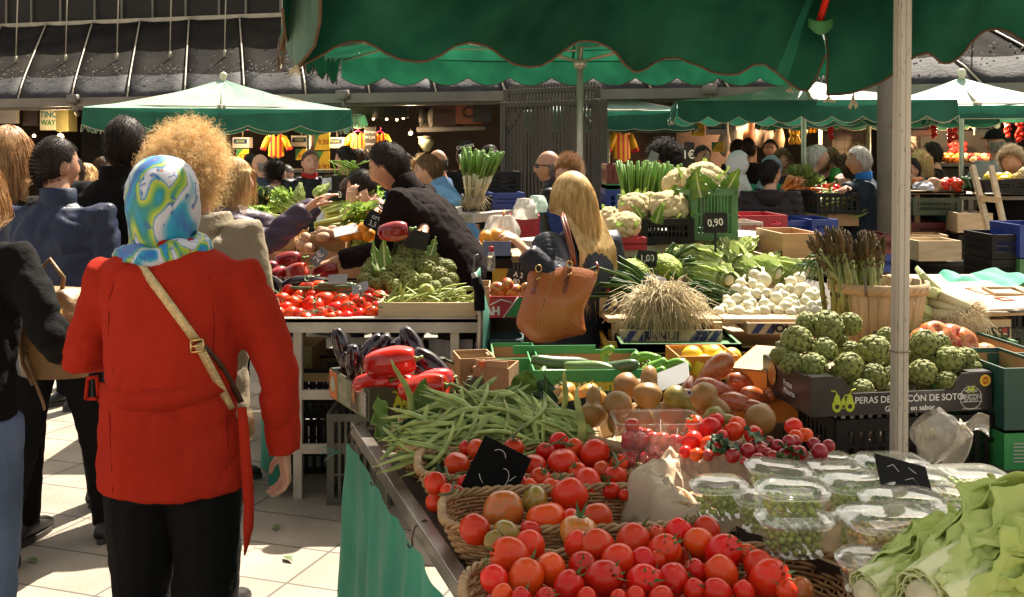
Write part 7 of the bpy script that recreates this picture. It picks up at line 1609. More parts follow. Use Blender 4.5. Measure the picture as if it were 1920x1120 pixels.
g=G(); lathe(g,[(max(.02,math.sin(t_)*.98),-math.cos(t_)) for t_ in [math.pi*i/12 for i in range(1,13)]][::1],18,0,caps=True); tube(g,[(0,0,-.9),(.05,.02,-1.25),(.16,.1,-1.7),(.30,.1,-2.0)],[.10,.06,.03,.015],6,1); tube(g,[(0,0,.85),(.05,0,1.2)],[.10,.06],6,2); RAD=g.mesh('radish',[M_rad,mat('radish_root',(.42,.12,.12),.6),M_cal])
z4=lambda L_:[(1020+a/4,600+b/4,r/4) for a,b,r in L_]
for (px,py,r) in z4([(1110,905,80),(1245,810,90),(1130,780,68),(1285,755,68),(1420,835,80),(1570,860,72),(1240,935,75),(1330,880,60),(1450,790,70),(1870,800,72),(1060,990,50),(1140,1010,55),(1890,880,60),(1960,860,60),(1480,790,40)]):
 p,D=onplane(px,py,.945,2.48,.18); tomato(p,r/F*D,'small red tomato at the back of the paper lined basket','tomatoes in the paper lined basket','round','r',cal=rr.random()<.3)
for (px,py,r) in z4([(1295,970,55),(1345,925,40),(1420,1020,52),(1525,985,52),(1630,985,52),(1450,940,34),(1570,930,34),(1610,1045,48),(1690,915,45),(1755,950,55),(1840,920,58),(1720,1040,50),(1800,1020,52),(1880,910,50),(1230,1015,45),(1500,1060,30),(1680,1000,40),(1870,985,45)])+fx([(915,100,35),(870,130,45),(770,135,38),(630,160,38),(690,140,34),(545,170,32),(840,90,35),(420,150,40),(500,125,42),(570,115,38)],1220,2.743,800,2.743):
 p,D=onplane(px,py,.935,2.40,.22); o=mobj('radish',RAD); o.location=p; o.scale=(r/F*D,)*3; o.rotation_euler=(rr.uniform(-.9,.9)+1.2,rr.uniform(-.8,.8),rr.uniform(-1,1)); tag(o,'round dark red radish in the paper lined basket','radish','radishes in the paper lined basket')
for (px,py,a) in [(1360,852,.3),(1385,845,1.2),(1500,850,2.0),(1480,862,2.6),(1340,850,-.4),(1440,835,.8)]:
 g=G(); leafsheet(g,.07,.026,.2,.008,3,.06,10,6,seed=px); o=g.obj('radish_leaf',[M_leafd,M_leaf]); o.location=onplane(px,py,.94,2.40,.22)[0]; o.rotation_euler=(R(15),0,a); tag(o,'small limp green leaf among the radishes','leaf','radish leaves')
def prism(label,pts,z0,z1,m,name='cardboard_box'):
 t=thing(name,label,'box',(pts[0][0],pts[0][1],z0)); n=len(pts); g=G(); g.add([(x-pts[0][0],y-pts[0][1],z) for z in (0,z1-z0) for x,y in pts],[tuple(range(n-1,-1,-1)),tuple(range(n,2*n))]+[(i,(i+1)%n,(i+1)%n+n,i+n) for i in range(n)],[0,1]+[0]*n); g.obj('box_body',m,t,False,bevel=.002); return t
M_or2=mat('box_orange2',(.58,.20,.025),.5,.2)
t=prism('orange printed cardboard box under the radish basket',[(.327,2.667),(.482,2.27),(.78,2.30),(.80,2.72)],.798,.872,[M_or2,M_card]); text('lettering','hombohm',.062,mat('purple_ink',(.05,.02,.10),.5),t,(.068,-.176,.034),rot=(90,0,-68.7),bold=.002)
t=prism('flat cardboard box supporting the pea tubs',[(.462,2.27),(.645,2.0),(1.30,2.15),(1.30,2.46),(.85,2.50)],.798,.885,[mat('box_dark2',(.05,.03,.022),.5),M_cardl])
t=prism('second cardboard box under the front pea tubs',[(.545,1.93),(.66,1.74),(1.0,1.80),(.95,1.99)],.798,.862,[mat('box_dark2',(.05,.03,.022),.5),M_cardl])
M_pea=mat('pea_green',(.36,.42,.09),.4,.25,8,rand=.25,col2=(.27,.34,.06)); M_peay=mat('pea_yellow',(.52,.36,.09),.4,.25,8,rand=.2)
g=G(); ball(g,(0,0,0),1,0,2); PEA=g.mesh('pea',M_pea); g=G(); ball(g,(0,0,0),1,0,2); PEAY=g.mesh('pea',M_peay)
PT='clear tubs of shelled peas on the front stall'; npea=[0]; stuff=G()
def peatub(px,py,wpx,D,h,label,peas=60,yel=False,rz=0,tilt=(0,0),fill=.80,ell_=1.0,real=True):
 w=wpx/F*D; d=w*.78; p=P(px,py,D); t=thing('pea_tub',label,'tub',(p.x,p.y+d*.3,p.z-h),rz); t.rotation_euler=(R(tilt[0]),R(tilt[1]),rz); tub(t,w*.92,d*.92,h,M_pun,.032,.006,.84)
 g=G(); rows=[]
 for (k,z) in ((1.0,h-.001),(1.02,h+.004),(1.0,h+.008),(.90,h+.007),(.84,h+.016),(.55,h+.019),(.25,h+.020)): rows.append([(x,y,z) for x,y in rrect((w+.004)*k,(d+.004)*k,.04*k)])
 n=len(rows[0]); g.add([q for r_ in rows for q in r_],[(i*n+j,i*n+(j+1)%n,(i+1)*n+(j+1)%n,(i+1)*n+j) for i in range(len(rows)-1) for j in range(n)]+[tuple((len(rows)-1)*n+j for j in range(n))]); g.obj('lid',M_lid,t)
 g=G(); o_=rrect(w+.006,d+.006,.041); tube(g,[(x,y,h+.003) for x,y in o_]+[(o_[0][0],o_[0][1],h+.003)],.0028,6,0,False); g.obj('lid_rim',M_pun,t)
 r=.0064; Mx=t.matrix_basis.copy(); Mx=Matrix.Translation(t.location)@t.rotation_euler.to_matrix().to_4x4()
 lay=int(h*fill/(r*1.75)); spots=[]
 for L_ in range(lay):
  k=.80+.10*L_/max(1,lay); ww=w*.92*k-2*r; dd=d*.92*k-2*r; z=.006+r+L_*r*1.75
  nx=max(2,int(ww/(2.05*r))); ny=max(2,int(dd/(2.05*r)))
  for i in range(nx):
   for j in range(ny):
    x=-ww/2+ww*(i+.5*(L_%2)*.9)/(nx-1); y=-dd/2+dd*(j+.4*(L_%2))/(ny-1)
    if abs(x)>ww/2 or abs(y)>dd/2: continue
    if (abs(x)/(ww/2))**4+(abs(y)/(dd/2))**4>1.25: continue
    edge=(j<2 or i==0 or i==nx-1 or L_==lay-1)
    if edge or rr.random()<.6: spots.append((j==0,Vector((x+rr.uniform(-.0032,.0032),y+rr.uniform(0,.002),z+rr.uniform(-.0028,.0028)))))
 for fr,q in spots:
  q=Mx@q
  if real and fr and npea[0]<290 and rr.random()<.95:
   npea[0]+=1; o=mobj('pea',PEAY if yel else PEA); o.location=q; o.scale=(r*rr.uniform(.92,1.05),)*3; tag(o,'yellowish pea behind the clear wall of the front tub' if yel else 'shelled green pea behind the clear wall of a stacked tub','pea','yellow peas in the front tub' if yel else 'green peas in the stacked tubs')
  else:
   v,f=ico(1); o2=len(stuff.v); stuff.v.extend([tuple(q+Vector(c)*r) for c in v]); stuff.f.extend([tuple(i+o2 for i in ff) for ff in f]); stuff.m.extend([1 if yel else 0]*len(f))
 return t
peatub(1497,985,136,2.02,.062,'lower tub of peas in the front stack of two',rz=R(2)); peatub(1494,930,132,2.02,.062,'upper tub of peas in the front stack of two',rz=R(-3))
peatub(1690,990,186,1.86,.066,'large tub of yellowish peas beside the lettuce',yel=True,rz=R(4),peas=90); peatub(1640,1062,120,1.80,.05,'tub half hidden under the yellowish peas',yel=True,real=False)
peatub(1353,920,104,2.20,.06,'tub of peas at the left end of the front row',rz=R(8)); peatub(1440,945,110,2.16,.06,'tub of peas behind the front stack',rz=R(-6),real=False)
peatub(1465,892,126,2.30,.066,'tilted tub of peas on top of the row behind the stack',tilt=(0,6),real=False)
peatub(1625,918,140,2.16,.066,'tub of peas behind the large yellow tub, left',rz=R(5)); peatub(1705,952,150,2.02,.06,'tub of peas with a cloudy lid in the middle of the group',rz=R(-4),real=False)
peatub(1620,978,100,2.12,.06,'tub under the left middle one',real=False)
for i,(px,py,w_,D,l) in enumerate([(1575,895,134,2.40,'tub of peas at the back behind the tilted one'),(1560,872,96,2.55,'small tub lid at the very back of the row'),(1680,880,134,2.46,'tub of peas at the back next to the black card'),(1730,912,120,2.28,'tub of peas under the black price card'),(1832,908,150,2.36,'tub of peas at the back right of the row'),(1812,945,126,2.14,'tub of peas right of the cloudy lid'),(1905,928,120,2.24,'tub of peas at the right edge of the frame'),(1798,985,130,1.98,'tub of peas just behind the lettuce')]): peatub(px,py,w_,D,.06,l,rz=R(rr.uniform(-8,8)),real=False)
tag(stuff.obj('loose_peas',[M_pea,M_peay]),kind='stuff')
t=thing('price_card','black price card with chalk scrawl lying on the pea tubs','price sign',P(1694,892,2.18)); t.rotation_euler=(R(-52),R(16),R(6)); g=G(); box(g,(0,0,0),(.115,.003,.075)); g.obj('card',M_blackcard,t,False)
g=G(); strokes(g,[[(-.035,-.002,.01),(-.02,-.002,.02),(-.01,-.002,.005)],[(.0,-.002,-.012),(.02,-.002,-.002),(.03,-.002,-.02),(.01,-.002,-.025)],[(.015,-.002,.022),(.03,-.002,.012)]],.0007); g.obj('chalk_writing',M_chalk,t)
def leafmat():
 m=mat('romaine_leaf',(.62,.68,.22),.5,.35,5,col2=(.42,.56,.10),trans=.3,bump=.6,bscale=30,stretch=(1,.5,1),spec=.3); nt=m.node_tree; N=nt.nodes; L=nt.links; b=N['Principled BSDF']
 src=b.inputs['Base Color'].links[0].from_socket; at_=N.new('ShaderNodeAttribute'); at_.attribute_name='rib'; mx=N.new('ShaderNodeMix'); mx.data_type='RGBA'; mx.inputs[7].default_value=(.78,.80,.48,1); L.new(at_.outputs['Fac'],mx.inputs[0]); L.new(src,mx.inputs[6]); L.new(mx.outputs[2],b.inputs['Base Color'])
 for n_ in N:
  if n_.type=='BSDF_TRANSLUCENT': L.new(mx.outputs[2],n_.inputs['Color'])
 return m
M_fl=leafmat()
def bigleaf(par,L_,W,M,seed,rib=.30,cup=-.50,bend=-.1,wave=.016):
 g=G(); nu,nv=56,36; v=[];f=[];ra=[]
 for i in range(nu+1):
  u=i/nu; wd=W*(.40+.70*smooth01(u*1.4))*(1 if u<.80 else math.sqrt(max(.03,1-((u-.80)/.205)**2)))
  for j in range(nv+1):
   s=j/nv*2-1; e=abs(s); rw=rib*(1.5-1.25*u); rb=1-smooth01((e-rw*.35)/(rw*.9)); bl=1-rb
   vein=max(0,1-abs(((u*6.5-e*1.9)%1)-.5)*9)*(1-e)*.55*bl
   z=bend*u*u*L_+cup*wd*s*s+wave*e**2.5*math.sin(u*19+s*3+seed)*(.3+u)+.003*e*e*math.sin(u*47+seed*3)+bl*(.006*noise.noise((u*13,s*6,seed))+.004*noise.noise((u*30,s*13,seed+4)))+rb*.006*(1-.7*u)+.003*vein
   v.append((s*wd*(1-.12*s*s)+.01*math.sin(u*3+seed)+.008*bl*e*noise.noise((u*8,s,seed+9)),L_*u*(1+.02*noise.noise((s*5,u*2,seed))),z)); ra.append(min(1,rb*.85*(1-.6*u)+vein*.75+.45*(1-u)**2.5))
 for i in range(nu):
  for j in range(nv): q=i*(nv+1)+j; f.append((q,q+nv+1,q+nv+2,q+1))
 g.add(v,f,0,M); o=g.obj('leaf',M_fl,par); at_=o.data.attributes.new('rib','FLOAT','POINT'); at_.data.foreach_set('value',ra); md=o.modifiers.new('s','SOLIDIFY'); md.thickness=.002; return o
def romaine(label,base,dirv,s,seed,roll=0):
 t=thing('romaine_lettuce',label,'lettuce',base); t.rotation_euler=Vector(dirv).to_track_quat('Y','Z').to_euler(); t.scale=(s,)*3; q=random.Random(seed)
 for lay,(rad,n,op) in enumerate(((.044,6,.22),(.034,6,.12),(.022,5,.04))):
  for k in range(n):
   a=6.283*(k+.5*lay)/n+roll+q.uniform(-.15,.15)
   M=Matrix.Rotation(a,4,'Y')@Matrix.Translation((0,0,rad))@Matrix.Rotation(op*.55,4,'X')
   bigleaf(t,.30*q.uniform(.88,1.06)*(1 if lay else .95),.098*q.uniform(.9,1.12),M,q.uniform(0,50))
 g=G(); ball(g,(0,.004,0),(.034,.026,.034),0,3,fn=lambda p:1+.08*noise.noise(p*5)); g.obj('butt',mat('cut_butt',(.60,.55,.34),.6,.3,30),t); return t
romaine('large pale green romaine lettuce head in the bottom right corner',P(1735,1130,1.62),(.66,.42,.13),1.0,3,roll=.2)
romaine('romaine lettuce lying behind the large one in the bottom right corner',P(1625,1118,1.72),(.80,.35,.13),.78,8,roll=.9)
# ================================================================== LEFT STALL (white metal table)
def table(label,x0,x1,ytop,D,dep,m=None,lip=.07,rz=0,legs=None,rail=None,shelf=None):
 a=P(x0,ytop,D); b=P(x1,ytop,D); w=b.x-a.x; z=a.z; t=thing('stall_table',label,'table',(a.x,D,0),rz); m=m or M_alum
 g=G(); box(g,(w/2,dep/2,z-.012),(w,dep,.02)); box(g,(w/2,.006,z-lip/2),(w,.012,lip)); box(g,(w/2,.012,z-lip*.62),(w+.002,.012,.012)); box(g,(.006,dep/2,z-lip/2),(.012,dep-.03,lip)); box(g,(w-.006,dep/2,z-lip/2),(.012,dep-.03,lip)); g.obj('table_top',m,t,False,bevel=.002)
 for x in (legs or (.1,w-.1)):
  for y in (.02,dep-.06): g=G(); box(g,(x,y+.02,(z-lip)/2),(.042,.042,z-lip)); g.obj('leg',m,t,False,bevel=.002)
 for zz in rail or ():
  g=G(); box(g,(w/2,.03,zz),(w-.1,.02,.045)); box(g,(w/2,dep-.05,zz),(w-.1,.02,.045)); g.obj('stretcher',m,t,False)
 return t,z
tb,z2=table('white metal table of the left stall with vegetables on it',515,903,597,5.10,1.5,legs=(.105,.86),rail=(.24,.50))
P2=lambda px,py,D:P(px,py,D)
def fillcrate(label,cx,cy,z,w,d,h,m,rz=0,nx=10): t=thing('plastic_crate',label,'crate',(cx,cy,z),rz); crate_geo(t,w,d,h,m,nx); return t
fillcrate('tall grey plastic crate standing under the left table',at(655,4.75),5.2,0,.30,.34,.43,M_pgry,0,7); fillcrate('black crate under the left table behind the tall grey one',at(610,5.5),5.7,.0,.5,.36,.28,M_pblk); fillcrate('black crate stacked on another under the left table',at(610,5.5),5.7,.285,.5,.36,.26,M_pblk)
t=carton('cardboard box marked FRU under the left table',590,672,660,705,5.75,.3,mat('dim_carton',(.16,.10,.055),.8),R(4)); text('lettering','FRU',.06,M_ltr_blk,t,(.02,-.152,.05),bold=.003)
carton('tan cardboard box under the left table above the marked one',530,650,585,690,5.7,.3,M_card,R(-5)); carton('grey cardboard box at the right under the left table',790,655,850,740,5.6,.3,mat('grey_carton',(.22,.2,.18),.8),R(3)); carton('long wooden board box on the lower rail of the left table',560,700,700,716,5.5,.3,M_wood,0)
t=thing('plastic_sheet','grey plastic sheet hanging under the right end of the left table','sheet',P(845,720,5.35)); g=G(); grid(g,10,8,lambda u,v:((u-.5)*.22,.02*math.sin(u*9+v*2),.22-.5*v)); g.obj('sheet',mat('grey_sheet',(.30,.30,.32),.4,.2,trans=.2),t)
def gcl(u,v): q=PZ(527-56*u,600,0) if 0 else None; x=at(522,5.12)-.23*u; y=5.12+.62*u; return Vector((x+.015*math.sin(u*14)*(.3+v),y,.84-.83*v))
g=G(); grid(g,40,16,gcl); tag(g.obj('table_cloth',M_teal),'green cloth hanging down the left end of the white metal table','cloth')
T2=[(527,565,19),(520,590,16),(545,590,17),(552,568,15),(575,543,18),(598,538,15),(580,570,17),(592,575,18),(562,592,15),(608,565,21),(585,555,14),(640,566,16),(628,580,17),(653,580,17),(672,568,15),(688,578,14),(650,595,13),(672,590,14),(697,588,16),(712,560,17),(690,562,13),(600,590,15),(620,597,13),(540,545,13),(560,555,13),(515,575,12),(575,597,12),(705,575,13),(632,594,13),(662,560,12),(695,548,11),(535,578,14),(615,548,13)]
for (px,py,r) in T2:
 D=5.16+(598-py)*.006; p=P(px,py,D); tomato(p,r/F*D*1.0,'shiny red vine tomato piled on the front of the white metal table','vine tomatoes on the white metal table','round','r',cal=rr.random()<.5); tomato(p+Vector((rr.uniform(-.03,.03),.07,-.035)),.036,'shiny red vine tomato piled on the front of the white metal table','vine tomatoes on the white metal table','round','r',cal=False)
for (px,py) in [(600,582),(640,575),(575,588),(672,560),(690,580),(560,590),(625,560)]:
 g=G(); a=P(px,py,5.12); tube(g,[a,a+Vector((.03,-.01,.02)),a+Vector((.07,0,.005))],.003,5); tube(g,[a+Vector((.03,-.01,.02)),a+Vector((.045,-.03,.0))],.0022,5); tag(g.obj('vine_twig',M_vine),'curled vine twig on the tomatoes of the white table','twig','twigs on the white table tomatoes')
t=carton('pine wood tray of green beans on the white table',709,568,893,597,5.13,.30,M_woodp,0,None,th=.010)
for i in range(55):
 px=rr.uniform(722,888); py=rr.uniform(548,572)-(px-722)*.05; a=rr.gauss(.3,.5); d=Vector((math.cos(a),rr.uniform(-.5,.5),math.sin(a)*.5)); bean(P(px,py,5.22+(572-py)*.006),'flat green bean in the pine wood tray','',0) if 0 else bean(P(px,py,5.22+(572-py)*.006),'flat green bean in the pine wood tray on the white table',d.to_track_quat('Y','Z').to_euler(),'beans in the pine wood tray',1.0)
o=pear(P(800,545,5.3),.05,'bent pale green gourd leaning on the pine tray',(R(60),R(20),0),[fruit_mesh('gourd',mat('gourd_green',(.30,.34,.08),.5,.3,14),[(.1,-1),(.7,-.8),(.85,-.3),(.5,.2),(.32,.7),(.25,1.1)])])
AL='artichokes heaped on the white metal table'
A2=[(700,500,22),(697,470,18),(732,505,23),(762,482,24),(720,480,24),(757,515,24),(790,498,22),(727,527,20),(770,530,24),(740,540,18),(800,505,22),(795,530,20),(825,520,22),(838,505,22),(835,535,17),(790,480,18),(780,475,22),(760,475,20),(808,490,23),(825,498,18),(775,460,20),(745,495,20),(715,510,20),(704,535,17),(685,525,17),(815,540,17),(690,510,17),(748,462,16),(822,475,17),(765,500,20),(848,525,15),(735,465,15)]
for (px,py,r) in A2:
 D=5.45+(545-py)*.0055; d=Vector((rr.uniform(-.7,.7),-rr.uniform(.2,1),rr.uniform(-.1,.8))); artichoke(P(px,py,D),r/F*D*.95,'green artichoke in the heap on the white metal table',AL,dirrot(d))
g=G(); box(g,(0,0,0),(.55,.34,.05)); o=g.obj('produce_tray',M_woodp,None,False); o.location=P(765,552,5.62); tag(o,'low wooden tray under the artichoke heap','tray')
for i,(px,py,L_,rx,rz) in enumerate([(712,500,.16,50,40),(722,490,.14,60,20),(806,470,.10,50,-40)]):
 g=G(); leafsheet(g,L_,.035,.3,.006,3,.1,12,6,seed=i); o=g.obj('artichoke_leaf',[M_leaf,M_rib],solid=.001); o.location=P(px,py+10,5.4); o.rotation_euler=(R(rx),0,R(rz)); tag(o,['long pale leaf at the left of the artichoke heap','second pale leaf at the left of the artichoke heap','leaf at the top right of the artichoke heap'][i],'leaf')
for i,(px,py,r,d,D) in enumerate([(540,488,.055,(1,.3,.1),5.95),(555,510,.052,(1,-.2,.3),5.75),(522,512,.04,(.4,1,.2),5.75),(612,508,.050,(1,.1,.25),5.75),(505,500,.035,(1,.6,0),5.85),(590,515,.04,(1,.5,0),5.85),(738,434,.056,(.95,.2,.10),5.33)]):
 pepper(P(px,py,D),r,['glossy dark red pepper at the back of the left table','red pepper with its stem forward on the left table','small red pepper at the left end of the left table','red pepper under the seller\'s reaching hand','pointed red pepper beside the khaki coat','red pepper behind the reaching hand','dark red pepper held up in the seller\'s hand'][i],dirrot(d),PEPD,1.3)
for i,(px,py,h,d) in enumerate([(512,530,.09,(-.8,.2,.5)),(560,528,.09,(1,.2,.25)),(600,530,.08,(1,0,.1)),(640,535,.07,(1,.3,0))]): aubergine(P(px,py,5.55),h,['dark aubergine at the left end of the left table','dark aubergine with its stem to the right on the left table','aubergine beside the lit price card','aubergine right of the lit price card'][i],dirrot(d))
for i,(px,py,h,d) in enumerate([(630,535,.09,(1,.1,0)),(565,541,.06,(1,-.1,0)),(655,538,.08,(1,.2,.05)),(620,541,.09,(1,0,0))]): courgette(P(px,py,5.42),h,'dark slim courgette lying behind the vine tomatoes of the white table',dirrot(d),CUC,'slim courgettes on the white table',.75)
cardsign('grey price slate marked 2 euro leaning on the left table',598,482,5.55,.10,.062,'2€',35,12,-48,m=M_slate_lit,ts=.9,stick=.0)
cardsign('blank pale price card lit by the sun on the left table',633,524,5.40,.095,.058,'',40,0,-3,m=M_slate_lit,rnd=False); cardsign('rounded pale price card in front of the artichokes',675,540,5.28,.085,.06,'2',45,-5,-20,m=M_slate_lit,ts=.7)
cardsign('black price slate standing among the artichokes, top right',780,449,5.50,.13,.095,'',10,0,15,m=M_slate_card); cardsign('small black slate reading 1.25 left of the artichokes',690,497,5.85,.06,.07,'1,25',10,0,20,ts=.4)
carton('brown cardboard box of lemons beside the khaki coat',478,443,552,475,6.15,.35,M_card,R(2),M_cardl); carton('brown cardboard box of potatoes right of the lemon box',570,442,648,475,6.15,.35,M_card,R(-2),M_cardl); carton('long brown cardboard box behind the red peppers',480,475,700,522,6.0,.12,M_card,0,M_cardl); carton('brown cardboard box of oranges under the seller',690,476,760,520,6.05,.3,M_card,0,M_cardl)
g=G(); box(g,(0,0,0),(2.3,1.1,.03)); o=g.obj('display_board',M_wood,None,False); o.location=(at(640,6.6),6.75,P(0,478,6.2).z-.03); tag(o,'wooden board carrying the second row of boxes on the left stall','board')
for i in range(34):
 px=rr.uniform(484,552); D=rr.uniform(6.2,6.45); fruit(LEM,'lemon',P(px,436+rr.uniform(-4,6),D),.038,'pale yellow lemon in the cardboard box beside the khaki coat','lemon','lemons in the cardboard box')
for i in range(40):
 px=rr.uniform(562,648); D=rr.uniform(6.1,6.45); fruit(POT,'potato',P(px,440+rr.uniform(-8,28 if px<585 else 6),D),.038,'pinkish brown potato in the cardboard box of the left stall','potato','potatoes in the cardboard box')
for i,(px,py) in enumerate([(660,432),(672,437),(650,440),(683,430),(720,468),(745,465),(735,472),(710,474),(700,470),(760,470),(690,440)]): fruit(ORA,'orange',P(px,py,6.1),.042,'orange between the potatoes and the seller','orange','oranges in front of the seller')
M_cel=mat('celery_stalk',(.40,.48,.12),.45,.2,14,col2=(.52,.55,.22),trans=.25,stretch=(6,.6,6)); M_cell=mat('celery_leaf',(.34,.50,.08),.5,.4,14,col2=(.20,.36,.04),trans=.35,rand=.15,spec=.3)
def celery(px,py,D,d,s,label,n=14,seed=1):
 q=random.Random(seed); t=thing('celery_bunch',label,'celery',P(px,py,D)); t.rotation_euler=dirroty(d); g=G(); g2=G()
 for k in range(n):
  a=q.uniform(0,6.28); r=q.uniform(.0,.035); tp=Vector((math.cos(a)*(r+.045),.30*q.uniform(.8,1.1),math.sin(a)*(r+.04))); tube(g,[(math.cos(a)*r,0,math.sin(a)*r),(math.cos(a)*(r+.012),.14,math.sin(a)*(r+.012)),tp],[.015,.012,.006],7,flat=.6)
  for j in range(7):
   M=Matrix.Translation(tp+Vector((q.uniform(-.04,.04),q.uniform(-.10,.05),q.uniform(-.035,.035))))@Matrix.Rotation(q.uniform(-1.2,1.2),4,'Z')@Matrix.Rotation(q.uniform(-.9,.9),4,'Y')@Matrix.Rotation(q.uniform(-.5,.6),4,'X'); leafsheet(g2,.07,.024,.2,.008,2.5,.06,6,4,M,seed=q.uniform(0,9))
 g.obj('stalks',M_cel,t); g2.obj('leaves',[M_cell,M_cel],t); t.scale=(s,)*3; return t
for i,(px,py,D,d,s) in enumerate([(590,425,6.35,(1,.3,.15),1.),(610,400,6.7,(.9,.5,.2),1.05),(640,425,6.4,(.6,-.3,-.25),1.),(650,395,6.6,(.3,-.4,-.5),1.1),(600,385,7.1,(1,.2,.1),1.),(565,400,7.0,(-.6,.6,.2),.9),(690,420,6.3,(.7,-.3,-.2),.8),(555,415,6.6,(-1,.1,.0),.9)]):
 celery(px,py,D,d,s,['pale celery bunch lying toward the black slate','celery bunch pointing right in the middle of the greens','celery leaves drooping under the helper\'s hand','upright celery bunch held by the helper','celery bunch at the back of the left stall','celery bunch behind the purple sleeve','short celery bunch above the oranges','leek green bunch left of the celery'][i],seed=i+3)
for i,(px,py,r,D) in enumerate([(560,378,.06,7.1),(590,368,.055,7.3),(520,372,.05,7.4),(615,375,.05,7.2)]): o=lettuce(P(px,py,D),.55,['pale lettuce heart behind the purple sleeve','white cabbage at the back of the left stall','pale green cabbage beside the woman in profile','small lettuce beside the wooden clip'][i],(R(60),R(i*50),0))
for i,(px,py) in enumerate([(465,375),(480,380),(455,372),(490,384)]):
 t=thing('curly_kale','bunch of curly green leaves beside the smiling blonde woman','kale',P(px,py,6.2),0,'curly green leaves beside the smiling woman'); g=G()
 for k in range(26): leafsheet(g,.10,.04,.4,.018,4,.05,8,5,Matrix.Rotation(rr.uniform(0,6.28),4,'Z')@Matrix.Rotation(rr.uniform(.2,1.2),4,'X'),seed=k)
 g.obj('leaves',[M_leafd if i%2 else M_cell,M_cel],t)
cardsign('black price slate on a stick tilted over the celery',573,408,5.95,.075,.125,'DC',10,0,25,ts=.25); cardsign('dark price slate marked 0 behind the celery',637,366,6.9,.16,.075,'0',15,0,-5,ts=.8); cardsign('black and white price card reading 3,5 beside the seller\'s arm',702,414,6.0,.10,.10,'ort|3,5',12,0,28,ts=.42); cardsign('white price paper lying above the oranges',648,432,5.9,.13,.07,'',50,10,-12,m=mat('white_card',(.7,.7,.7),.3,.05),rnd=False)
crate('black open crate with greens in front of the white hoodie',622,330,682,362,7.4,.35,M_pblk,R(3),7,2)
for i in range(16): g=G(); tube(g,[(0,0,0),(rr.uniform(-.06,.06),0,.08),(rr.uniform(-.12,.12),0,.13)],.004,4); o=g.obj('green_sprig',M_cell); o.location=P(rr.uniform(625,680),336,7.5); tag(o,'thin green sprig sticking out of the black crate','sprig','sprigs in the black crate of greens')
t=thing('shopping_trolley','dark green shopping trolley with a curved grey handle beside the brown bag','trolley',P(905,600,4.75)); tl=t.location
M_trol=mat('trolley_cloth',(.012,.05,.045),.6,.3,10,bump=.2)
rel=lambda a,b,D=4.75:P(a,b,D)-tl
g=G(); tube(g,[rel(898,668),rel(901,600),rel(900,560),rel(893,530),rel(888,512)],.013,10); g.obj('handle_tube',mat('trolley_tube',(.40,.37,.32),.35,metal=.6),t)
g=G(); tube(g,[rel(899,582),rel(899,545),rel(892,520)],.024,12); g.obj('grip',BLACKC,t); g=G(); grid(g,12,14,lambda u,v:rel(886+18*smooth01(v*1.6)+14*u,520+150*v-18*u*(1-v),4.78+.12*u)); g.obj('green_flap',mat('trolley_flap',(.10,.30,.22),.4),t,solid=.004)
g=G(); a0=rel(944,650,4.85); bx_=[]; 
for z_,k in ((-.20,.95),(.0,1.0),(.032,1.02)): bx_.append((a0+Vector((.0,.10,z_)),.088*k,.10*k))
loft(g,bx_,20,sq=.55,caps=False); g.obj('bag_body',M_trol,t,solid=.008); g=G(); tube(g,[rel(896,521),rel(887,516),rel(891,480),rel(897,478)],.005,6); g.obj('hook',M_steel,t)
carton('open box of mangoes with a red and green printed front',918,556,985,596,4.95,.3,mat('mango_box',(.50,.03,.04),.5,.2),0,M_wood)
mb=[q for q in COL.objects if q.get('label','').startswith('open box of mangoes')][0]; w_,h_=mb['w'],mb['h']
g=G(); g.add([(-.01,-.1515,.004),(w_/2-.004,-.1515,.004),(w_/2-.004,-.1515,h_-.004),(.055,-.1515,h_-.004)],[(0,1,2,3)]); g.obj('green_print',M_gtray,mb,False); g=G(); strokes(g,[[(-.02,-.152,.0),(.05,-.152,h_-.003)],[(-.08,-.152,h_*.6),(-.03,-.152,h_*.85),(.02,-.152,h_*.7)]],.003); g.obj('white_line',M_chalk,mb); text('lettering','AH',.05,M_chalk,mb,(-.07,-.152,.03),bold=.003)
for (px,py,r) in [(935,543,.038),(963,546,.038),(952,533,.034),(985,545,.034),(922,556,.03),(940,560,.034),(925,566,.03),(975,556,.034)]: fruit(MAN,'mango',P(px,py,5.05),r,'red and yellow mango in the open printed box','mango','mangoes in the printed box')
carton('wooden tray left of the mango box',888,538,918,590,5.0,.25,M_wood,0)
cardsign('black price slate with chalk 2,80 behind the mangoes',970,522,5.2,.11,.08,'A 2|80',10,0,18,ts=.45)
carton('yellow and orange crate behind the mango box',923,504,957,535,5.6,.3,mat('yellow_crate',(.62,.36,.03),.5),0); carton('black plastic tray on the yellow crate',922,486,960,503,5.6,.3,M_pblk,0); t=carton('blue cardboard tray of oranges left of the blonde woman',906,453,958,480,5.5,.3,mat('blue_tray',(.10,.14,.26),.5),0)
for (px,py) in [(912,446),(932,443),(944,450),(922,450),(952,452)]: fruit(ORA,'orange',P(px,py,5.6),.040,'bright orange in the blue tray left of the blonde woman','orange','oranges in the blue tray')
t=thing('water_bottle','small clear bottle with a red cap in front of the blue tray','bottle',P(921,486,5.45)); g=G(); lathe(g,[(.02,-.06),(.022,.0),(.018,.03),(.009,.04)],14,caps=True); g.obj('body',M_pun,t); g=G(); lathe(g,[(.012,.04),(.012,.065)],12,caps=True); g.obj('cap',M_pred,t)
M_bagw=mat('white_bag',(.60,.56,.50),.45,.12,6,bump=.5,bscale=12,trans=.4); M_bagm=mat('mint_bag',(.50,.62,.55),.4,.15,6,bump=.6,bscale=12,trans=.45)
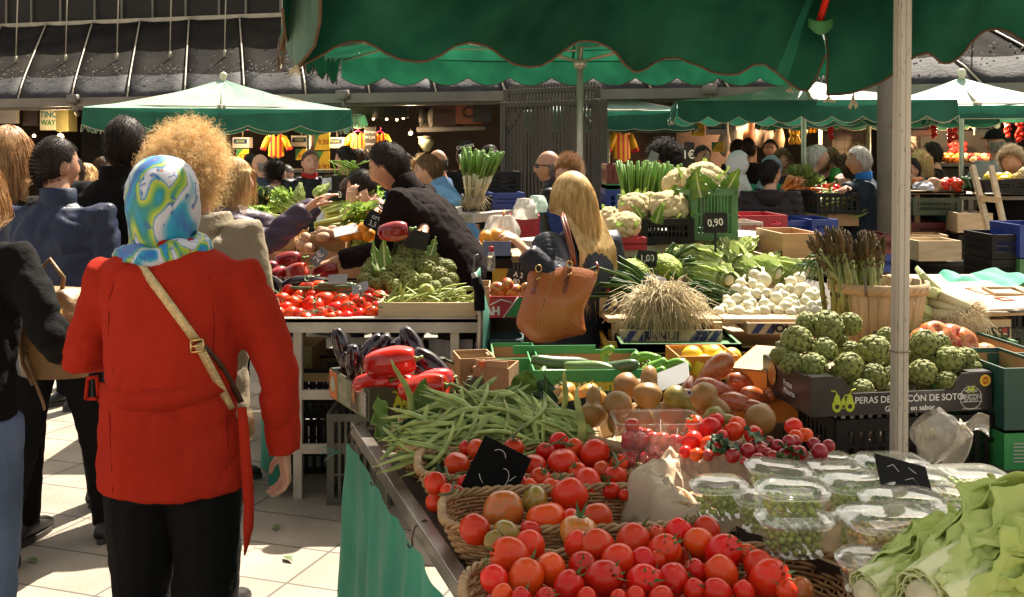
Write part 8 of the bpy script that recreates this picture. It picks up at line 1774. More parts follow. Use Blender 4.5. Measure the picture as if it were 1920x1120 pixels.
def sack(label,px,py,D,w,h,m,seed=1,name='carrier_bag',cat='bag',d=.10):
 g=G(); 
 def fn(u,v):
  a=u*6.283; k=(.55+.45*math.sin(min(1,v*1.25+.12)*1.57))*(1+.16*noise.noise((math.cos(a)*2.2+seed,math.sin(a)*2.2,v*3))+.05*math.sin(a*9+v*5)); return Vector((math.cos(a)*w/2*k,math.sin(a)*d*k,h*(.5-v)+.03*h*noise.noise((a,v*4,seed))))
 grid(g,40,16,fn); g.f.append(tuple(i*17+16 for i in range(40))); g.m.append(0); o=g.obj(name,m); o.location=P(px,py,D); return tag(o,label,cat)
sack('white carrier bag hanging on an orange hook left of the blonde woman',940,434,5.75,.20,.17,M_bagw,2); sack('white and mint plastic bag lying on the board above the red crate',985,391,6.0,.14,.11,M_bagw,5); sack('mint green plastic bag beside the blonde woman',1008,382,6.05,.11,.09,M_bagm,8)
g=G(); tube(g,[P(945,418,5.7),P(944,402,5.7),P(946,395,5.72)],.006,6); tag(g.obj('bag_hook',mat('orange_hook',(.65,.22,.02),.5)),'orange hook holding the white carrier bag','hook')
crate('red plastic crate hanging under the board beside the blonde woman',955,406,1012,450,6.05,.3,M_pred,0,9,3)
def plank(label,x0,y0,x1,y1,D0,D1,hpx,dep,m=M_alum):
 a=P(x0,y0,D0); b=P(x1,y1,D1); h=hpx/F*D0; t=thing('stall_board',label,'board',a,math.atan2(b.y-a.y,b.x-a.x)); L_=Vector((b.x-a.x,b.y-a.y)).length; tilt=math.atan2(b.z-a.z,L_); t.rotation_euler=(0,-tilt,math.atan2(b.y-a.y,b.x-a.x)); g=G(); box(g,(L_/2,dep/2,-h/2),(L_,dep,h)); g.obj('board',m,t,False,bevel=.003); return t
plank('grey metal board under the blue crate behind the seller',886,402,975,392,6.3,6.6,17,.5)
crate('black slatted crate standing on the blue crate by the gate',911,322,977,364,6.9,.35,M_pblk,R(8),12,5); crate('blue plastic crate under the black slatted one by the gate',922,362,984,394,6.6,.4,M_pblu,R(8),12,4); crate('dark brown crate under the bunch of calcots',868,368,922,399,6.5,.4,M_pblk,R(4),9,3)
M_lkg=mat('leek_green',(.10,.22,.035),.42,.4,20,col2=(.19,.33,.06),rand=.1,trans=.15,stretch=(4,4,.5)); M_lkw=mat('leek_white',(.62,.58,.36),.4,.2,12); M_rootm=M_root
def bundle(label,base,d,n,L_,spread,rb,seed=1,cut=True,white=.45,rootl=.06,name='leek_bundle',cat='leeks'):
 q=random.Random(seed); t=thing(name,label,cat,base); t.rotation_euler=dirrot(d); gw,gg,gr=G(),G(),G()
 for k in range(n):
  a=q.uniform(0,6.28); r=rb*math.sqrt(q.random()); b0=Vector((math.cos(a)*r,math.sin(a)*r,q.uniform(-.01,.02))); dv=Vector((math.cos(a)*r/rb*spread+q.uniform(-.05,.05),math.sin(a)*r/rb*spread*.6,1)).normalized(); l=L_*q.uniform(.9,1.06); m_=b0+dv*l*white
  tube(gw,[b0,b0+dv*l*white*.5,m_],[.009,.0085,.008],6,0)
  if cut: tube(gg,[m_,m_+dv*l*(1-white)*.5,m_+dv*l*(1-white)],[.0082,.0095,.0105],6,0,True,.6)
  else:
   for s in range(3):
    c=Vector((q.uniform(-.3,.3),q.uniform(-.3,.3),0)); tube(gg,[m_,m_+(dv+c*.3)*l*.3,m_+(dv+c)*l*.55-Vector((0,0,.03))],[.008,.010,.002],5,0,True,.25)
  for s in range(5):
   c=Vector((q.uniform(-1,1),q.uniform(-1,1),-q.uniform(.5,1.6))); tube(gr,[b0,b0+c*rootl*.5,b0+c*rootl+Vector((q.uniform(-.01,.01),0,0))],[.0016,.0012,.0006],4)
 gw.obj('shanks',M_lkw,t); gg.obj('green_tops',M_lkg,t); gr.obj('roots',M_rootm,t)
 g=G(); tube(g,[(math.cos(a)*rb*1.12,math.sin(a)*rb*1.12,L_*.16) for a in [6.283*j/16 for j in range(17)]],.004,5); g.obj('string',M_chalk,t); return t
bundle('bunch of calcots with trimmed green tops standing beside the seller',P(888,368,6.45),(.10,.05,1),70,.275,.55,.055,2)
cardsign('tall dark slate reading CALCOTS above the bunch of spring onions',873,284,6.7,.085,.14,'CALCOTS| 7c',8,0,-4,ts=.2)
# ================================================================== MIDDLE STALL (right of the blonde woman)
plank('long grey wooden board carrying the cauliflower crates',1140,468,1458,437,5.0,5.75,19,.75)
plank('lower wooden shelf board under the lettuces',1135,540,1500,530,4.75,5.2,10,.6,M_wood)
g=G(); box(g,(0,0,0),(1.9,1.4,.9)); o=g.obj('plinth',mat('base_dark',(.05,.035,.022),.8,.4,3),None,False); o.location=(at(1310,5.6),5.75,.45); o.rotation_euler=(0,0,R(18)); tag(o,'dark wooden base under the lettuce shelves of the middle stall','plinth')
t,_z=table('rough wooden table under the onion boxes of the middle stall',1130,1570,650,4.3,.7,M_wood,.03)
crate('black crate of cauliflowers in the middle of the board',1201,410,1304,459,5.15,.34,M_pblk,R(8),9,2); crate('red tray of cauliflowers at the left end of the board',1142,446,1214,470,5.0,.34,M_pred,R(8),9,2); crate('tall pale green crate on the board with a cauliflower on top',1294,354,1386,451,5.25,.36,M_pgrn,R(8),9,2)
crate('maroon crate on top of a stack behind the leeks',1138,308,1161,348,7.0,.4,M_pmar,0,6,3); crate('green crate in the stack behind the leeks',1138,345,1162,358,6.98,.4,M_gtray,0,6,2); crate('blue crate at the bottom of the stack behind the leeks',1136,356,1163,398,6.95,.4,M_pblu,0,6,4); crate('light green crate holding the leeks on the board',1180,368,1262,400,5.9,.3,M_pgrn,R(8),9,2)
CF=[(1168,424,32,5.1),(1192,388,31,5.4),(1255,389,36,5.3),(1222,384,26,5.5),(1145,408,22,5.5),(1318,338,38,5.42),(1272,343,30,5.55),(1283,350,22,5.6)]
for i,(px,py,r,D) in enumerate(CF): cauliflower(px,py,r,D,['cream cauliflower in the red tray with pale leaves','cauliflower left of the middle on the board','broad cauliflower in the black crate','cauliflower half hidden behind two others','cauliflower behind the blonde hair','huge cauliflower on top of the tall green crate','yellowish cauliflower left of the huge one','small cauliflower tucked between the big ones'][i],(R(rr.uniform(18,40)),R(rr.uniform(-15,15)),R(rr.uniform(-40,40))),seed=i,sz=.95)
for i,(px,py,D,L_) in enumerate([(1295,345,5.3,.12),(1335,352,5.25,.15),(1360,350,5.28,.13),(1275,365,5.3,.10),(1230,405,5.1,.09),(1205,400,5.15,.08),(1315,357,5.2,.13)]):
 g=G(); leafsheet(g,L_,L_*.36,.5,.014,3,.1,14,8,seed=i); o=g.obj('cauliflower_leaf',[M_leaf,M_rib],solid=.001); o.location=P(px,py+14,D); o.rotation_euler=(R(70),R(rr.uniform(-40,40)),R(rr.uniform(-50,50))); tag(o,'ragged green leaf wrapped round a cauliflower','leaf','cauliflower leaves on the board')
bundle('left bundle of leeks with trimmed dark green tops on the board',P(1196,378,5.75),(.02,.05,1),60,.205,.25,.085,5,white=.12); bundle('right bundle of leeks with trimmed dark green tops on the board',P(1240,376,5.8),(.05,.05,1),60,.19,.25,.085,6,white=.1)
cardsign('grey slate card standing among the leeks in front of the young man',1223,299,5.9,.05,.09,'',15,0,25,m=M_slate_lit); cardsign('slate reading 1 euro above the huge cauliflower',1291,291,5.7,.055,.14,'1€',5,0,6,ts=.45,m=M_slate_card); cardsign('dark slate reading 0,90 on a stick above the lettuces',1341,418,4.98,.115,.095,'0,90',4,0,0,ts=.5,stick=.12); cardsign('black slate reading 1,00 among the green cauliflowers',1213,485,4.75,.09,.07,'1,00',8,0,6,ts=.6,stick=.12); cardsign('grey slate reading 1 euro above the dark leek leaves',1228,528,4.55,.095,.068,'1€',45,0,14,ts=.8,m=M_slate_lit,stick=.0)
t=carton('white cardboard box with red print behind the board',1386,417,1432,440,6.2,.3,mat('box_white',(.55,.46,.38),.6),R(8)); text('lettering','NAVELS|RUBY'.split('|')[0],.035,mat('print_red',(.45,.08,.05),.5),t,(0,-.152,.04),bold=.002)
crate('bright red tray with raised corners behind the board',1386,404,1478,431,6.6,.4,M_pred,R(6),1,1)
for i,(px,py,r,D) in enumerate([(1186,512,33,4.72),(1252,500,30,4.85),(1147,502,20,4.9)]): cauliflower(px,py,r,D,['bright green cauliflower under the black slate','bright green cauliflower right of the slate','green cauliflower half hidden by the blonde hair'][i],(R(35),0,R(i*40)),'r',8,M_leafd,'green_cauliflower','cauliflower',.95)
LT=[(1314,486,.98,(-.9,.35,.25),5.0),(1376,478,.98,(-.15,.9,.35),5.1),(1318,515,.86,(-.8,.6,.15),4.85),(1352,516,.85,(-.3,1,.2),4.85),(1395,505,.86,(-.5,.9,.25),5.0),(1430,503,.92,(-.7,.7,.25),5.05),(1476,507,.88,(-.8,.5,.25),5.1),(1330,470,.7,(.5,.8,.3),5.3),(1400,462,.7,(.6,.7,.3),5.4),(1455,492,.8,(.3,.8,.3),5.3)]
for i,(px,py,s,d,D) in enumerate(LT):
 d=Vector(d); lettuce(P(px,py,D)-d.normalized()*.10*s,s,['lettuce lying on top of the pile under the 0,90 slate','lettuce with its cut butt facing us, topmost right','lettuce at the bottom left of the pile','small lettuce butt at the bottom middle of the pile','lettuce in the middle right of the pile','lettuce right of the middle above the onions','rightmost pale lettuce of the pile','lettuce at the back left of the pile','lettuce at the back of the pile beside the red tray','lettuce behind the rightmost one'][i],dirroty(d))
OL='white spring onions heaped on the striped box'
OZ=[(668,905,27),(727,865,30),(780,905,33),(770,780,28),(790,745,25),(828,830,27),(815,790,25),(830,870,27),(770,830,25),(715,830,20),(870,700,28),(920,722,33),(935,800,26),(925,855,27),(920,900,30),(990,825,30),(1010,775,25),(1035,815,24),(1040,880,33),(1070,910,26),(1072,735,26),(1115,715,28),(1125,785,35),(1145,770,26),(1095,865,24),(1170,810,27),(1185,870,25),(1210,900,28),(1230,815,27),(1250,845,24),(1225,865,25),(1140,895,26),(1105,895,22),(880,905,24),(855,850,22),(960,880,24),(1000,900,24),(1055,850,26),(1165,905,24),(860,745,22),(880,800,22),(1150,840,22),(1195,790,22),(740,905,22),(840,915,22),(1250,900,24),(900,770,24),(1060,770,22),(700,880,22),(1080,830,24)]
for (zx,zy,r) in OZ:
 px=1120+zx/2.948; py=280+zy/2.948; D=4.36+(600-py)*.0046; onion(P(px,py,D),r/2.948/F*D*1.30,'white spring onion bulb in the heap on the striped fruit box',OL,dirrot((rr.uniform(-.6,.6),rr.uniform(.2,1),rr.uniform(-.5,.6))))
def greens(label,px,py,D,n,L_,d,seed,w=.012):
 q=random.Random(seed); t=thing('leek_greens',label,'leeks',P(px,py,D)); g=G()
 for k in range(n):
  a=Vector(d)+Vector((q.uniform(-.35,.35),q.uniform(-.5,.3),q.uniform(-.25,.3))); a.normalize(); l=L_*q.uniform(.6,1.1); b0=Vector((q.uniform(-.05,.05),q.uniform(-.06,.06),q.uniform(-.03,.03))); tube(g,[b0,b0+a*l*.4+Vector((0,0,.03)),b0+a*l*.75+Vector((0,0,.02)),b0+a*l-Vector((0,0,.04))],[w*.7,w,w*.9,w*.1],6,0,True,.22,up=(0,.5,1))
 g.obj('leaves',mat('leek_dark',(.055,.125,.035),.45,.45,16,col2=(.12,.20,.06),trans=.2),t); return t
greens('long dark green leek leaves beside the straw roots',1235,560,4.55,46,.42,(-1,.15,.28),3,.013); greens('dark green onion leaves left of the white onions',1370,560,4.6,34,.30,(-1,.3,-.1),4,.011); greens('dark green leaves behind the lettuces',1240,515,4.95,14,.22,(.6,.2,.2),6,.018); greens('dark leaves right of the asparagus basket foot',1560,515,4.5,16,.16,(-.8,.1,.2),7)
t=thing('root_bundle','big tangle of straw coloured leek roots hanging over the striped box','leek roots',P(1238,585,4.28)); g=G(); q=random.Random(8)
for k in range(1500):
 x_=q.gauss(.012,.045); c=Vector((x_,q.uniform(-.03,.06),.055-.10*abs(x_)*abs(x_)*40*.25+q.gauss(0,.018))); l=q.uniform(.05,.15); d=Vector((x_*7+q.gauss(0,.45),-.5+q.uniform(-.4,.4),q.gauss(-.25,.55))); d.normalize()
 tube(g,[c,c+d*l*.5+Vector((0,0,.01)),c+d*l+Vector((q.gauss(0,.012),0,-l*q.uniform(.1,.7)))],[.0019,.0015,.0008],3,0,False)
g.obj('roots',M_root,t); g=G(); 
for k in range(30): a=Vector((q.gauss(0,.06),q.uniform(.0,.09),q.uniform(-.02,.05))); tube(g,[a,a+Vector((q.uniform(-.02,.02),.10,.02))],.012,7)
g.obj('shanks',M_lkw,t)
M_navy2=mat('navy_print',(.03,.04,.16),.5,.1)
def sanui(label,x0,y0,x1,y1,D,words,dep=.35,rz=0):
 t=carton(label,x0,y0,x1,y1,D,dep,M_woodp,rz,None,th=.008); w=t['w'];h=t['h']; g=G(); y=-dep/2-.0012
 for x in [-w/2+.012,-w/2+.07]+[w*.18,w*.26,w*.36]: g.add([(x,y,.003),(x+.030,y,.003),(x+.030+h*.62,y,h-.003),(x+h*.62,y,h-.003)],[(0,1,2,3)])
 g.obj('stripes',M_navy2,t,False); text('lettering',words[0],h*.95,M_ltr_blk,t,(-.04,y-.0015,h*.5),bold=.002,xs=1.15); text('lettering',words[1],h*.34,M_ltr_blk,t,(w*.30,y-.0015,h*.7)); text('lettering',words[2],h*.34,M_ltr_blk,t,(w*.30,y-.0015,h*.3))
 return t
sanui('pale wooden fruit box lettered SANUI with navy stripes',1162,619,1354,641,4.22,('SANUI','SANUI','FRUITS')); sanui('striped fruit box under the white onions, partly hidden',1402,606,1560,627,4.25,('IOI','SANUI','FRUITS'))
plank('thin wooden slat of the box above the SANUI lettering',1140,597,1355,598,4.25,4.3,9,.40,M_wood); plank('wooden slat under the white onions',1357,598,1562,598,4.28,4.3,10,.45,M_wood)
for (x,y0,y1,D,l) in [(1168,604,622,4.26,'left'),(1345,604,622,4.26,'right'),(1155,600,660,4.3,'outer left')]: 
 g=G(); a=P(x,y1,D); b=P(x,y0,D); bar(g,a,b,.035,.03); tag(g.obj('box_post',M_wood,None,False),'short wooden post at the %s end of the SANUI box'%l,'post')
t=carton('small striped box behind the quilted jacket',1124,556,1170,595,4.45,.25,M_woodp,0,None,th=.008); w=t['w'];h=t['h']; g=G()
for x in (-.045,-.005,.03): g.add([(x,-.1265,.003),(x+.020,-.1265,.003),(x+.020+.03,-.1265,h-.003),(x+.03,-.1265,h-.003)],[(0,1,2,3)])
g.obj('stripes',M_navy2,t,False)
for (px,py) in [(1128,538),(1126,553),(1132,546)]: tomato(P(px,py,4.5),.028,'small red tomato peeping out behind the quilted jacket','tomatoes behind the quilted jacket')
crate('long green crate lying under the SANUI box',1165,645,1390,662,4.05,.4,M_pgrn,0,22,2); crate('yellow crate beside the quilted jacket under the striped box',1135,640,1164,668,4.2,.3,mat('crate_yellow',(.55,.33,.05),.5),0,4,2)
crate('dark blue crate under the lettuce shelf',1280,543,1350,575,4.85,.3,M_pblu,0,8,2); crate('red crate under the lettuce shelf',1300,542,1345,560,4.8,.3,M_pred,0,8,2)
carton('upper tan wooden crate between the lettuces and the asparagus',1466,438,1543,484,5.3,.4,M_ply,R(6),None,th=.012); carton('lower pale wooden crate between the lettuces and the asparagus',1459,485,1540,519,5.2,.4,M_woodp,R(6),None,th=.012)
t=chip('tall round chip basket of asparagus with a green label',(P(1646,0,3.70).x,3.70,.99),.125,.162,.235,30); g=G(); grid(g,12,4,lambda u,v:(math.cos(R(-115+62*u))*(.1285+.036*(.02+.28*v)+.003),math.sin(R(-115+62*u))*(.1285+.036*(.02+.28*v)+.003),.005+.075*v)); lb=g.obj('green_label',mat('label_green',(.015,.13,.11),.5),t); text('lettering','MINIS',.016,M_chalk,lb,(-.035,-.150,.06),rot=(90,0,-14)); text('lettering','fruit y sol|de aqui'.replace('|',' '),.007,M_chalk,lb,(-.035,-.149,.035),rot=(90,0,-14))
g=G(); tube(g,[(-.09,-.145,.2),(-.095,-.155,.25),(-.09,-.12,.262)],.004,6); g.obj('hook',M_steel,t)
M_asp=mat('asparagus_stalk',(.26,.30,.09),.42,.35,16,col2=(.18,.20,.07),rand=.15,stretch=(3,3,.6)); M_aspt=mat('asparagus_tip',(.115,.080,.035),.7,.5,40,col2=(.06,.04,.022),rand=.25,spec=.2)
def asp_mesh(seed):
 q=random.Random(seed); g=G(); tube(g,[(0,0,0),(.004,0,.10),(.0,0,.20)],[.0085,.0085,.0075],8,0); tube(g,[(0,0,.195),(.001,0,.225),(.0,.0,.262)],[.0078,.0088,.0015],8,1)
 for k in range(34):
  t_=k/34; z=.135+.12*t_ if k>6 else .03+.018*k; a=k*2.4; r=(.0086 if z<.2 else .0092*(1-((z-.2)/.068)**2)+.001); l=.016*(1-.3*t_); c=Vector((math.cos(a)*r,math.sin(a)*r,z)); s=Vector((-math.sin(a),math.cos(a),0)); g.add([c-s*.005,c+s*.005,c+Vector((math.cos(a)*.0025,math.sin(a)*.0025,l))],[(0,1,2)],1)
 return g.mesh('asparagus',[M_asp,M_aspt])
ASP=[asp_mesh(s) for s in range(4)]
def asps(x0,x1,ytop,n,lab,grp,cx,lean):
 for i in range(n):
  u=rr.random(); bx=cx+rr.uniform(-.055,.055); by=3.70+rr.uniform(-.09,.10); px=x0+(x1-x0)*u; top=P(px,ytop+rr.uniform(0,26)+18*abs(u-.45),by+(.02 if rr.random()<.5 else -.03)); base=Vector((bx*.6+top.x*.4,by,1.10)); d=(top-base); o=mobj('asparagus_spear',rr.choice(ASP)); L_=d.length/.262; o.location=base; o.scale=(1.15,1.15,L_); o.rotation_euler=dirrot(d); tag(o,lab,'asparagus',grp)
asps(1528,1600,420,36,'green and purple asparagus spear in the left bunch of the chip basket','left bunch of asparagus',at(1600,3.7),-.1); asps(1602,1662,428,30,'green asparagus spear in the right bunch of the chip basket','right bunch of asparagus',at(1628,3.7),0)
for (px,py,bx) in [(1516,440,1585),(1535,488,1590),(1512,450,1580)]:
 top=P(px,py,3.6); base=P(bx,545,3.66); o=mobj('asparagus_spear',ASP[0]); o.location=base; o.scale=(1,1,(top-base).length/.262); o.rotation_euler=dirrot(top-base); tag(o,'stray asparagus spear leaning far out to the left','asparagus','stray asparagus spears')
t=thing('carton','orange carton with upside down purple lettering left of the artichokes','box',P(1430,720,3.25)+Vector((.02,.17,0)),R(-24)); t.location.z=.86
g=G(); box(g,(.10,0,.075),(.30,.40,.15)); g.obj('box_body',mat('carton_orange',(.70,.25,.025),.5,.15),t,False,bevel=.004); g=G(); box(g,(.03,0,.153),(.14,.405,.004)); box(g,(.18,0,.153),(.14,.405,.004)); g.obj('lid_flaps',M_cardl,t,False); text('lettering','Tollupol',.10,mat('purple_ink',(.05,.02,.10),.5),t,(-.0515,.0,.088),rot=(90,180,-90),bold=.003,xs=.9); g=G(); box(g,(-.051,-.03,.035),(.004,.05,.022)); g.obj('hand_hole',M_void,t,False)
ax=math.radians(9); FL=P(1510,783,2.90); M_bb=mat('pear_box_black',(.020,.017,.018),.35,.25,6)
t=thing('produce_box','black printed pear box heaped with large artichokes behind the near pole','box',FL+Vector((math.cos(ax)*.285-math.sin(ax)*.17,math.sin(ax)*.285+math.cos(ax)*.17,0)),ax); carton_geo(t,.535,.34,.105,M_bb,mat('box_inside',(.12,.07,.04),.8),.006,.045)
text('lettering','PERAS DE RINCÓN DE SOTO',.0255,M_chalk,t,(.02,-.1715,.040),depth=.0004,xs=.98,bold=.0002); text('lettering','Grandes en sabor',.0205,M_chalk,t,(.02,-.1715,.014),depth=.0004,bold=.0002); pears_logo(t,-.175,-.1712,.034,.85)
g=G(); lathe(g,[(.001,0),(.034,0)],30,M=Matrix.Translation((.203,-.1714,.036))@Matrix.Rotation(R(90),4,'X')); g.obj('seal_disc',M_bb,t); g=G(); tube(g,[(.203+.032*math.cos(a),-.172,.036+.032*math.sin(a)) for a in [6.283*j/40 for j in range(41)]],.0009,4); tube(g,[(.168,-.172,.045),(.238,-.172,.045)],.0007,4); tube(g,[(.168,-.172,.025),(.238,-.172,.025)],.0007,4); g.obj('seal_ring',M_chalk,t); text('lettering','RINCÓN',.015,M_chalk,t,(.203,-.1722,.038),depth=.0003,xs=1.05); text('lettering','DE SOTO',.010,M_chalk,t,(.203,-.1722,.029),depth=.0003); text('lettering','PERAS DE',.009,M_chalk,t,(.203,-.1722,.055),depth=.0003); pears_logo(t,.203,-.1722,.058,.3); text('lettering','www.perasderincon.es',.006,M_chalk,t,(.205,-.1715,.006),depth=.0002)
g=G(); lathe(g,[(.001,0),(.0165,0)],24,M=Matrix.Translation((.247,-.1713,.083))@Matrix.Rotation(R(90),4,'X')); s=g.obj('round_badge',mat('badge_yellow',(.75,.48,.03),.5),t); g=G(); 
for k in range(12): a=6.283*k/12; bar(g,(.247+.004*math.cos(a),-.172,.083+.004*math.sin(a)),(.247+.011*math.cos(a),-.172,.083+.011*math.sin(a)),.003,.001)
g.obj('sun_print',M_ltr_red,s,False); text('lettering','Frutas',.024,M_chalk,t,(-.2705,-.02,.058),rot=(90,0,-90),depth=.0004); text('lettering','Micersa',.024,M_chalk,t,(-.2705,-.03,.036),rot=(90,0,-90),depth=.0004)
g=G(); lathe(g,[(.001,0),(.030,0)],24,M=Matrix.Translation((-.2703,.095,.065))@Matrix.Rotation(R(-90),4,'Y')@Matrix.Scale(1.15,4,(1,0,0))); g.obj('fruit_badge',mat('fruit_print',(.45,.30,.04),.5,.7,90,col2=(.30,.03,.02)),t)
AR='large artichokes heaped in the black pear box'
zz=lambda L_:[(1380+a/3.294,540+b/3.294,r/3.294) for a,b,r in L_]
for i,(px,py,r) in enumerate(zz([(560,245,108),(440,215,70),(700,225,72),(375,330,92),(545,385,85),(270,420,60),(350,470,75),(480,490,92),(690,505,98),(850,390,95),(860,550,78),(770,640,80),(1165,365,100),(1250,345,70),(1155,525,82),(1310,460,100),(1425,440,75),(1305,585,70),(1465,500,50),(930,300,55),(920,450,70),(1060,420,60),(1040,530,60),(640,330,60),(700,390,60),(930,630,60),(1170,640,60),(600,560,60),(1050,640,50),(950,540,60)])):
 D=2.98+max(0,(735-py))*.0016+(.10 if i>18 else 0); d=Vector((rr.uniform(-.9,.9),-rr.uniform(.1,1.1),rr.uniform(-.15,.5))); artichoke(P(px,py,D),r/F*D*1.08,'large dark green artichoke heaped in the black pear box',AR,dirrot(d))
t=fillcrate('black plastic crate under the pear box','' if 0 else P(1700,0,3.12).x,3.14,.715,.60,.36,.225,M_pblk,ax,17); fillcrate('second black plastic crate below the first under the pear box',P(1700,0,3.12).x,3.14,.47,.60,.36,.235,M_pblk,ax,17); fillcrate('lowest black crate of the stack under the pear box',P(1700,0,3.12).x,3.14,.0,.60,.36,.46,M_pblk,ax,17)
M_film=glass('film',(.85,.8,.72),.10,.18,.12)
o=sack('clear plastic bag hanging on the black crate right of the near pole',1755,815,2.86,.14,.11,M_film,4,d=.03); o.rotation_euler=(0,R(-35),0)
g=G(); grid(g,8,16,lambda u,v:P(1800+25*u+(-55)*v+14*math.sin(v*3),785+105*v+28*u*(1-.4*v),2.86-.015*math.sin(u*6+v*3)-.03*v)); tag(g.obj('paper_strip',mat('kraft_strip',(.52,.46,.36),.6,.12,20,bump=.3,trans=.2),solid=.0015),'strip of cream tear off bags hanging on the black crate','bags'); g=G(); grid(g,8,8,lambda u,v:P(1795+60*u,790+14*v+26*u*(v)-14*u+6*math.sin(u*7),2.85-.02*math.sin(v*4+u*3))); tag(g.obj('paper_strip',M_film,solid=.001),'torn transparent bag end caught on the crate corner','bag')
GB=mat('box_green2',(.04,.30,.08),.5,.2); GBD=mat('box_darkgreen',(.02,.085,.06),.5,.25)
t=carton('bright green box of apples behind the pear box',1770,694,1892,762,3.15,.30,GB,R(6),M_card); g=G(); box(g,(.08,-.1512,.06),(.05,.002,.05)); g.obj('white_label',M_cream,t,False)
carton('dark green box standing at the right edge above another',1880,690,1990,806,2.95,.30,GBD,R(6),M_card); t=carton('bright green box at the bottom of the right edge stack',1880,812,1990,882,2.95,.30,GB,R(6),M_card); 
for k in range(6): g=G(); box(g,(-.03,-.1512,.025+.010*k),(.05,.002,.003)); g.obj('print_line',M_cream,t,False)
carton('brown lidded box behind the green boxes at the right edge',1850,662,1960,700,3.25,.4,GBD,R(6),M_card); crate('black crate at the right edge under the green boxes',1875,882,2000,960,2.95,.3,M_pblk,R(6),9,3); crate('green crate behind the apples',1845,640,1910,668,3.7,.4,M_pgrn,R(4),9,2)
fillcrate('crate supporting the right edge stack',P(1950,0,2.95).x,3.13,.0,.5,.32,.66,M_pblk,R(6)); fillcrate('tall crate stack behind the pear box',P(1800,0,3.6).x,3.75,.0,.55,.4,.86,M_pblk,R(6))
for i,(px,py,r) in enumerate([(1752,635,33),(1782,638,31),(1800,645,32),(1845,670,28),(1820,662,22),(1838,690,24),(1728,640,25)]): fruit(APP,'apple',P(px,py,3.32),r/F*3.32,['peach coloured apple above the artichokes, left','peach coloured apple beside the first','deep red apple above the artichokes','red apple with a white oval sticker','red apple end behind the stickered one','orange red apple low behind the pear box','pale apple just right of the near pole'][i],'apple',rot=(R(40+i*9),R(i*30),0))
g=G(); lathe(g,[(.001,0),(.010,0)],16); o=g.obj('fruit_sticker',M_cream); o.location=P(1857,667,3.245); o.rotation_euler=(R(80),0,R(20)); tag(o,'white oval sticker on the red apple','sticker')
# ================================================================== RIGHT: cutting table, leeks and far stalls
t=carton('upturned wooden crate lettered PRESSEC D ORDAL under the cutting board',1735,600,1898,640,3.95,.5,M_woodp,R(3),None,th=.012); text('lettering',"PRÉSSEC D'ORDAL",.052,M_ltr_blk,t,(0,-.2515,.035),rot=(90,180,0),bold=.001,depth=.0004); g=G(); ball(g,(.135,-.252,.04),(.012,.001,.010)); g.obj('peach_print',M_ltr_red,t)
plank('wooden cutting board table on the right with leeks on it',1700,586,1990,575,3.85,3.8,14,.75,M_ply)
for x in (1760,1960): fillcrate('crate stack under the cutting board, %s'%('left' if x<1800 else 'right'),P(x,0,4.2).x,4.3,0,.5,.4,.92,M_pdg,R(3))
def leek(label,px,py,D,d,L_,seed):
 q=random.Random(seed); t=thing('leek',label,'leek',P(px,py,D)); t.rotation_euler=dirrot(d); g=G(); tube(g,[(0,0,0),(0,0,.02),(.004,0,L_*.3),(0,0,L_*.55)],[.012,.019,.018,.022],12); g.obj('shank',M_lkw,t); g=G()
 for k in range(6): c=Vector((q.uniform(-.08,.08),q.uniform(-.05,.05),0)); tube(g,[(0,0,L_*.5),c*.5+Vector((0,0,L_*.75)),c*1.5+Vector((0,0,L_))],[.020,.022,.010],8,0,True,.35)
 g.obj('leaves',mat('leek_pale',(.36,.46,.16),.4,.35,12,col2=(.52,.56,.28)),t); g=G()
 for k in range(110): c=Vector((q.gauss(0,.6),q.gauss(0,.6),-q.uniform(.2,1.2))); tube(g,[(0,0,0),c*.02,c*.045+Vector((q.uniform(-.01,.01),q.uniform(-.01,.01),-.005))],[.001,.0008,.0005],3,0,False)
 g.obj('roots',M_root,t)
for i,(px,py,d,L_) in enumerate([(1810,585,(-1,.35,.28),.22),(1818,578,(-1,.2,.45),.20),(1805,593,(-1,.1,.06),.19),(1822,590,(-.9,.5,.15),.2)]): leek(['top leek of the bundle beside the chip basket','leek bending up at the back of the bundle','lowest leek of the bundle on the cutting board','leek hidden inside the bundle'][i],px,py,3.72,d,L_,i)
t=thing('root_bundle','pale leek roots hanging over the edge of the cutting board','leek roots',P(1812,605,3.66)); g=G(); q=random.Random(4)
for k in range(420): c=Vector((q.gauss(0,.03),q.uniform(-.02,.03),q.gauss(.015,.02))); d=Vector((q.gauss(0,.35),-.3,-1)); tube(g,[c,c+d*.035+Vector((q.gauss(0,.008),0,.01)),c+d*q.uniform(.05,.10)],[.0011,.0009,.0005],3,0,False)
g.obj('roots',M_root,t)
t=thing('knife','small kitchen knife with a grey blade on the cutting board','knife',P(1872,585,3.75),R(-8)); g=G(); box(g,(-.02,0,0),(.11,.018,.003)); g.obj('blade',mat('steel_blade',(.5,.5,.5),.25,metal=.9),t,False); g=G(); tube(g,[(.03,0,.002),(.085,-.012,.006)],.006,8); g.obj('handle',M_steel,t)
g=G(); grid(g,24,14,lambda u,v:P(1808+140*u,560-30*smooth01(u*2.5)*1.0+v*4,4.5+.5*v)+Vector((0,.5*v,.02*math.sin(u*8)+.02*noise.noise((u*5,v*4,1))))); tag(g.obj('stall_cloth',M_teal),'teal cloth spread on the table behind the cutting board','cloth')
table('table under the teal cloth at the right edge',1800,2000,560,4.55,.9,M_wood,.03); carton('brown cardboard tray end on the teal cloth',1850,552,1885,574,4.15,.2,M_card,0); carton('light wooden box at the right edge on the cutting table',1868,550,1930,578,4.1,.2,M_woodp,R(-10)); carton('small red box on the cutting table',1882,563,1904,577,3.98,.08,M_pred,0)
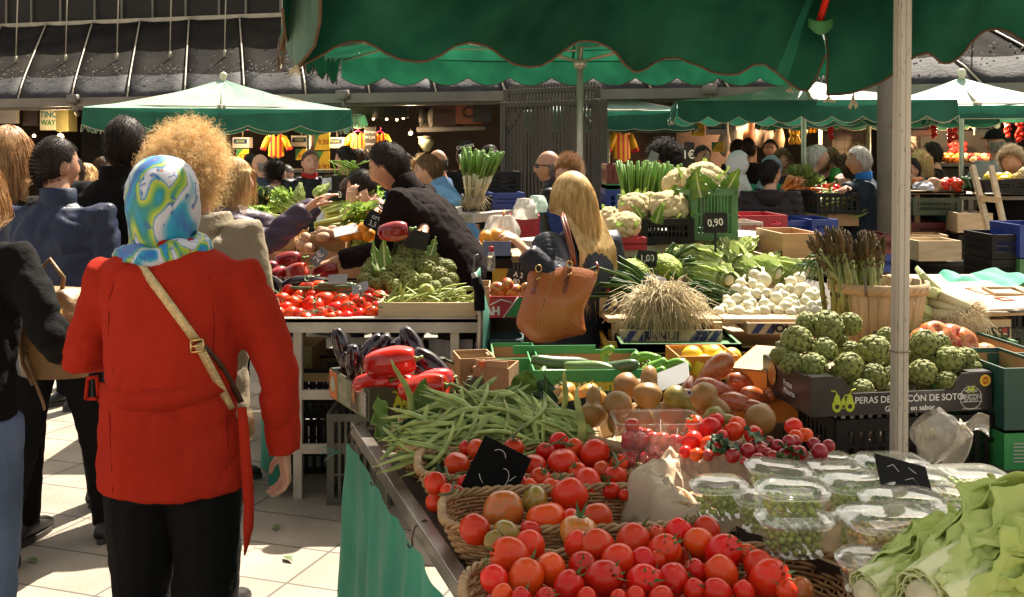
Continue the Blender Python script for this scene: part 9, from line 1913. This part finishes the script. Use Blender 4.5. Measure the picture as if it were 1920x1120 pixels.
def pile(me,name,cat,lab,grp,x0,x1,y0,y1,D,r,n,dd=.3):
 for i in range(n): fruit(me,name,P(rr.uniform(x0,x1),rr.uniform(y0,y1),D+rr.uniform(0,dd)),r*rr.uniform(.85,1.1),lab,cat,grp)
table('grey stall table under the carrots',1385,1545,372,9.3,1.2,M_steel,.05); table('dark stall table of the man with white hair',1500,1680,405,9.1,1.0,M_steel,.05); table('round edged wooden table with tomatoes right of the near pole',1700,1812,358,9.0,.8,M_wood,.03); table('dark table of the old woman at the far right',1800,1990,364,8.9,1.1,M_steel,.05)
M_car=mat('carrot_skin',(.72,.20,.02),.4,.2,14,rand=.1); g=G(); tube(g,[(0,0,0),(.002,0,.02),(.004,0,.1),(0,0,.19)],[.012,.02,.016,.003],9); CAR=g.mesh('carrot',M_car)
for i in range(46):
 o=mobj('carrot',CAR); px=rr.uniform(1482,1528); o.location=P(px,330+(px-1482)*.25+rr.uniform(-6,26),9.2+rr.uniform(0,.3)); o.scale=(1.1,)*3; o.rotation_euler=dirrot((rr.uniform(-.9,-.3),-.6,-rr.uniform(.2,.7))); tag(o,'orange carrot in the heap beside the white pole','carrot','carrots heaped beside the white pole')
for k,(px,py) in enumerate([(1498,330),(1515,335),(1530,345),(1490,328),(1522,350),(1508,326)]):
 t=thing('leafy_bunch','feathery pale green carrot tops lying over the carrots','carrot leaves',P(px,py,9.1),0,'carrot tops over the carrots'); g=G()
 for j in range(60): leafsheet(g,.09,.012,.3,.006,3,.1,4,2,Matrix.Rotation(rr.uniform(0,6.28),4,'Z')@Matrix.Rotation(rr.uniform(-.2,1.3),4,'X'),seed=j)
 g.obj('fronds',[mat('frond_green',(.24,.34,.10),.6,.3,trans=.3),M_cel],t)
pile(TOM['round','r'][0],'tomato','tomato','red tomato in the tray in front of the white haired man','tomatoes in front of the white haired man',1530,1585,350,362,9.2,.042,26); pile(CAR,'carrot','carrot','loose carrot below the tomatoes of the carrot stall','loose carrots',1525,1570,360,364,9.1,1.0,8)
crate('black crate of fruit below the carrots',1484,356,1522,372,9.0,.4,M_pblk,0,9,2); crate('big black crate of green beans in front of the white haired man',1530,362,1614,402,8.7,.45,M_pblk,R(4),6,3); pile(BEAN[0],'green_bean','green bean','green bean filling the big black crate','beans in the big black crate',1540,1606,366,398,8.78,1.2,70); crate('tipped black crate behind the carrot stall',1527,333,1572,348,10.0,.4,M_pblk,R(-8),8,2)
carton('tan wooden box with a hand hole under the big black crate',1552,394,1611,424,8.8,.4,M_ply,R(3),None,th=.012); carton('pale wooden crate left of the tan box',1518,388,1552,416,9.0,.4,M_woodp,R(3),None,th=.012); sack('bright green plastic bag held beside the crate',1567,330,9.9,.12,.15,mat('green_bag',(.08,.42,.08),.4,.2,trans=.4),3)
crate('blue crate on the ground left of the asparagus',1474,414,1525,440,7.6,.5,M_pblu,R(3),12,3); crate('second blue crate on the ground behind the asparagus',1522,412,1572,442,7.5,.5,M_pblu,R(3),12,3); crate('dark stack of crates under the carrot stall',1480,438,1580,520,7.6,.5,M_pblk,0,12,4); t=carton('cardboard box with red print left of the black puffer coat',1382,362,1412,379,9.0,.4,mat('box_white',(.55,.46,.38),.6),0); text('lettering','Verduras',.04,M_ltr_red,t,(0,-.203,.04))
crate('maroon crate with leaves just left of the near pole',1648,441,1680,477,7.2,.4,M_pmar,0,7,3); crate('dark blue crate below the maroon one',1648,477,1682,510,7.2,.4,M_pblu,0,7,3); crate('dark olive crate under the tomato table right of the pole',1712,371,1802,404,8.9,.45,M_pdg,0,14,4)
for k,(x0,x1,me,lb,gp) in enumerate([(1738,1768,POT,'pink onion in the left clear tray right of the pole','pink onions in the clear tray'),(1770,1800,TOM['round','r'][1],'bright red tomato in the right clear tray right of the pole','tomatoes in the clear tray')]): pile(me,'onion' if k==0 else 'tomato','onion' if k==0 else 'tomato',lb,gp,x0,x1,340,354,8.95,.038,30,.2); t=thing('plastic_punnet','clear plastic tray of %s right of the near pole'%('pink onions' if k==0 else 'tomatoes'),'punnet',P((x0+x1)/2,358,9.05)); tub(t,.15,.2,.07,M_pun)
sack('folded pale grey cloth on the table right of the near pole',1731,349,8.9,.16,.07,mat('towel_grey',(.45,.45,.50),.8,.2,bump=.5,bscale=20),7,'towel','cloth'); pile(TOM['round','o'][0],'tomato','tomato','orange red tomato behind the folded grey cloth','tomatoes behind the grey cloth',1712,1730,338,346,9.3,.04,10)
t=thing('waste_bin','black plastic bin with a pale smear standing behind the cutting table','bin',(at(1764,8.4),8.5,0)); g=G(); lathe(g,[(.16,0),(.19,.5),(.205,.76),(.235,.77),(.235,.81),(.20,.81)],32,caps=False); g.obj('barrel',M_pblk,t); g=G(); ball(g,(-.07,-.185,.62),(.06,.012,.08)); g.obj('smear',M_cream,t)
carton('pale wooden box resting on the black bin',1722,452,1804,490,8.05,.35,M_woodp,R(3),None,th=.014); carton('second wooden box behind the one on the bin',1705,441,1777,475,8.5,.3,M_wood,R(-4),None,th=.014); crate('maroon crate behind the wooden boxes on the bin',1708,417,1777,444,9.0,.4,M_pmar,0,11,3); fillcrate('black stack under the maroon crate',at(1745,9.2),9.4,0,.5,.4,.92,M_pblk)
carton('slatted wooden crate leaning by the hand truck',1797,400,1860,437,8.6,.35,M_woodp,R(-8),None,th=.012); crate('black crate below the slatted wooden one, upper',1797,440,1858,468,8.7,.4,M_pblk,0,9,3); crate('black crate below the slatted wooden one, lower, with tomatoes',1797,468,1858,494,8.7,.4,M_pblk,0,9,3); pile(TOM['round','o'][1],'tomato','tomato','orange tomato in the lower black crate by the hand truck','tomatoes in the lower black crate',1803,1840,474,490,8.8,.045,14); fillcrate('black base of the crate stack by the hand truck',at(1828,8.9),8.95,0,.27,.4,.7,M_pblk)
t=thing('hand_truck','wooden hand truck leaning against the crates at the right','hand truck',P(1850,400,8.2)); rl=lambda a,b,D=8.2:P(a,b,D)-t.location
for (a,b,lb) in [((1823,312),(1860,458),0),((1858,313),(1886,440),0)]: g=G(); bar(g,rl(*a,8.45),rl(*b,8.1),.035,.05); g.obj('rail',M_woodp,t,False)
for (a,b,h) in [((1838,372),(1876,376),.045),((1850,418),(1884,424),.04)]: g=G(); bar(g,rl(*a,8.25),rl(*b,8.25),.03,h); g.obj('cross_slat',M_wood,t,False)
fillcrate('ground crate under the hand truck',at(1870,8.5),8.6,0,.3,.4,.6,M_pblk)
for i,(y0,y1,m,lb,x0) in enumerate([(440,486,M_pblk,'top black crate of the stack at the right edge',1860),(487,537,M_pblk,'lower black crate of the stack at the right edge',1859),(537,590,M_pblk,'bottom black crate of the stack at the right edge',1859),(422,484,M_pblu,'tall blue crate at the very right edge',1912),(486,545,M_pgrn,'green crate below the blue one at the right edge',1912)]): crate(lb,x0,y0,x0+75,y1,7.2-.05*(i>2),.45,m,0,9,4)
crate('black crate of courgettes in front of the old woman',1846,337,1900,362,8.6,.4,M_pblk,0,10,2); crate('black crate of lemons beside the old woman',1900,335,1960,362,8.6,.4,M_pblk,0,10,2); pile(CUC[0],'courgette','courgette','dark courgette in the crate before the old woman','courgettes before the old woman',1808,1850,336,350,8.8,.09,16); pile(LEM,'lemon','lemon','pale yellow squash in the black crate before the old woman','squash before the old woman',1850,1895,332,340,8.75,.045,12); pile(CURD[0],'cabbage','cabbage','round pale cabbage at the far right edge','cabbages at the far right',1906,1940,328,340,8.8,.07,6)
g=G(); q=random.Random(2)
for k in range(160): p=PZ(q.uniform(1735,1860),q.uniform(500,548),.006); box(g,p,(q.uniform(.02,.09),q.uniform(.01,.03),.006),0,q.uniform(0,3))
tag(g.obj('vegetable_trimmings',mat('trimmings',(.22,.28,.10),.7,.4,6),None,False),kind='stuff')
for ob in COL.objects:
 for kx in ('w','h','d'):
  if kx in ob: del ob[kx]
bpy.data.scenes.remove(TMP)
